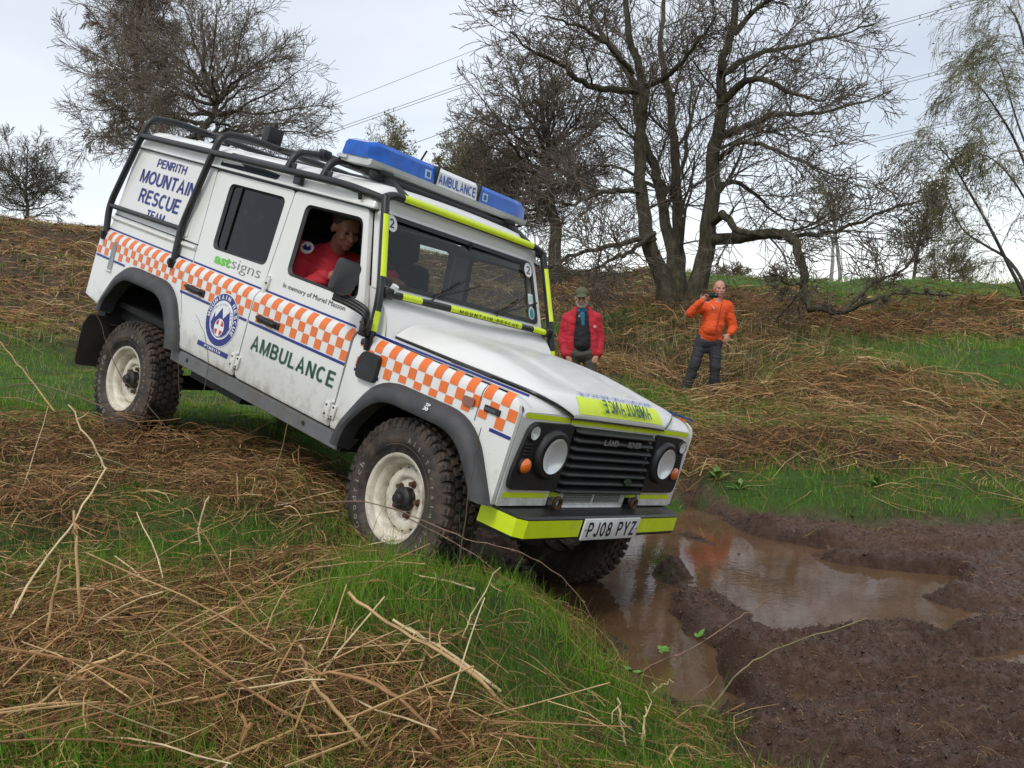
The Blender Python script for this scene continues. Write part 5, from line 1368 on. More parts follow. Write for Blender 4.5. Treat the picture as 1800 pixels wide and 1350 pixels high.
mb = MB(); q = np.linspace(0, 2 * pi, 16, endpoint=False); mb.add([(.165 + .022 * cos(t), -.124, 1.215 + .022 * sin(t)) for t in q], [tuple(range(16))]); mb.build('jacket_emblem', mat('faded_pink_print', (.62, .30, .30), .8), M2_, 0)
blob('trousers', [('c', (-.08, 0, .86), (.08, 0, .86), .128, .128)] + [q for a, b, c in ((hipL, kL, fL), (hipR, kR, fR)) for q in (('c', a, b, .10, .085), ('c', b, c, .082, .068))], .011, TRO, M2_, 3, .018)
for c in (fL, fR): blob('boot', [('c', (c[0], c[1] + .03, c[2] - .005), (c[0], c[1] - .16, c[2] - .03), .052, .045)], .01, BOOT, M2_, 2)
blob('cap', [('e', T((0, .012, .062)), (.096, .116, .084), R), ('e', T((0, -.125, .047)), (.075, .066, .013), np.asarray(R) @ np.array(Matrix.Rotation(radians(12), 3, 'X')))], .007, CAPM, M2_, 1)
blob('beard', [('e', T((0, -.062, -.085)), (.052, .044, .040), R), ('c', T((-.058, -.02, -.045)), T((-.03, -.055, -.085)), .022, .026), ('c', T((.058, -.02, -.045)), T((.03, -.055, -.085)), .022, .026), ('c', T((-.022, -.092, -.052)), T((.022, -.092, -.052)), .009, .009)], .006, BEARD, M2_, 1)
mb = MB()
for sx in (-1, 1): mb.lathe([(.019, -.002), (.021, 0), (.019, .002)], 14, np.array(Matrix.Translation(T((sx * .031, -.096, .005)))))
mb.tube([T((-.011, -.097, .009)), T((.011, -.097, .009))], .0018, 5); mb.build('spectacles', INK, M2_, 60); 
p_ = at(1027, 700, 12.0); hz = at(1027, 504, 12.0)[2]
settle(M2_, p_[0] - .04, p_[1], hz - 1.745)
tag(M2_, 'bearded person in an open red jacket and olive cap standing behind the bonnet', 'person')
RED_FEET = (p_[0], p_[1], hz - 1.745)

# ---- driver, seated at the right-hand window (built in the vehicle's axes)
def drv(name, prims, vox, m, par, it=3, wr=0.0):
    o = blob(name, prims, vox, m, None, it, wr)
    if par is not None: o.parent = par
    return o
Rh = Matrix.Rotation(radians(76), 3, 'Z') @ Matrix.Rotation(radians(-10), 3, 'Y') @ Matrix.Rotation(radians(20), 3, 'X')
hc = np.array((-1.385, -.47, 1.635))
hp, T, R = head_prims((0, 0, 0)); Rn = np.array(Rh)
def TT(p_): return hc + Rn @ np.array(p_)
hp2 = []
for q in hp:
    if q[0] == 'e': hp2.append(('e', hc + Rn @ np.asarray(q[1]), q[2], Rn @ np.asarray(q[3])))
    else: hp2.append(('c', hc + Rn @ np.asarray(q[1]), hc + Rn @ np.asarray(q[2]), q[3], q[4]))
shR, shL = np.array((-1.60, -.575, 1.40)), np.array((-1.53, -.23, 1.42)); elR, wrR = np.array((-1.50, -.655, 1.16)), np.array((-1.21, -.54, 1.395)); elL, wrL = np.array((-1.30, -.20, 1.20)), np.array((-1.10, -.28, 1.42))
body = [('c', (-1.40, -.40, 1.05), (-1.55, -.41, 1.36), .13, .13), ('c', (-1.52, -.41, 1.44), (-1.43, -.45, 1.56), .058, .055), ('c', shR, shL, .06, .06), ('c', shR, elR, .05, .042), ('c', elR, wrR, .040, .030), ('c', shL, elL, .05, .042), ('c', elL, wrL, .04, .03),
        ('c', (-1.38, -.48, 1.06), (-.98, -.50, 1.08), .085, .065), ('c', (-1.38, -.30, 1.06), (-.98, -.28, 1.08), .085, .065), ('c', (-.98, -.50, 1.08), (-.82, -.50, .78), .055, .045), ('c', (-.98, -.28, 1.08), (-.82, -.28, .78), .055, .045)]
body += hand_prims(wrR, (.9, .3, .15), (0, 0, 1), 1.05, .9, 1) + hand_prims(wrL, (.9, -.2, .1), (0, 0, 1), 1.05, .9, -1)
DR = blob('person', hp2 + body, .0085, mat('cabin_shaded_skin', (.33, .15, .10), .6, var=.2, scale=18), None, 2)  # skin colour darkened to stand in for the shade inside the cabin
face_bits(TT, Rn, 1.0, DR)
jk = [('c', (-1.42, -.40, 1.08), (-1.55, -.41, 1.34), .185, .175), ('c', shR, shL, .085, .085), ('c', shR, elR, .098, .088), ('c', elR, elR * .35 + wrR * .65, .080, .056), ('c', shL, elL, .09, .08), ('c', elL, wrL, .07, .05), ('c', (-1.57, -.41, 1.43), (-1.50, -.43, 1.47), .082, .072)]
drv('jacket', jk, .010, REDJ, DR, 3, .022)
drv('trousers', [('c', (-1.38, -.48, 1.04), (-.98, -.50, 1.08), .105, .085), ('c', (-1.38, -.30, 1.04), (-.98, -.28, 1.08), .105, .085), ('c', (-.98, -.50, 1.08), (-.83, -.50, .78), .08, .06), ('c', (-.98, -.28, 1.08), (-.83, -.28, .78), .08, .06)], .012, cloth('navy_trouser_cloth', (.012, .016, .035)), DR, 2)
blob('hair', [('e', TT((0, .026, .052)), (.083, .098, .088), Rn), ('c', TT((-.07, .03, .0)), TT((-.068, .05, -.03)), .016, .014), ('c', TT((.07, .03, .0)), TT((.068, .05, -.03)), .016, .014)], .008, mat('grey_brown_hair', (.07, .05, .04), .9, bump=.5), DR, 1)
mb = MB(); q = np.linspace(0, 2 * pi, 20, endpoint=False); nrm = np.array((.55, -.74, .38)); nrm /= np.linalg.norm(nrm); ux = np.cross((0, 0, 1.0), nrm); ux /= np.linalg.norm(ux); uz = np.cross(nrm, ux)
pc = np.array((-1.532, -.594, 1.455)) + nrm * .016
mb.add([pc + .040 * (cos(t) * ux + sin(t) * uz) for t in q], [tuple(range(20))], 0)
off = nrm * .003; mb.add([pc + off + .040 * (x * ux + z * uz) for x, z in ((-.7, -.1), (-.35, .5), (0, .05), (.35, .5), (.7, -.1), (.4, -.45), (-.4, -.45))], [tuple(range(7))], 1)
mb.build('sleeve_badge', [WHITE2, BLUEV], DR, 0)
DR.matrix_world = VEH.matrix_world
tag(DR, 'driver in a red jacket with a round sleeve badge sitting at the open window', 'person')

# ================================================================== TREES (bare, early spring)
def bark(name, c1, c2, c3, sc=5.0):
    N = NT(name); p = N.n('ShaderNodeBsdfPrincipled'); tc = N.n('ShaderNodeTexCoord'); mp_ = N.n('ShaderNodeMapping'); mp_.inputs['Scale'].default_value = (sc, sc, sc * .3)
    a = N.n('ShaderNodeTexNoise'); N.val(a, Scale=2.5, Detail=7.0, Roughness=.7); N.l(tc.outputs['Object'], mp_.inputs[0]); N.l(mp_.outputs[0], a.inputs['Vector'])
    r = N.n('ShaderNodeValToRGB'); e = r.color_ramp.elements; e.new(.5)
    for i, (q, c) in enumerate(((.3, c1), (.5, c2), (.72, c3))): e[i].position = q; e[i].color = c4(c)
    N.l(a.outputs['Fac'], r.inputs[0]); N.l(r.outputs[0], p.inputs['Base Color']); p.inputs['Roughness'].default_value = .9; p.inputs['Specular IOR Level'].default_value = .2
    b = N.n('ShaderNodeBump'); b.inputs['Strength'].default_value = .9; b.inputs['Distance'].default_value = .05; N.l(a.outputs['Fac'], b.inputs['Height']); N.l(b.outputs[0], p.inputs['Normal'])
    N.l(p.outputs[0], N.out.inputs[0]); return N.m
OAKB = bark('oak_bark', (.024, .021, .014), (.075, .066, .045), (.14, .135, .085))
OAKT = mat('oak_twig_bark', (.125, .102, .078), .9, var=.3, scale=.6)
REDT = mat('reddish_twig_bark', (.13, .088, .058), .9, var=.3, scale=.6)
OLIT = mat('olive_budding_twig', (.17, .155, .085), .9, var=.3, scale=.6)
BIRB = bark('birch_bark', (.05, .045, .04), (.34, .32, .29), (.55, .53, .49), 3.0)
GREYB = bark('grey_bark', (.035, .031, .025), (.095, .084, .066), (.16, .15, .12))
BUD = attr_mat('opening_buds', [(.10, .11, .035), (.20, .20, .07), (.28, .25, .12)], transl=.3)

class Grow:
    """branching skeleton; collects tapered limbs by thickness"""
    def __init__(s, seed): s.r = np.random.default_rng(seed); s.paths = []; s.tips = []
    def rv(s): 
        v = s.r.normal(size=3); return v / np.linalg.norm(v)
    def limb(s, pts, r0, r1): s.paths.append((np.asarray(pts, float), np.linspace(r0, r1, len(pts)), 0))
    def branch(s, p, d, L, r, lev, P):
        """grows one branch with gnarled turns, spawns children"""
        n = P['seg'][min(lev, len(P['seg']) - 1)]; st = L / n; pts = [p]; d = d / np.linalg.norm(d); D = [d]
        w = P['gnarl'][min(lev, len(P['gnarl']) - 1)]; g = P['grav'][min(lev, len(P['grav']) - 1)]
        for i in range(n):
            d = d + s.rv() * w + np.array((0, 0, g)); d /= np.linalg.norm(d); p2 = p + d * st
            if 'env' in P and i > 0 and (((p2 - P['env'][0]) / P['env'][1]) ** 2).sum() > s.r.uniform(.9, 1.12): break
            p = p2; pts.append(p); D.append(d)
        n = len(pts) - 1
        if n < 1: return
        r1 = r * P.get('taper', .35); rad = np.linspace(r, max(r1, P['rmin']), n + 1); s.paths.append((np.array(pts), rad, lev))
        if lev >= P['lev']: s.tips.append((pts[-1], d)); return
        s.kids(np.array(pts), rad, D, L, lev, P)
    def kids(s, pts, rad, D, L, lev, P, nk=None, t0=None):
        nk = nk or P['kids'][min(lev, len(P['kids']) - 1)]; nk = max(2, int(round(nk * s.r.uniform(.75, 1.25)))); t0 = P['t0'][min(lev, len(P['t0']) - 1)] if t0 is None else t0
        az = s.r.uniform(0, 2 * pi)
        for k in range(nk):
            t = t0 + (1 - t0) * (k + s.r.uniform(.2, 1.0)) / nk; t = min(t, 1.0)
            f = t * (len(pts) - 1); i = min(int(f), len(pts) - 2); q = pts[i] + (pts[i + 1] - pts[i]) * (f - i); d = D[i]
            az += 2.4 + s.r.uniform(-.7, .7)
            u = np.cross(d, (0, 0, 1.0)); u = np.array((1.0, 0, 0)) if np.linalg.norm(u) < .1 else u / np.linalg.norm(u); v = np.cross(d, u)
            a = radians(P['ang'][min(lev, len(P['ang']) - 1)]) * s.r.uniform(.65, 1.3) * (1.0 - .35 * t)
            dd = d * cos(a) + (u * cos(az) + v * sin(az)) * sin(a)
            lr = P['ratio'][min(lev, len(P['ratio']) - 1)] * s.r.uniform(.65, 1.25) * (1 - .35 * (t - t0))
            rr = max(P['rmin'], np.interp(f, range(len(rad)), rad) * P.get('rr', .55) * s.r.uniform(.75, 1.05))
            s.branch(q, dd, L * lr, rr, lev + 1, P)
def dome(seed, base, C, R, r0, lab, P=None, n1=34, n2=9, mt=None, mw=None, droop=0.0, lead=.75, **k):
    """broad crown: limbs reach for points spread over a rounded envelope"""
    g = Grow(seed); base = np.asarray(base, float).copy(); base[2] = H(base[0], base[1]) - .1; C = np.asarray(C, float); R = np.asarray(R, float); rd = g.r
    Q = dict(seg=[8, 8, 6, 5, 3], gnarl=[.12, .2, .24, .26, .28], grav=[.05, .03, .02 - droop * .5, .02 - droop, .01 - droop], kids=[9, 8, 6, 5], t0=[.2, .15, .10, .10], ang=[50, 48, 45, 40], ratio=[.6, .5, .72, .85], rmin=.0075, lev=4, rr=.5, taper=.3, env=(C, R * 1.15))
    Q.update(P or {}); top = C + (rd.normal() * .1, rd.normal() * .1, R[2] * lead); n = 12
    T = np.array([base + (top - base) * t + np.array((rd.normal(), rd.normal(), 0)) * .10 * sin(pi * t) * R[0] * .3 for t in np.linspace(0, 1, n)]); T = smooth_path(T, 2); rad = np.interp(np.linspace(0, 1, len(T)), [0, .06, .3, 1], [r0 * 1.5, r0, r0 * .8, r0 * .10]); g.paths.append((T, rad, 0))
    for i in range(n1):
        z = 1 - 1.55 * (i + .5) / n1; a = i * 2.39996 + rd.uniform(-.3, .3); q = math.sqrt(max(0, 1 - z * z)); E = C + R * np.array((q * cos(a), q * sin(a), z)) * rd.uniform(.78, .96)
        zs = base[2] + (top[2] - base[2]) * np.clip(.24 + .46 * (z * .5 + .5) + rd.uniform(-.08, .08), .16, .85); j = int(np.argmin(np.abs(T[:, 2] - zs))); S = T[j]; d = E - S; L = np.linalg.norm(d)
        K = S + np.array((d[0], d[1], 0)) * .40 + (0, 0, max(d[2] * .25, .10 * L)); t = np.linspace(0, 1, 11)[:, None]; B = (1 - t) ** 2 * S + 2 * t * (1 - t) * K + t ** 2 * E
        w = np.cumsum(rd.normal(size=B.shape), 0) * L * .022; B = B + w - w[0]
        rl = min(rad[j] * .62, .022 * L + .012); ra = np.linspace(rl ** .8, .010 ** .8, 11) ** 1.25; g.paths.append((B, ra, 1)); D = np.gradient(B, axis=0); D /= np.linalg.norm(D, axis=1)[:, None]
        g.kids(B, ra, list(D), L * .55 + .3, 1, Q, n2, .22)
    return tree(k.pop('nm', 'bare_tree'), g, base, lab, mt or GREYB, mw or OAKT, **k)
def tubes(paths):
    V = []; F = []; o = 0
    for pts, rad, lev in paths:
        n = 10 if rad[0] > .08 else (6 if rad[0] > .025 else (4 if rad[0] > .010 else 3)); m = len(pts)
        T = np.empty_like(pts); T[1:-1] = pts[2:] - pts[:-2]; T[0] = pts[1] - pts[0]; T[-1] = pts[-1] - pts[-2]; T /= np.linalg.norm(T, axis=1)[:, None] + 1e-12
        ref = np.where(np.abs(T[:, 2:3]) > .9, np.array([[1.0, 0, 0]]), np.array([[0, 0, 1.0]]))
        u = np.cross(T, ref if (np.abs(T[:, 2]) > .9).all() or (np.abs(T[:, 2]) <= .9).all() else np.array([[.31, .95, .05]])); u /= np.linalg.norm(u, axis=1)[:, None] + 1e-12; w = np.cross(T, u)
        a = np.arange(n) * 2 * pi / n
        R = rad[:, None, None]
        V.append((pts[:, None, :] + R * (np.cos(a)[None, :, None] * u[:, None, :] + np.sin(a)[None, :, None] * w[:, None, :])).reshape(-1, 3))
        i = np.arange(m - 1)[:, None] * n; k = np.arange(n)[None, :]; k2 = (k + 1) % n
        F.append((np.stack([i + k, i + k2, i + n + k2, i + n + k], -1)).reshape(-1, 4) + o); o += m * n
    return np.concatenate(V), np.concatenate(F)
def tree(name, g, base, lab, mtrunk, mtwig, cut=.022, buds=0, budsize=.05, group=None, budmat=None, cat='tree'):
    base = np.asarray(base, float)
    big = [q for q in g.paths if q[1][0] >= cut]; fine = [q for q in g.paths if q[1][0] < cut]
    t = empty(name); t.location = base; tag(t, lab, cat, group)
    for nm, L, m in (('trunk', big, mtrunk), ('crown', fine, mtwig)):
        if not L: continue
        V, F = tubes(L); raw_mesh(nm, V - base, F, m, parent=t, smooth=nm == 'trunk')
    if buds and g.tips:
        r = g.r; n = len(g.tips) * buds; P = np.repeat(np.array([q[0] for q in g.tips]), buds, 0) + r.normal(size=(n, 3)) * budsize * 2.2
        A = r.normal(size=(n, 3)) * budsize; B = r.normal(size=(n, 3)) * budsize * .6
        V = np.stack([P, P + A + B, P + A * 1.3 - B], 1).reshape(-1, 3) - base; F = np.arange(n * 3).reshape(-1, 3)
        raw_mesh('buds', V, F, budmat or BUD, dict(tone=('FACE', r.uniform(0, 1, n))), parent=t)['kind'] = 'stuff'
    return t

# ---- the big oak behind the person in orange: main limbs follow the photograph
g = Grow(11)
D0 = 17.5
def ap(L): return smooth_path([at(u, v, D0 + dd) for u, v, dd in L], 4)
OB = at(1195, 572, D0); OB[2] = H(OB[0], OB[1])
OAKP = dict(seg=[9, 7, 6, 4, 3], gnarl=[.16, .22, .26, .30, .30], grav=[.03, .02, .03, .03, .02], kids=[7, 7, 8, 6], t0=[.25, .15, .10, .10], ang=[55, 58, 55, 48], ratio=[.62, .62, .72, .80], rmin=.0062, lev=4, rr=.56, taper=.30, env=(at(1185, 250, D0), np.array((5.2, 4.8, 5.2))))
main = [
    ([(1185, 590, 0), (1168, 500, -.1), (1140, 420, -.2), (1127, 340, -.3), (1124, 240, -.3), (1130, 150, -.5), (1105, 60, -.7), (1095, -40, -.8)], .19, .045),
    ([(1200, 590, .1), (1190, 500, .2), (1178, 430, .3), (1165, 360, .5), (1150, 290, .6), (1120, 215, 1.0), (1110, 140, 1.3), (1080, 80, 1.6)], .16, .035),
    ([(1205, 590, .2), (1196, 480, .5), (1190, 380, .8), (1186, 270, 1.0), (1178, 170, 1.2), (1160, 90, 1.5), (1170, -20, 1.8)], .15, .04),
    ([(1215, 590, 0), (1222, 510, -.1), (1240, 440, -.2), (1250, 350, -.4), (1257, 260, -.5), (1270, 190, -.6), (1268, 120, -.7), (1290, 40, -1.0), (1300, -50, -1.2)], .21, .05)]
limbs = [
    ([(1245, 422, -.2), (1300, 418, -.9), (1345, 410, -1.6), (1392, 418, -2.2), (1410, 470, -2.5), (1418, 535, -2.7), (1450, 545, -2.9), (1478, 550, -3.0), (1530, 530, -3.4), (1590, 515, -3.6), (1670, 522, -3.8)], .115, .016),
    ([(1250, 390, -.3), (1270, 378, -.9), (1292, 400, -1.3), (1330, 412, -1.6), (1400, 415, -2.0), (1470, 405, -2.3), (1560, 370, -2.6), (1640, 350, -2.6)], .085, .014),
    ([(1270, 235, -.6), (1310, 225, -.2), (1350, 205, .3), (1420, 200, .8), (1500, 185, 1.2), (1560, 160, 1.5)], .085, .014),
    ([(1262, 185, -.6), (1300, 150, -1.0), (1335, 140, -1.5), (1400, 165, -2.0), (1450, 180, -2.3)], .09, .015),
    ([(1270, 130, -.8), (1330, 95, -.2), (1400, 80, .4), (1480, 60, .9), (1540, 40, 1.2)], .07, .014),
    ([(1290, 60, -1), (1340, 10, -1.2), (1400, -30, -1.5)], .06, .02),
    ([(1258, 330, -.4), (1290, 320, .4), (1330, 345, 1.0), (1370, 380, 1.4), (1420, 390, 1.8)], .06, .012),
    ([(1125, 160, -.4), (1060, 155, -.9), (1015, 140, -1.3), (985, 110, -1.6), (940, 95, -2.0), (900, 55, -2.4)], .075, .014),
    ([(1122, 155, -.4), (1060, 60, -.1), (1040, 20, .2), (1030, -40, .4)], .06, .02),
    ([(1112, 130, -.6), (1080, 90, -1.1), (1050, 65, -1.6), (1000, 40, -2.0), (950, 30, -2.4)], .055, .012),
    ([(1125, 335, -.3), (1085, 335, -.9), (1040, 345, -1.5), (1000, 360, -2.0), (950, 350, -2.4)], .06, .012),
    ([(1150, 420, -.2), (1100, 425, -.8), (1050, 440, -1.3), (1000, 450, -1.8), (975, 470, -2.2), (940, 480, -2.5)], .065, .012),
    ([(1150, 410, -.2), (1110, 440, -1.2), (1080, 455, -1.9), (1050, 468, -2.4), (1010, 480, -2.9)], .055, .012),
    ([(1165, 345, .5), (1195, 300, 1.2), (1210, 230, 1.9), (1215, 160, 2.4), (1205, 80, 2.8)], .055, .014),
    ([(1195, 330, .8), (1150, 330, 1.5), (1100, 300, 2.2), (1050, 290, 2.8), (1000, 300, 3.2)], .055, .012),
    ([(1140, 150, -.5), (1190, 120, -1.2), (1230, 70, -1.8), (1260, 20, -2.2)], .06, .014),
    ([(1265, 280, -.5), (1300, 250, -1.4), (1350, 260, -2.2), (1420, 290, -2.8), (1480, 310, -3.2)], .06, .012),
    ([(1418, 470, -2.5), (1400, 500, -2.9), (1370, 490, -3.2)], .03, .01), ([(1478, 550, -3.0), (1530, 500, -2.8), (1590, 470, -2.6), (1640, 400, -2.4)], .035, .01)]
for L, r0, r1 in main + limbs:
    pts = ap(L)
    if r0 > .15: pts[0][2] = min(pts[0][2], H(pts[0][0], pts[0][1]) - .15)
    nj = np.array([g.rv() * .03 for _ in pts]); nj[0] = 0; pts = pts + nj
    rad = np.linspace(r0 ** .8, r1 ** .8, len(pts)) ** 1.25
    if r0 > .15: rad[:6] *= np.array([2.1, 1.7, 1.45, 1.28, 1.15, 1.06])
    g.paths.append((pts, rad, 0)); D = np.gradient(pts, axis=0); D /= np.linalg.norm(D, axis=1)[:, None]; Ln = np.linalg.norm(np.diff(pts, axis=0), axis=1).sum()
    if r0 > .15: g.kids(pts, rad * .5, list(D), Ln * .36, 1, OAKP, 11, .35)
    elif L[0][0] == 1245: g.kids(pts[:26], rad[:26] * .7, list(D), Ln * .16 + .3, 1, OAKP, 6, .3); g.kids(pts[24:], rad[24:] * .8, list(D)[24:], Ln * .14 + .2, 1, OAKP, 6, .4)
    else: g.kids(pts, rad * .8, list(D), Ln * .40 + .3, 1, OAKP, 10, .18)
tree('oak_tree', g, OB, 'large bare oak with several trunks and long drooping limbs behind the person in orange', OAKB, OAKT)

def oak(seed, base, h, lean, lab, wid=1.0, P=None, mt=GREYB, mw=OAKT, r0=None, nl=7, **k):
    g = Grow(seed); base = np.asarray(base, float).copy(); base[2] = H(base[0], base[1]) - .1
    Q = dict(seg=[8, 7, 6, 4, 3], gnarl=[.12, .2, .24, .28, .3], grav=[.06, .05, .03, .02, .01], kids=[nl, 7, 6, 5, 4], t0=[.22, .2, .15, .15], ang=[52 * wid, 50, 48, 45], ratio=[.66, .58, .55, .52], rmin=.009, lev=4, rr=.55, taper=.30)
    Q.update(P or {}); g.branch(base, np.array((lean[0], lean[1], 1.0)), h * .62, r0 or h * .030, 0, Q)
    return tree('bare_tree' if 'nm' not in k else k.pop('nm'), g, base, lab, mt, mw, **k)
LTW = mat('grey_brown_twig_bark', (.17, .14, .105), .9, var=.3, scale=.6)
def vw(u, v, d): return at(u, v, d)
def mpx(d): return d / FPX
dome(21, at(372, 470, 30), vw(355, 195, 30), (232 * mpx(30), 205 * mpx(30), 245 * mpx(30)), .19, 'broad bare tree with a rounded crown behind the roof rack', None, 38, 10, None, LTW)
dome(22, at(255, 470, 33), vw(245, 130, 33), (88 * mpx(33), 88 * mpx(33), 250 * mpx(33)), .13, 'tall brownish drooping tree half hidden in the broad rounded crown', dict(kids=[9, 8, 8, 6]), 34, 8, GREYB, REDT, droop=.14, lead=.9)
dome(23, at(45, 402, 37), vw(48, 318, 37), (92 * mpx(37), 80 * mpx(37), 88 * mpx(37)), .10, 'small round bare tree at the far left on the skyline', dict(kids=[9, 7, 6, 4]), 26, 8)
dome(25, at(978, 480, 25), vw(945, 265, 25), (165 * mpx(25), 140 * mpx(25), 205 * mpx(25)), .20, 'leaning bare oak left of the large oak, half hidden by it', dict(gnarl=[.12, .24, .28, .3, .3]), 34, 9, OAKB, OAKT)
dome(26, at(905, 470, 29), vw(905, 360, 29), (105 * mpx(29), 95 * mpx(29), 110 * mpx(29)), .10, 'brown bushy bare tree just behind the light bar', dict(kids=[9, 8, 6, 4]), 28, 8, GREYB, REDT)
dome(27, at(830, 470, 36), vw(828, 320, 36), (78 * mpx(36), 75 * mpx(36), 95 * mpx(36)), .10, 'olive green budding tree behind the far end of the light bar', dict(kids=[9, 8, 6, 4], rmin=.010), 26, 8, GREYB, OLIT, buds=1, budsize=.05)
dome(28, at(688, 460, 44), vw(686, 290, 44), (42 * mpx(44), 42 * mpx(44), 95 * mpx(44)), .09, 'slim pale birch rising behind the near end of the light bar', dict(kids=[9, 7, 5, 4], rmin=.010), 22, 7, BIRB, OLIT, droop=.08, lead=.9, buds=1, budsize=.05, nm='birch_tree')
# far hill trees on the right
for i, (u, d, h, lab) in enumerate(((1459, 33, 5.6, 'white stemmed birch on the skyline, left one of the pair under the oak limb'), (1477, 33.4, 5.9, 'white stemmed birch on the skyline, right one of the pair under the oak limb'))):
    oak(30 + i, at(u, 520, d), h, (.02 * (1 - 2 * i), 0), lab, .6, dict(kids=[10, 6, 5, 3], rmin=.009, t0=[.35, .15, .15, .2], grav=[.12, .02, -.04, -.08], ratio=[.42, .55, .5, .5]), BIRB, OLIT, r0=.075, nm='birch_tree')
oak(33, at(1603, 512, 33), 5.4, (.03, 0), 'slender dark stemmed birch between the pair and the round bush', .7, dict(kids=[11, 6, 5, 4], rmin=.009, t0=[.25, .15, .15, .2], grav=[.12, .02, -.04, -.08], ratio=[.45, .55, .5, .5]), GREYB, OLIT, r0=.07, buds=1, nm='birch_tree')
dome(34, at(1668, 512, 42), vw(1666, 480, 42), (58 * mpx(42), 55 * mpx(42), 46 * mpx(42)), .05, 'low round bare bush on the right skyline', dict(kids=[8, 7, 5, 3], rmin=.009), 26, 7, GREYB, OLIT, nm='bush', cat='bush')
dome(35, at(1285, 503, 38), vw(1285, 488, 38), (36 * mpx(38), 36 * mpx(38), 26 * mpx(38)), .04, 'small scrubby bush on the skyline behind the bald head', dict(kids=[8, 6, 5, 3], rmin=.009), 20, 6, GREYB, OLIT, nm='bush', cat='bush')
# weeping birch at the right edge
g = Grow(41); D1 = 20.0
WB = at(1815, 560, D1); WB[2] = H(WB[0], WB[1])
WP = dict(seg=[8, 7, 7, 6, 4], gnarl=[.1, .13, .14, .14, .15], grav=[.02, -.03, -.14, -.22, -.2], kids=[8, 9, 9, 8], t0=[.25, .15, .1, .1], ang=[45, 50, 45, 40], ratio=[.6, .62, .62, .62], rmin=.0045, lev=4, rr=.46, taper=.3)
for L, r0, r1 in [([(1815, 575, 0), (1800, 520, 0), (1775, 470, 0), (1740, 400, -.1), (1705, 340, -.2), (1670, 280, -.3), (1640, 250, -.4)], .055, .008), ([(1820, 575, .1), (1800, 500, .3), (1770, 455, .6), (1730, 430, .9), (1690, 400, 1.1), (1660, 330, 1.3), (1650, 290, 1.4)], .046, .008),
                  ([(1830, 575, .2), (1840, 400, .3), (1830, 250, .4), (1810, 120, .5), (1790, 40, .5), (1770, 10, .5)], .08, .010), ([(1838, 390, .3), (1790, 260, 0), (1750, 190, -.3), (1720, 150, -.5), (1700, 140, -.6)], .035, .007), ([(1835, 350, .3), (1900, 200, .6), (1930, 100, .8)], .04, .008), ([(1835, 330, .3), (1790, 220, .8), (1760, 120, 1.1), (1740, 100, 1.2)], .03, .007), ([(1838, 420, .2), (1790, 330, -.2), (1745, 280, -.6), (1700, 265, -.9)], .03, .007)]:
    pts = smooth_path([at(u, v, D1 + dd) for u, v, dd in L], 4)
    if v_ := (r0 > .044 and L[0][1] > 570): pts[0][2] = H(pts[0][0], pts[0][1]) - .15
    rad = np.linspace(r0, r1, len(pts)); g.paths.append((pts, rad, 0)); D = np.gradient(pts, axis=0); D /= np.linalg.norm(D, axis=1)[:, None]; Ln = np.linalg.norm(np.diff(pts, axis=0), axis=1).sum()
    g.kids(pts, rad * .7, list(D), Ln * .34 + .3, 1, WP, 13, .35)
tree('weeping_birch', g, WB, 'weeping birch with fine hanging budding twigs at the right edge', GREYB, OLIT, buds=1, budsize=.022)
# tree standing behind the photographer, seen only as a reflection in the windscreen
oak(50, (6.5, -6.5, 0), 11.5, (-.05, .1), 'bare tree behind the photographer, mirrored in the windscreen', 1.2, dict(kids=[9, 7, 6, 4], rmin=.012, lev=3), OAKB, OAKT)

# ---- overhead wires
WIRE = mat('dull_aluminium_wire', (.05, .052, .055), .6)
def wire(u0, v0, d0, u1, v1, d1, lab, double, ext=(.6, 1.2), r=.021):
    A, B = at(u0, v0, d0), at(u1, v1, d1); d = B - A; A2, B2 = A - d * ext[0], B + d * ext[1]
    m = MB(); n = 12
    for k in range(2 if double else 1):
        off = np.array((0, 0, -.24 * k)); m_ = [A2 + (B2 - A2) * t + off for t in np.linspace(0, 1, n)]
        m.tube(m_, r, 5)
    if double:
        for t in (.37, .52): q = A2 + (B2 - A2) * t; m.tube([q + (0, 0, .02), q + (0, 0, -.26)], r * 1.6, 5)
    o = m.build('overhead_wire', WIRE, None, 60); tag(o, lab, 'power line', 'power line wires across the sky'); o['kind'] = 'thing'
wire(580, 188, 95, 832, 89, 84, 'single thin wire highest in the sky left of the oak', False, (.8, 1.0), .02)
wire(580, 230, 80, 847, 136, 71, 'double wire crossing the sky above the light bar', True, (.8, .6))
wire(711, 258, 85, 797, 227, 81, 'lowest wire left of the oak, running behind its crown', False, (1.2, 2.5), .026)
wire(1540, 49, 66, 1710, 0, 60, 'double wire at the top right, above the other two', True, (.3, .8))
wire(1570, 146, 70, 1715, 108, 65, 'double wire at the right between the upper and lower ones', True, (.4, .9))
wire(1545, 242, 75, 1670, 214, 71, 'lowest double wire at the right, ending behind the birch', True, (.4, 1.2))

0 and print('TRIS', sorted([(sum(len(c.data.polygons) for c in o.children if c.type == 'MESH') * 2, o.name) for o in SC.objects if o.parent is None and 'tree' in o.name or 'birch' in o.name]))

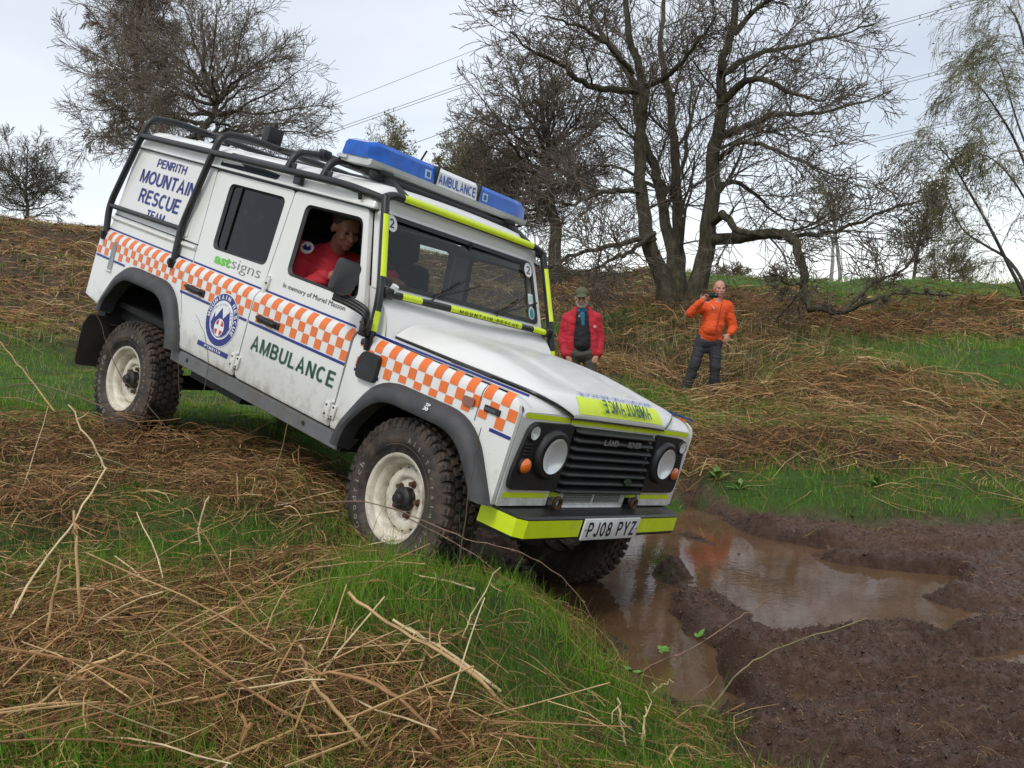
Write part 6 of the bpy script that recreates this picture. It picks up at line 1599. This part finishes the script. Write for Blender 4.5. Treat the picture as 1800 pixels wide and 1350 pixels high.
# ================================================================== GRASS, BRACKEN, STALKS
def rows_attr(o): return o
GRASSM = attr_mat('grass_blades', [(.040, .082, .010), (.100, .205, .014), (.155, .310, .020), (.20, .34, .035), (.36, .31, .11)], rough=.55, spec=.35, transl=.35)
PALEM = attr_mat('pale_dry_grass', [(.20, .15, .075), (.33, .26, .14), (.46, .38, .22)], rough=.8, transl=.2)
BRKM = attr_mat('dead_bracken', [(.045, .022, .010), (.13, .060, .024), (.28, .145, .055), (.46, .27, .11), (.64, .46, .24)], rough=.75, spec=.25)
STALK = attr_mat('tan_stalk_skin', [(.20, .105, .045), (.36, .22, .10), (.52, .37, .20)], rough=.6, spec=.3)
R2 = np.random.default_rng(99)
def polar(n, r0, r1, a0=-34, a1=34):
    r = np.exp(R2.uniform(np.log(r0), np.log(r1), n)); a = np.radians(R2.uniform(a0, a1, n)); return r * np.sin(a), r * np.cos(a), r
WB_ = [V2W(p_)[:2] for p_ in ((.55, -.85, 0), (.55, .85, 0), (-3.4, .85, 0), (-3.4, -.85, 0))]
def wheel_clear(x, y, k=.26):
    ok = np.ones(len(x), bool)
    for w in WHEELS.values():
        p_ = V2W(w); d = VR[:2, 0] / np.linalg.norm(VR[:2, 0]); e = np.array((-d[1], d[0])); a = (x - p_[0]) * d[0] + (y - p_[1]) * d[1]; b = (x - p_[0]) * e[0] + (y - p_[1]) * e[1]
        ok &= ~((np.abs(a) < .33) & (np.abs(b) < .16))
    return ok
def blades(name, x, y, z, h, w, lean, tone, m, segs=2, az=None, lab=None, curl=.5):
    n = len(x); a = R2.uniform(0, 2 * pi, n) if az is None else az; fx, fy = np.cos(a), np.sin(a); b = R2.uniform(0, pi, n); wx, wy = np.cos(b) * w / 2, np.sin(b) * w / 2
    V = []; 
    for k in range(segs + 1):
        t = k / segs; hh = h * (t * np.cos(lean * (.4 + curl * t))); oo = h * (t * np.sin(lean * (.4 + curl * t))); tw = (1 - t) ** .7 if k < segs else 0
        cx_, cy_, cz_ = x + fx * oo, y + fy * oo, z + hh
        if k < segs: V += [np.stack([cx_ - wx * tw, cy_ - wy * tw, cz_], 1), np.stack([cx_ + wx * tw, cy_ + wy * tw, cz_], 1)]
        else: V.append(np.stack([cx_, cy_, cz_], 1))
    K = len(V); V = np.stack(V, 1).reshape(-1, 3); o = np.arange(n)[:, None] * K; F = []
    for k in range(segs - 1): F += [o + [2 * k, 2 * k + 1, 2 * k + 2], o + [2 * k + 1, 2 * k + 3, 2 * k + 2]]
    F.append(o + [2 * segs - 2, 2 * segs - 1, 2 * segs]); F = np.stack(F, 1).reshape(-1, 3)
    ob = raw_mesh(name, V, F, m, dict(tone=('FACE', np.repeat(np.clip(tone, 0, 1), len(F) // n))))
    return tag(ob, lab, None, None, 'stuff')
def ribbons(name, P, w, tone, m, lab):
    """P (n,k,3) centre lines -> crossed-free flat ribbons facing up/sideways at random"""
    n, k, _ = P.shape; T = np.gradient(P, axis=1); T /= np.linalg.norm(T, axis=2)[..., None] + 1e-9
    s_ = R2.normal(size=(n, 1, 3)); s_ = np.cross(T, np.broadcast_to(s_, T.shape)); s_ /= np.linalg.norm(s_, axis=2)[..., None] + 1e-9
    W = (w[:, None] * np.linspace(1, .35, k)[None])[..., None] / 2
    V = np.stack([P - s_ * W, P + s_ * W], 2).reshape(-1, 3); o = np.arange(n)[:, None] * 2 * k
    F = np.stack([o + [2 * j, 2 * j + 1, 2 * j + 3, 2 * j + 2] for j in range(k - 1)], 1).reshape(-1, 4)
    ob = raw_mesh(name, V, F, m, dict(tone=('FACE', np.repeat(np.clip(tone, 0, 1), k - 1))))
    return tag(ob, lab, None, None, 'stuff')

# ---- green grass
x, y, r = polar(330000, 1.35, 42)
z, mud, pud = height(x, y); B = brack(x, y)
patch = fbm(x, y, .9, 3, 77) + fbm(x, y, .28, 2, 78) * .6
pr = (1 - np.where(r < 6.5, .70, .72) * B) * (1 - sm(mud, .12, .6)) * np.where(r < 6, .55 + .6 * sm(patch, -.35, .25), .9)
keep = (R2.uniform(size=len(x)) < pr) & (pud > .02) & wheel_clear(x, y)
x, y, z, r, B, patch = x[keep], y[keep], z[keep], r[keep], B[keep], patch[keep]
# lush tufts in front of the near wheel
lp = at(740, 1010, 3.6); lush = np.exp(-(((x - lp[0]) / .75) ** 2 + ((y - lp[1]) / .55) ** 2)); lp2 = at(600, 1090, 3.2); lush = np.maximum(lush, np.exp(-(((x - lp2[0]) / .5) ** 2 + ((y - lp2[1]) / .45) ** 2)))
short = np.exp(-((x - at(80, 650, 9.6)[0]) / 4) ** 2 - ((y - 9.3) / 2.2) ** 2)
h = np.exp(R2.normal(np.log(.066), .42, len(x))) * (1 + .85 * lush) * (1 - .5 * short) * (1 + .35 * sm(r, 6, 14)) * (.8 + .4 * sm(patch, -.3, .3))
w = np.maximum(.0030, r * .00062) * R2.uniform(.7, 1.4, len(x))
tone = np.clip(.40 + .22 * patch + R2.normal(0, .16, len(x)) + .10 * lush + .24 * short, 0, .86); dry = R2.uniform(size=len(x)) < (.06 + .10 * B); tone[dry] = 1
nr = r < 7.5
blades('grass', x[nr], y[nr], z[nr] - .006, h[nr], w[nr], np.abs(R2.normal(.55, .35, nr.sum())), tone[nr], GRASSM, 3, lab='rough green grass on the near bank')
nr = ~nr
blades('grass', x[nr], y[nr], z[nr] - .006, h[nr], w[nr] * 1.25, np.abs(R2.normal(.5, .35, nr.sum())), tone[nr], GRASSM, 2, lab='short green grass on the slopes beyond the track')
# pale dry grass standing round the foot of the oak and across the hill
x, y, r = polar(46000, 8.2, 40, -30, 34); z, mud, pud = height(x, y); B = brack(x, y)
oz = np.exp(-((x - OB[0] - .3) / 3.0) ** 2 - ((y - OB[1] + 2.2) / 2.6) ** 2)
keep = (R2.uniform(size=len(x)) < np.clip(.10 + .35 * sm(fbm(x, y, 1.6, 3, 81), 0, .3) + .8 * oz, 0, 1)) & (mud < .2)
x, y, z, r, oz = x[keep], y[keep], z[keep], r[keep], oz[keep]
blades('dry_grass', x, y, z - .01, np.exp(R2.normal(np.log(.17), .35, len(x))) * (1 + 1.1 * oz), np.maximum(.004, r * .00055), np.abs(R2.normal(.6, .35, len(x))), R2.uniform(0, 1, len(x)), PALEM, 2, lab='pale dead grass standing round the oak and on the hill')

# ragged dead tufts hanging over the edges of the mud
x, y, r = polar(60000, 2.2, 9.8, -14, 34); z, mud, pud = height(x, y); e_ = np.exp(-((mud - .28) / .26) ** 2) * (.25 + sm(fbm(x, y, .35, 3, 84), -.1, .25))
keep = (R2.uniform(size=len(x)) < e_) & (pud > .05) & (mud > .02) & (mud < .75) & wheel_clear(x, y); x, y, z, r = x[keep], y[keep], z[keep], r[keep]
blades('dry_grass', x, y, z - .008, np.exp(R2.normal(np.log(.085), .4, len(x))), np.maximum(.003, r * .0006), np.abs(R2.normal(.85, .35, len(x))), np.clip(R2.beta(1.4, 2.4, len(x)), 0, 1), attr_mat('muddy_dead_grass', [(.05, .035, .02), (.13, .11, .05), (.24, .20, .10)], rough=.8, transl=.2), 2, lab='muddied dead grass along the edges of the track')

# ---- bracken litter: broken fronds and stems lying in heaps
HEAPS = [(at(215, 735, 5.75), .50, .28, .20), (at(330, 760, 5.5), .5, .3, .16), (at(1370, 775, 8.7), 1.0, .40, .42), (at(1480, 780, 8.5), .55, .35, .36), (at(1560, 800, 8.3), .6, .32, .30), (at(1750, 790, 8.9), 1.0, .4, .32), (at(1270, 800, 8.5), .4, .35, .25), (at(1450, 650, 11.9), 1.6, .8, .40), (at(1700, 690, 10.6), 1.9, .7, .36), (at(1330, 560, 17), 2, 1.5, .5), (at(1650, 560, 20), 3, 2, .6), (at(1560, 580, 17.5), 2, 1, .4),
         (at(250, 790, 5.6), 1.2, .5, .16), (at(420, 850, 4.9), .6, .4, .12), (at(120, 890, 4.4), .6, .4, .10), (at(520, 830, 5.0), .35, .3, .12)]
def heap_h(x, y):
    o = np.zeros(len(x))
    for p_, a, b, hh in HEAPS: o = np.maximum(o, hh * np.exp(-(((x - p_[0]) / a) ** 2 + ((y - p_[1]) / b) ** 2)))
    return o
def litter(n, r0, r1, L, wk, k, name, lab, thr=1.0, a0=-34, a1=34, hp=True):
    x, y, r = polar(n, r0, r1, a0, a1); z, mud, pud = height(x, y); B = brack(x, y); hh = heap_h(x, y)
    keep = (R2.uniform(size=len(x)) < np.clip(B * np.where(r < 6.5, .88, .95) * np.where(r < 7, 1, .30 + .70 * sm(fbm(x, y, 1.1, 3, 87), -.12, .10)) + hh * 4 + np.where(r < 7, .07, .02), 0, 1)) & (mud < .35) & (pud > .03) & wheel_clear(x, y)
    x, y, z, r, hh = x[keep], y[keep], z[keep], r[keep], hh[keep]; n = len(x)
    a = R2.uniform(0, 2 * pi, n); l = L * np.exp(R2.normal(0, .4, n)) * (1 + .25 * sm(r, 6, 20)); t = np.linspace(-.5, .5, k)
    bend = R2.normal(0, .9, n); tilt = R2.normal(0, .28, n) + hh * R2.normal(0, 1.2, n)
    al = a[:, None] + bend[:, None] * t[None]
    P = np.empty((n, k, 3)); P[..., 0] = x[:, None] + np.cos(al) * l[:, None] * t; P[..., 1] = y[:, None] + np.sin(al) * l[:, None] * t
    zg = Hs(P[..., 0].ravel(), P[..., 1].ravel()).reshape(n, k)
    lift = R2.uniform(0, 1, n) ** 1.6 * (.055 + 1.05 * hh) + .004
    arc = np.abs(R2.normal(0, .10, n)) * l
    P[..., 2] = zg + lift[:, None] + tilt[:, None] * t * l[:, None] * .5 + arc[:, None] * (1 - 4 * t ** 2) * .7
    P[..., 2] = np.maximum(P[..., 2], zg + .003)
    w = np.maximum(wk, r * .00052) * np.exp(R2.normal(0, .35, n))
    tone = np.clip((R2.beta(1.3, 1.7, n) + .12 * sm(r, 6, 10)) * (1 - .35 * sm(hh * R2.uniform(0, 1, n), .05, .2)), 0, 1)
    ribbons(name, P, w, tone, BRKM, lab)
litter(80000, 1.5, 7.5, .20, .0030, 5, 'bracken_litter', 'brown dead bracken stems strewn over the near bank')
litter(75000, 7.0, 40, .42, .004, 4, 'bracken_litter', 'brown dead bracken lying in heaps on the far slopes')
# crumbled frond leaflets between the stems
x, y, r = polar(150000, 1.5, 30); z, mud, pud = height(x, y); B = brack(x, y); hh = heap_h(x, y)
keep = (R2.uniform(size=len(x)) < np.clip(B + hh * 4, 0, 1)) & (mud < .3) & (pud > .03) & wheel_clear(x, y)
x, y, z, r, hh = x[keep], y[keep], z[keep], r[keep], hh[keep]; n = len(x)
c = np.stack([x, y, z + R2.uniform(0, 1, n) ** 1.5 * (.02 + .8 * hh) + .003], 1); s_ = (np.maximum(.0065, r * .0018) * np.exp(R2.normal(0, .35, n)))[:, None]
A = R2.normal(size=(n, 3)) * (1, 1, .45); A /= np.linalg.norm(A, axis=1)[:, None]; Bv = R2.normal(size=(n, 3)) * (1, 1, .6); Bv /= np.linalg.norm(Bv, axis=1)[:, None]
V = np.stack([c - A * s_, c + Bv * s_ * .5, c + A * s_, c - Bv * s_ * .35], 1).reshape(-1, 3); F = np.arange(n * 4).reshape(-1, 4)
tag(raw_mesh('bracken_crumbs', V, F, BRKM, dict(tone=('FACE', np.clip(R2.beta(1.5, 3.6, n), 0, 1)))), 'crumbled brown bracken fronds between the stems', None, None, 'stuff')

# flattened dead fronds with their leaflets
x, y, r = polar(3800, 1.6, 16); z, mud, pud = height(x, y); B = brack(x, y); hh = heap_h(x, y)
keep = (R2.uniform(size=len(x)) < np.clip(B * .9 + hh * 4, 0, 1)) & (mud < .05) & (pud > .3) & wheel_clear(x, y)
V = []; q_ = 0
for x_, y_, z_, h_ in zip(x[keep], y[keep], z[keep], hh[keep]):
    a = R2.uniform(0, 2 * pi); L_ = R2.uniform(.12, .30); d_ = np.array((cos(a), sin(a), R2.normal(.05, .18))); s_ = np.array((-sin(a), cos(a), R2.normal(0, .3))); c0 = np.array((x_, y_, z_ + .012 + R2.uniform(0, .8) * h_)); cu = R2.normal(0, .25)
    for k in range(11):
        t = k / 11; c = c0 + d_ * L_ * t + s_ * cu * L_ * t * t + (0, 0, .10 * L_ * sin(pi * t)); wl = L_ * R2.uniform(.12, .32) * (1 - t) ** .8 + .006
        for sg in (-1, 1):
            tip = c + (s_ * sg * R2.uniform(.6, 1.05) + d_ * R2.uniform(.1, .5)) * wl + (0, 0, R2.normal(-.01, .02)); m_ = (c + tip) / 2; b_ = d_ * wl * R2.uniform(.05, .10)
            V += [c, m_ - b_, tip, m_ + b_]
V = np.array(V); n = len(V) // 4
tag(raw_mesh('bracken_fronds', V, np.arange(n * 4).reshape(-1, 4), BRKM, dict(tone=('FACE', np.clip(np.repeat(R2.beta(2.0, 3.6, n // 22), 22) + R2.normal(0, .06, n), 0, 1)))), 'flattened dead brown fern fronds among the stems', None, None, 'stuff')

# ---- crumbs of mud and trodden straw on the churned track
MUDM = attr_mat('mud_crumbs', [(.040, .022, .016), (.11, .068, .052), (.22, .15, .12)], rough=.45, spec=.4)
x, y, r = polar(60000, 2.5, 9.5, -10, 34); z, mud, pud = height(x, y); keep = (mud > .6) & (pud > .015); x, y, z, r = x[keep], y[keep], z[keep], r[keep]; n = len(x)
c = np.stack([x, y, z + .003], 1); s_ = (np.exp(R2.normal(np.log(.0034), .5, n)) * (1 + .10 * r))[:, None]; A = R2.normal(size=(n, 3)) * (1, 1, .7); A /= np.linalg.norm(A, axis=1)[:, None]; Bv = R2.normal(size=(n, 3)); Bv /= np.linalg.norm(Bv, axis=1)[:, None]; Cv = np.cross(A, Bv)
V = np.stack([c - A * s_, c + Bv * s_ * .9, c + A * s_ * .8, c - Cv * s_ * .9], 1).reshape(-1, 3); o_ = np.arange(n)[:, None] * 4; F = np.concatenate([o_ + [0, 1, 2], o_ + [0, 2, 3], o_ + [0, 3, 1], o_ + [1, 3, 2]], 1).reshape(-1, 3)
tag(raw_mesh('mud_crumbs', V, F, MUDM, dict(tone=('FACE', np.repeat(R2.beta(1.6, 2.0, n), 4)))), 'crumbs of dark churned mud along the track', None, None, 'stuff')
x, y, r = polar(9500, 2.5, 9.5, -6, 34); z, mud, pud = height(x, y); keep = (mud > .5) & (pud > .05) & (R2.uniform(size=len(x)) < .25 + .75 * sm(fbm(x, y, .5, 2, 88), -.05, .2)); x, y, z, r = x[keep], y[keep], z[keep], r[keep]; n = len(x)
a = R2.uniform(0, 2 * pi, n); l = R2.uniform(.02, .09, n); t = np.linspace(-.5, .5, 3); P = np.empty((n, 3, 3)); P[..., 0] = x[:, None] + np.cos(a)[:, None] * l[:, None] * t; P[..., 1] = y[:, None] + np.sin(a)[:, None] * l[:, None] * t; P[..., 2] = Hs(P[..., 0].ravel(), P[..., 1].ravel()).reshape(n, 3) + .004
ribbons('trodden_straw', P, np.maximum(.002, r * .0004), R2.beta(1.5, 2.2, n), BRKM, 'bits of straw trodden into the mud')

# ---- single stalks one can pick out
def hit(u, v):
    r_ = ray(u, v); t = np.linspace(1.2, 45, 2600); P = np.array([0, 0, CAMZ]) + r_[None] * t[:, None]; g_ = Hs(P[:, 0], P[:, 1]); k = np.argmax(P[:, 2] < g_); return t[k] if P[k, 2] < g_[k] else 12.0
THORN = mat('thorny_stem', (.20, .12, .08), .6, var=.4, scale=20); GREENL = mat('fresh_green_leaf', (.10, .22, .03), .5, var=.3, scale=30); DSTEM = mat('dark_thin_stem', (.09, .06, .04), .7, var=.3, scale=20)
STK = [mat('tan_dry_stalk', (.50, .32, .15), .6, var=.35, scale=14), mat('straw_dry_stalk', (.60, .46, .26), .6, var=.3, scale=14), mat('rusty_dry_stalk', (.34, .175, .07), .6, var=.35, scale=14)]
def stalk(L, r0, r1, lab, m=0, d=None, lift=.0, name='bracken_stalk', cat='stalk', group=None, dd=None, thorns=0, kink=.0045):
    """L: the stalk's line in the photograph, lowest point first, standing at the depth where that point meets the ground"""
    d0 = d or hit(*L[0]); n = len(L); dd = dd if dd is not None else np.zeros(n)
    P = np.array([at(u, v, d0 + dd[i]) for i, (u, v) in enumerate(L)]); P = smooth_path(P, 5) if n > 2 else np.linspace(P[0], P[1], 6)
    P = P + R2.normal(size=P.shape) * kink * np.linspace(0, 1, len(P))[:, None]; P[:, 2] += lift
    gz_ = Hs(P[:, 0], P[:, 1]); P[:, 2] = np.maximum(P[:, 2], gz_ - .01)
    mb = MB(); mb.tube(P, np.linspace(r0, r1, len(P)) * R2.uniform(.85, 1.15, len(P)), 6)
    if thorns:
        for _ in range(thorns):
            i = R2.integers(1, len(P) - 1); q = R2.normal(size=3); q /= np.linalg.norm(q); mb.tube([P[i], P[i] + q * .014], [.0022, .0004], 4)
    if name == 'bracken_stalk':
        for _ in range(3):
            i = R2.integers(1, len(P) - 1); q = R2.normal(size=3) + (0, 0, .3); q = q / np.linalg.norm(q) * R2.uniform(.02, .09); mb.tube([P[i], P[i] + q * .5 + R2.normal(size=3) * .008, P[i] + q], [r1 * .7, r1 * .5, r1 * .3], 4)
    o = mb.build(name, STK[m] if isinstance(m, int) else m, None, 60); 
    tag(o, lab, cat, group); return o, P
stalk([(0, 1122), (60, 1010), (120, 930), (186, 824)], .0042, .0032, 'long pale stalk slanting up from the left edge to a bent joint', 1, dd=np.array([0, .1, .25, .4]))
stalk([(186, 826), (160, 775), (120, 712)], .004, .003, 'upper half of a snapped stalk leaning left above its joint', 1, d=hit(0, 1122) + .4)
stalk([(142, 1112), (138, 1010), (131, 898)], .0052, .0045, 'upright tan stalk with a broken top at the left', 0, dd=np.array([0, 0, .02]))
stalk([(76, 1140), (92, 1060), (108, 982)], .005, .004, 'short leaning tan stalk between the two tall left stalks', 0)
stalk([(115, 1140), (145, 1080), (166, 1026)], .0045, .0035, 'short tan stalk leaning right beside the upright broken one', 2)
stalk([(0, 1285), (65, 1240), (140, 1180), (220, 1145)], .006, .004, 'orange tan stalk arching across the lower left corner', 0)
stalk([(135, 1285), (280, 1247), (395, 1222)], .0055, .004, 'rusty stalk lying across the grass at the lower left', 2)
stalk([(897, 1268), (825, 1192), (700, 1117), (610, 1057)], .0075, .0045, 'long thick tan stalk slanting down to the bottom right of the grass', 0, lift=.02)
stalk([(880, 1232), (790, 1165), (690, 1108)], .006, .004, 'tan stalk lying alongside the long thick stalk', 1, lift=.03)
stalk([(676, 1348), (600, 1260), (545, 1190), (531, 1133)], .0065, .004, 'bent tan stalk rising from the bottom centre edge', 0)
stalk([(800, 1345), (700, 1240), (600, 1200), (500, 1195)], .0065, .004, 'tan stalk sweeping left from the bottom edge of the picture', 2, lift=.02)
stalk([(420, 1345), (432, 1290), (440, 1275)], .009, .007, 'thick broken stub standing at the bottom edge', 2)
stalk([(835, 1058), (790, 1045), (728, 1030)], .004, .003, 'short pale stalk lying in the lush grass before the wheel', 1, lift=.05)
stalk([(640, 1050), (650, 1036), (668, 1036), (684, 1046)], .004, .003, 'small curled brown stalk in the lush grass', 2, lift=.03)
stalk([(805, 1135), (835, 1070), (877, 995)], .003, .0018, 'thin pale forked stem leaning right above the lush grass', 1)
stalk([(352, 972), (351, 920), (366, 872)], .0045, .0035, 'short upright stalk in the middle of the bracken', 1)
stalk([(418, 895), (417, 838)], .004, .0035, 'stub of a stalk standing left of the front wheel', 0)
stalk([(525, 860), (526, 783)], .005, .0035, 'dark upright stalk below the sill', 2)
stalk([(800, 1036), (812, 950), (827, 842), (845, 750)], .0030, .0016, 'thin bare stem standing upright before the front wheel arch', DSTEM, d=3.55, name='bare_twig', cat='twig')
stalk([(560, 884), (640, 882), (720, 905), (820, 948), (900, 967), (985, 1012), (1045, 1090)], .0030, .0018, 'thorny bramble stem arching across the front wheel to the mud', THORN, d=3.75, name='bramble_stem', cat='bramble', thorns=34)
stalk([(720, 912), (800, 955), (868, 1000), (930, 1062)], .0025, .0015, 'second thin bramble stem running below the arching one', THORN, d=3.7, name='bramble_stem', cat='bramble', thorns=18)
stalk([(95, 722), (49, 661), (0, 601)], .0045, .003, 'tan stalk leaning left across the green patch at the far left', 0, d=4.6)
stalk([(184, 716), (107, 687), (51, 673), (0, 684)], .0032, .0022, 'dark bramble stem arching low in front of the rear wheel', THORN, d=4.8, name='bramble_stem', cat='bramble', thorns=12)
stalk([(300, 760), (240, 690), (213, 663), (192, 612), (168, 551)], .0030, .0016, 'thin stem curving up across the mud flap', DSTEM, d=5.0, name='bare_twig', cat='twig')
stalk([(357, 694), (366, 640), (360, 590), (344, 553)], .0024, .0012, 'thin twig standing in front of the round badge', DSTEM, d=4.9, name='bare_twig', cat='twig')
stalk([(318, 730), (313, 650), (311, 580)], .0022, .0012, 'very thin dark twig behind the rear wheel arch', DSTEM, d=4.9, name='bare_twig', cat='twig')
o, P = stalk([(1090, 1217), (1145, 1170), (1225, 1135), (1300, 1085), (1356, 1052)], .0040, .0018, 'leafy bramble stem leaning out over the near puddle', THORN, name='bramble_stem', cat='bramble', thorns=20)
def leaves(parent, spots, sz, m=GREENL):
    for c_ in spots:
        mb = MB(); c_ = np.asarray(c_)
        for k in range(6):
            a = R2.uniform(0, 2 * pi); d_ = np.array((cos(a), sin(a), R2.uniform(.0, .8))); e_ = np.array((-sin(a), cos(a), R2.uniform(-.3, .3))); l = sz * R2.uniform(.7, 1.3)
            mb.loft([[c_ + d_ * l * t - e_ * l * w_ , c_ + d_ * l * t - (0, 0, l * .06), c_ + d_ * l * t + e_ * l * w_] for t, w_ in ((.02, .02), (.3, .26), (.65, .24), (1.0, .02))])
        mb.build('leaf_spray', m, parent, 60)
leaves(o, [P[len(P) // 3] + (-.03, 0, .03), P[1] + (.02, 0, .06), P[len(P) // 2] + (.0, 0, .03)], .032)
stalk([(1225, 1276), (1260, 1230), (1315, 1170), (1380, 1135), (1520, 1087)], .0042, .0018, 'long green brown stem reaching right over the mud ridge', mat('greenish_stem', (.22, .19, .08), .6, var=.3, scale=20), name='bramble_stem', cat='bramble', thorns=10)
stalk([(1206, 1280), (1215, 1235), (1262, 1190)], .0040, .002, 'short bare stem leaning right at the end of the near puddle', THORN, name='bare_twig', cat='twig')
stalk([(1140, 1236), (1160, 1220), (1182, 1208)], .0040, .003, 'short pale stick at the near edge of the puddle', 1, lift=.03)
stalk([(1100, 1312), (1092, 1270), (1085, 1226)], .004, .003, 'thin straw stalk upright in the grass below the puddle', 1)
stalk([(1128, 1312), (1132, 1275), (1138, 1246)], .004, .003, 'pale straw stub beside the thin straw stalk below the puddle', 1)
# the many lesser stalks that lie about the near bank
for k in range(190):
    for _ in range(40):
        u, v = R2.uniform(0, 900), R2.uniform(760, 1340)
        d_ = hit(u, v); q = at(u, v, d_)
        if brack(np.array([q[0]]), np.array([q[1]]))[0] > R2.uniform(.15, .8) and height(np.array([q[0]]), np.array([q[1]]))[1][0] < .1: break
    L_ = R2.uniform(.22, .75); a = R2.uniform(0, 2 * pi); el = abs(R2.normal(.15, .28)); P = [q]; dr = np.array((cos(a) * cos(el), sin(a) * cos(el), sin(el)))
    for j in range(5): dr = dr + R2.normal(size=3) * .06 + (0, 0, -.02); dr /= np.linalg.norm(dr); P.append(P[-1] + dr * L_ / 5)
    P = np.array(P); gz_ = Hs(P[:, 0], P[:, 1]); P[:, 2] = np.maximum(P[:, 2], gz_ + .012); mb = MB(); r_ = R2.uniform(.0022, .0046); mb.tube(P, np.linspace(r_, r_ * .6, 6), 5)
    tag(mb.build('bracken_stalk', STK[R2.integers(0, 3)], None, 60), 'dry brown bracken stalk lying loose among the foreground grass', 'stalk', 'loose bracken stalks on the near bank')
# broad-leaved weeds on the bank beyond the mud
def weed(u, v, d, n, sz, lab):
    p_ = at(u, v, d); p_[2] = H(p_[0], p_[1]); t = empty('dock_plant'); t.location = p_; tag(t, lab, 'plant')
    for k in range(n):
        a = 2 * pi * k / n + R2.uniform(-.3, .3); el = R2.uniform(.5, 1.25); l = sz * R2.uniform(.7, 1.2); d_ = np.array((cos(a) * cos(el), sin(a) * cos(el), sin(el))); e_ = np.array((-sin(a), cos(a), 0)); mb = MB()
        mb.loft([[d_ * l * t_ - e_ * l * w_ - (0, 0, l * .35 * t_ ** 2), d_ * l * t_ - (0, 0, l * .05 + l * .35 * t_ ** 2), d_ * l * t_ + e_ * l * w_ - (0, 0, l * .35 * t_ ** 2)] for t_, w_ in ((0, .01), (.25, .05), (.5, .13), (.75, .12), (1, .01))]); mb.build('leaf', GREENL, t, 60)
weed(1262, 815, 7.9, 9, .19, 'broad leaved green weed just beyond the far front wing')
weed(1300, 835, 7.7, 7, .14, 'smaller green weed right of the broad leaved one')
weed(1545, 850, 7.6, 8, .16, 'low green weed on the bank above the mud at the right')
weed(1120, 1170, 3.6, 6, .055, 'tiny green seedling at the near edge of the puddle')
weed(1452, 1342, 2.75, 6, .085, 'bright green seedling in the mud at the bottom edge')
weed(880, 1040, 3.75, 8, .10, 'green weed on the edge of the near bank under the bumper')
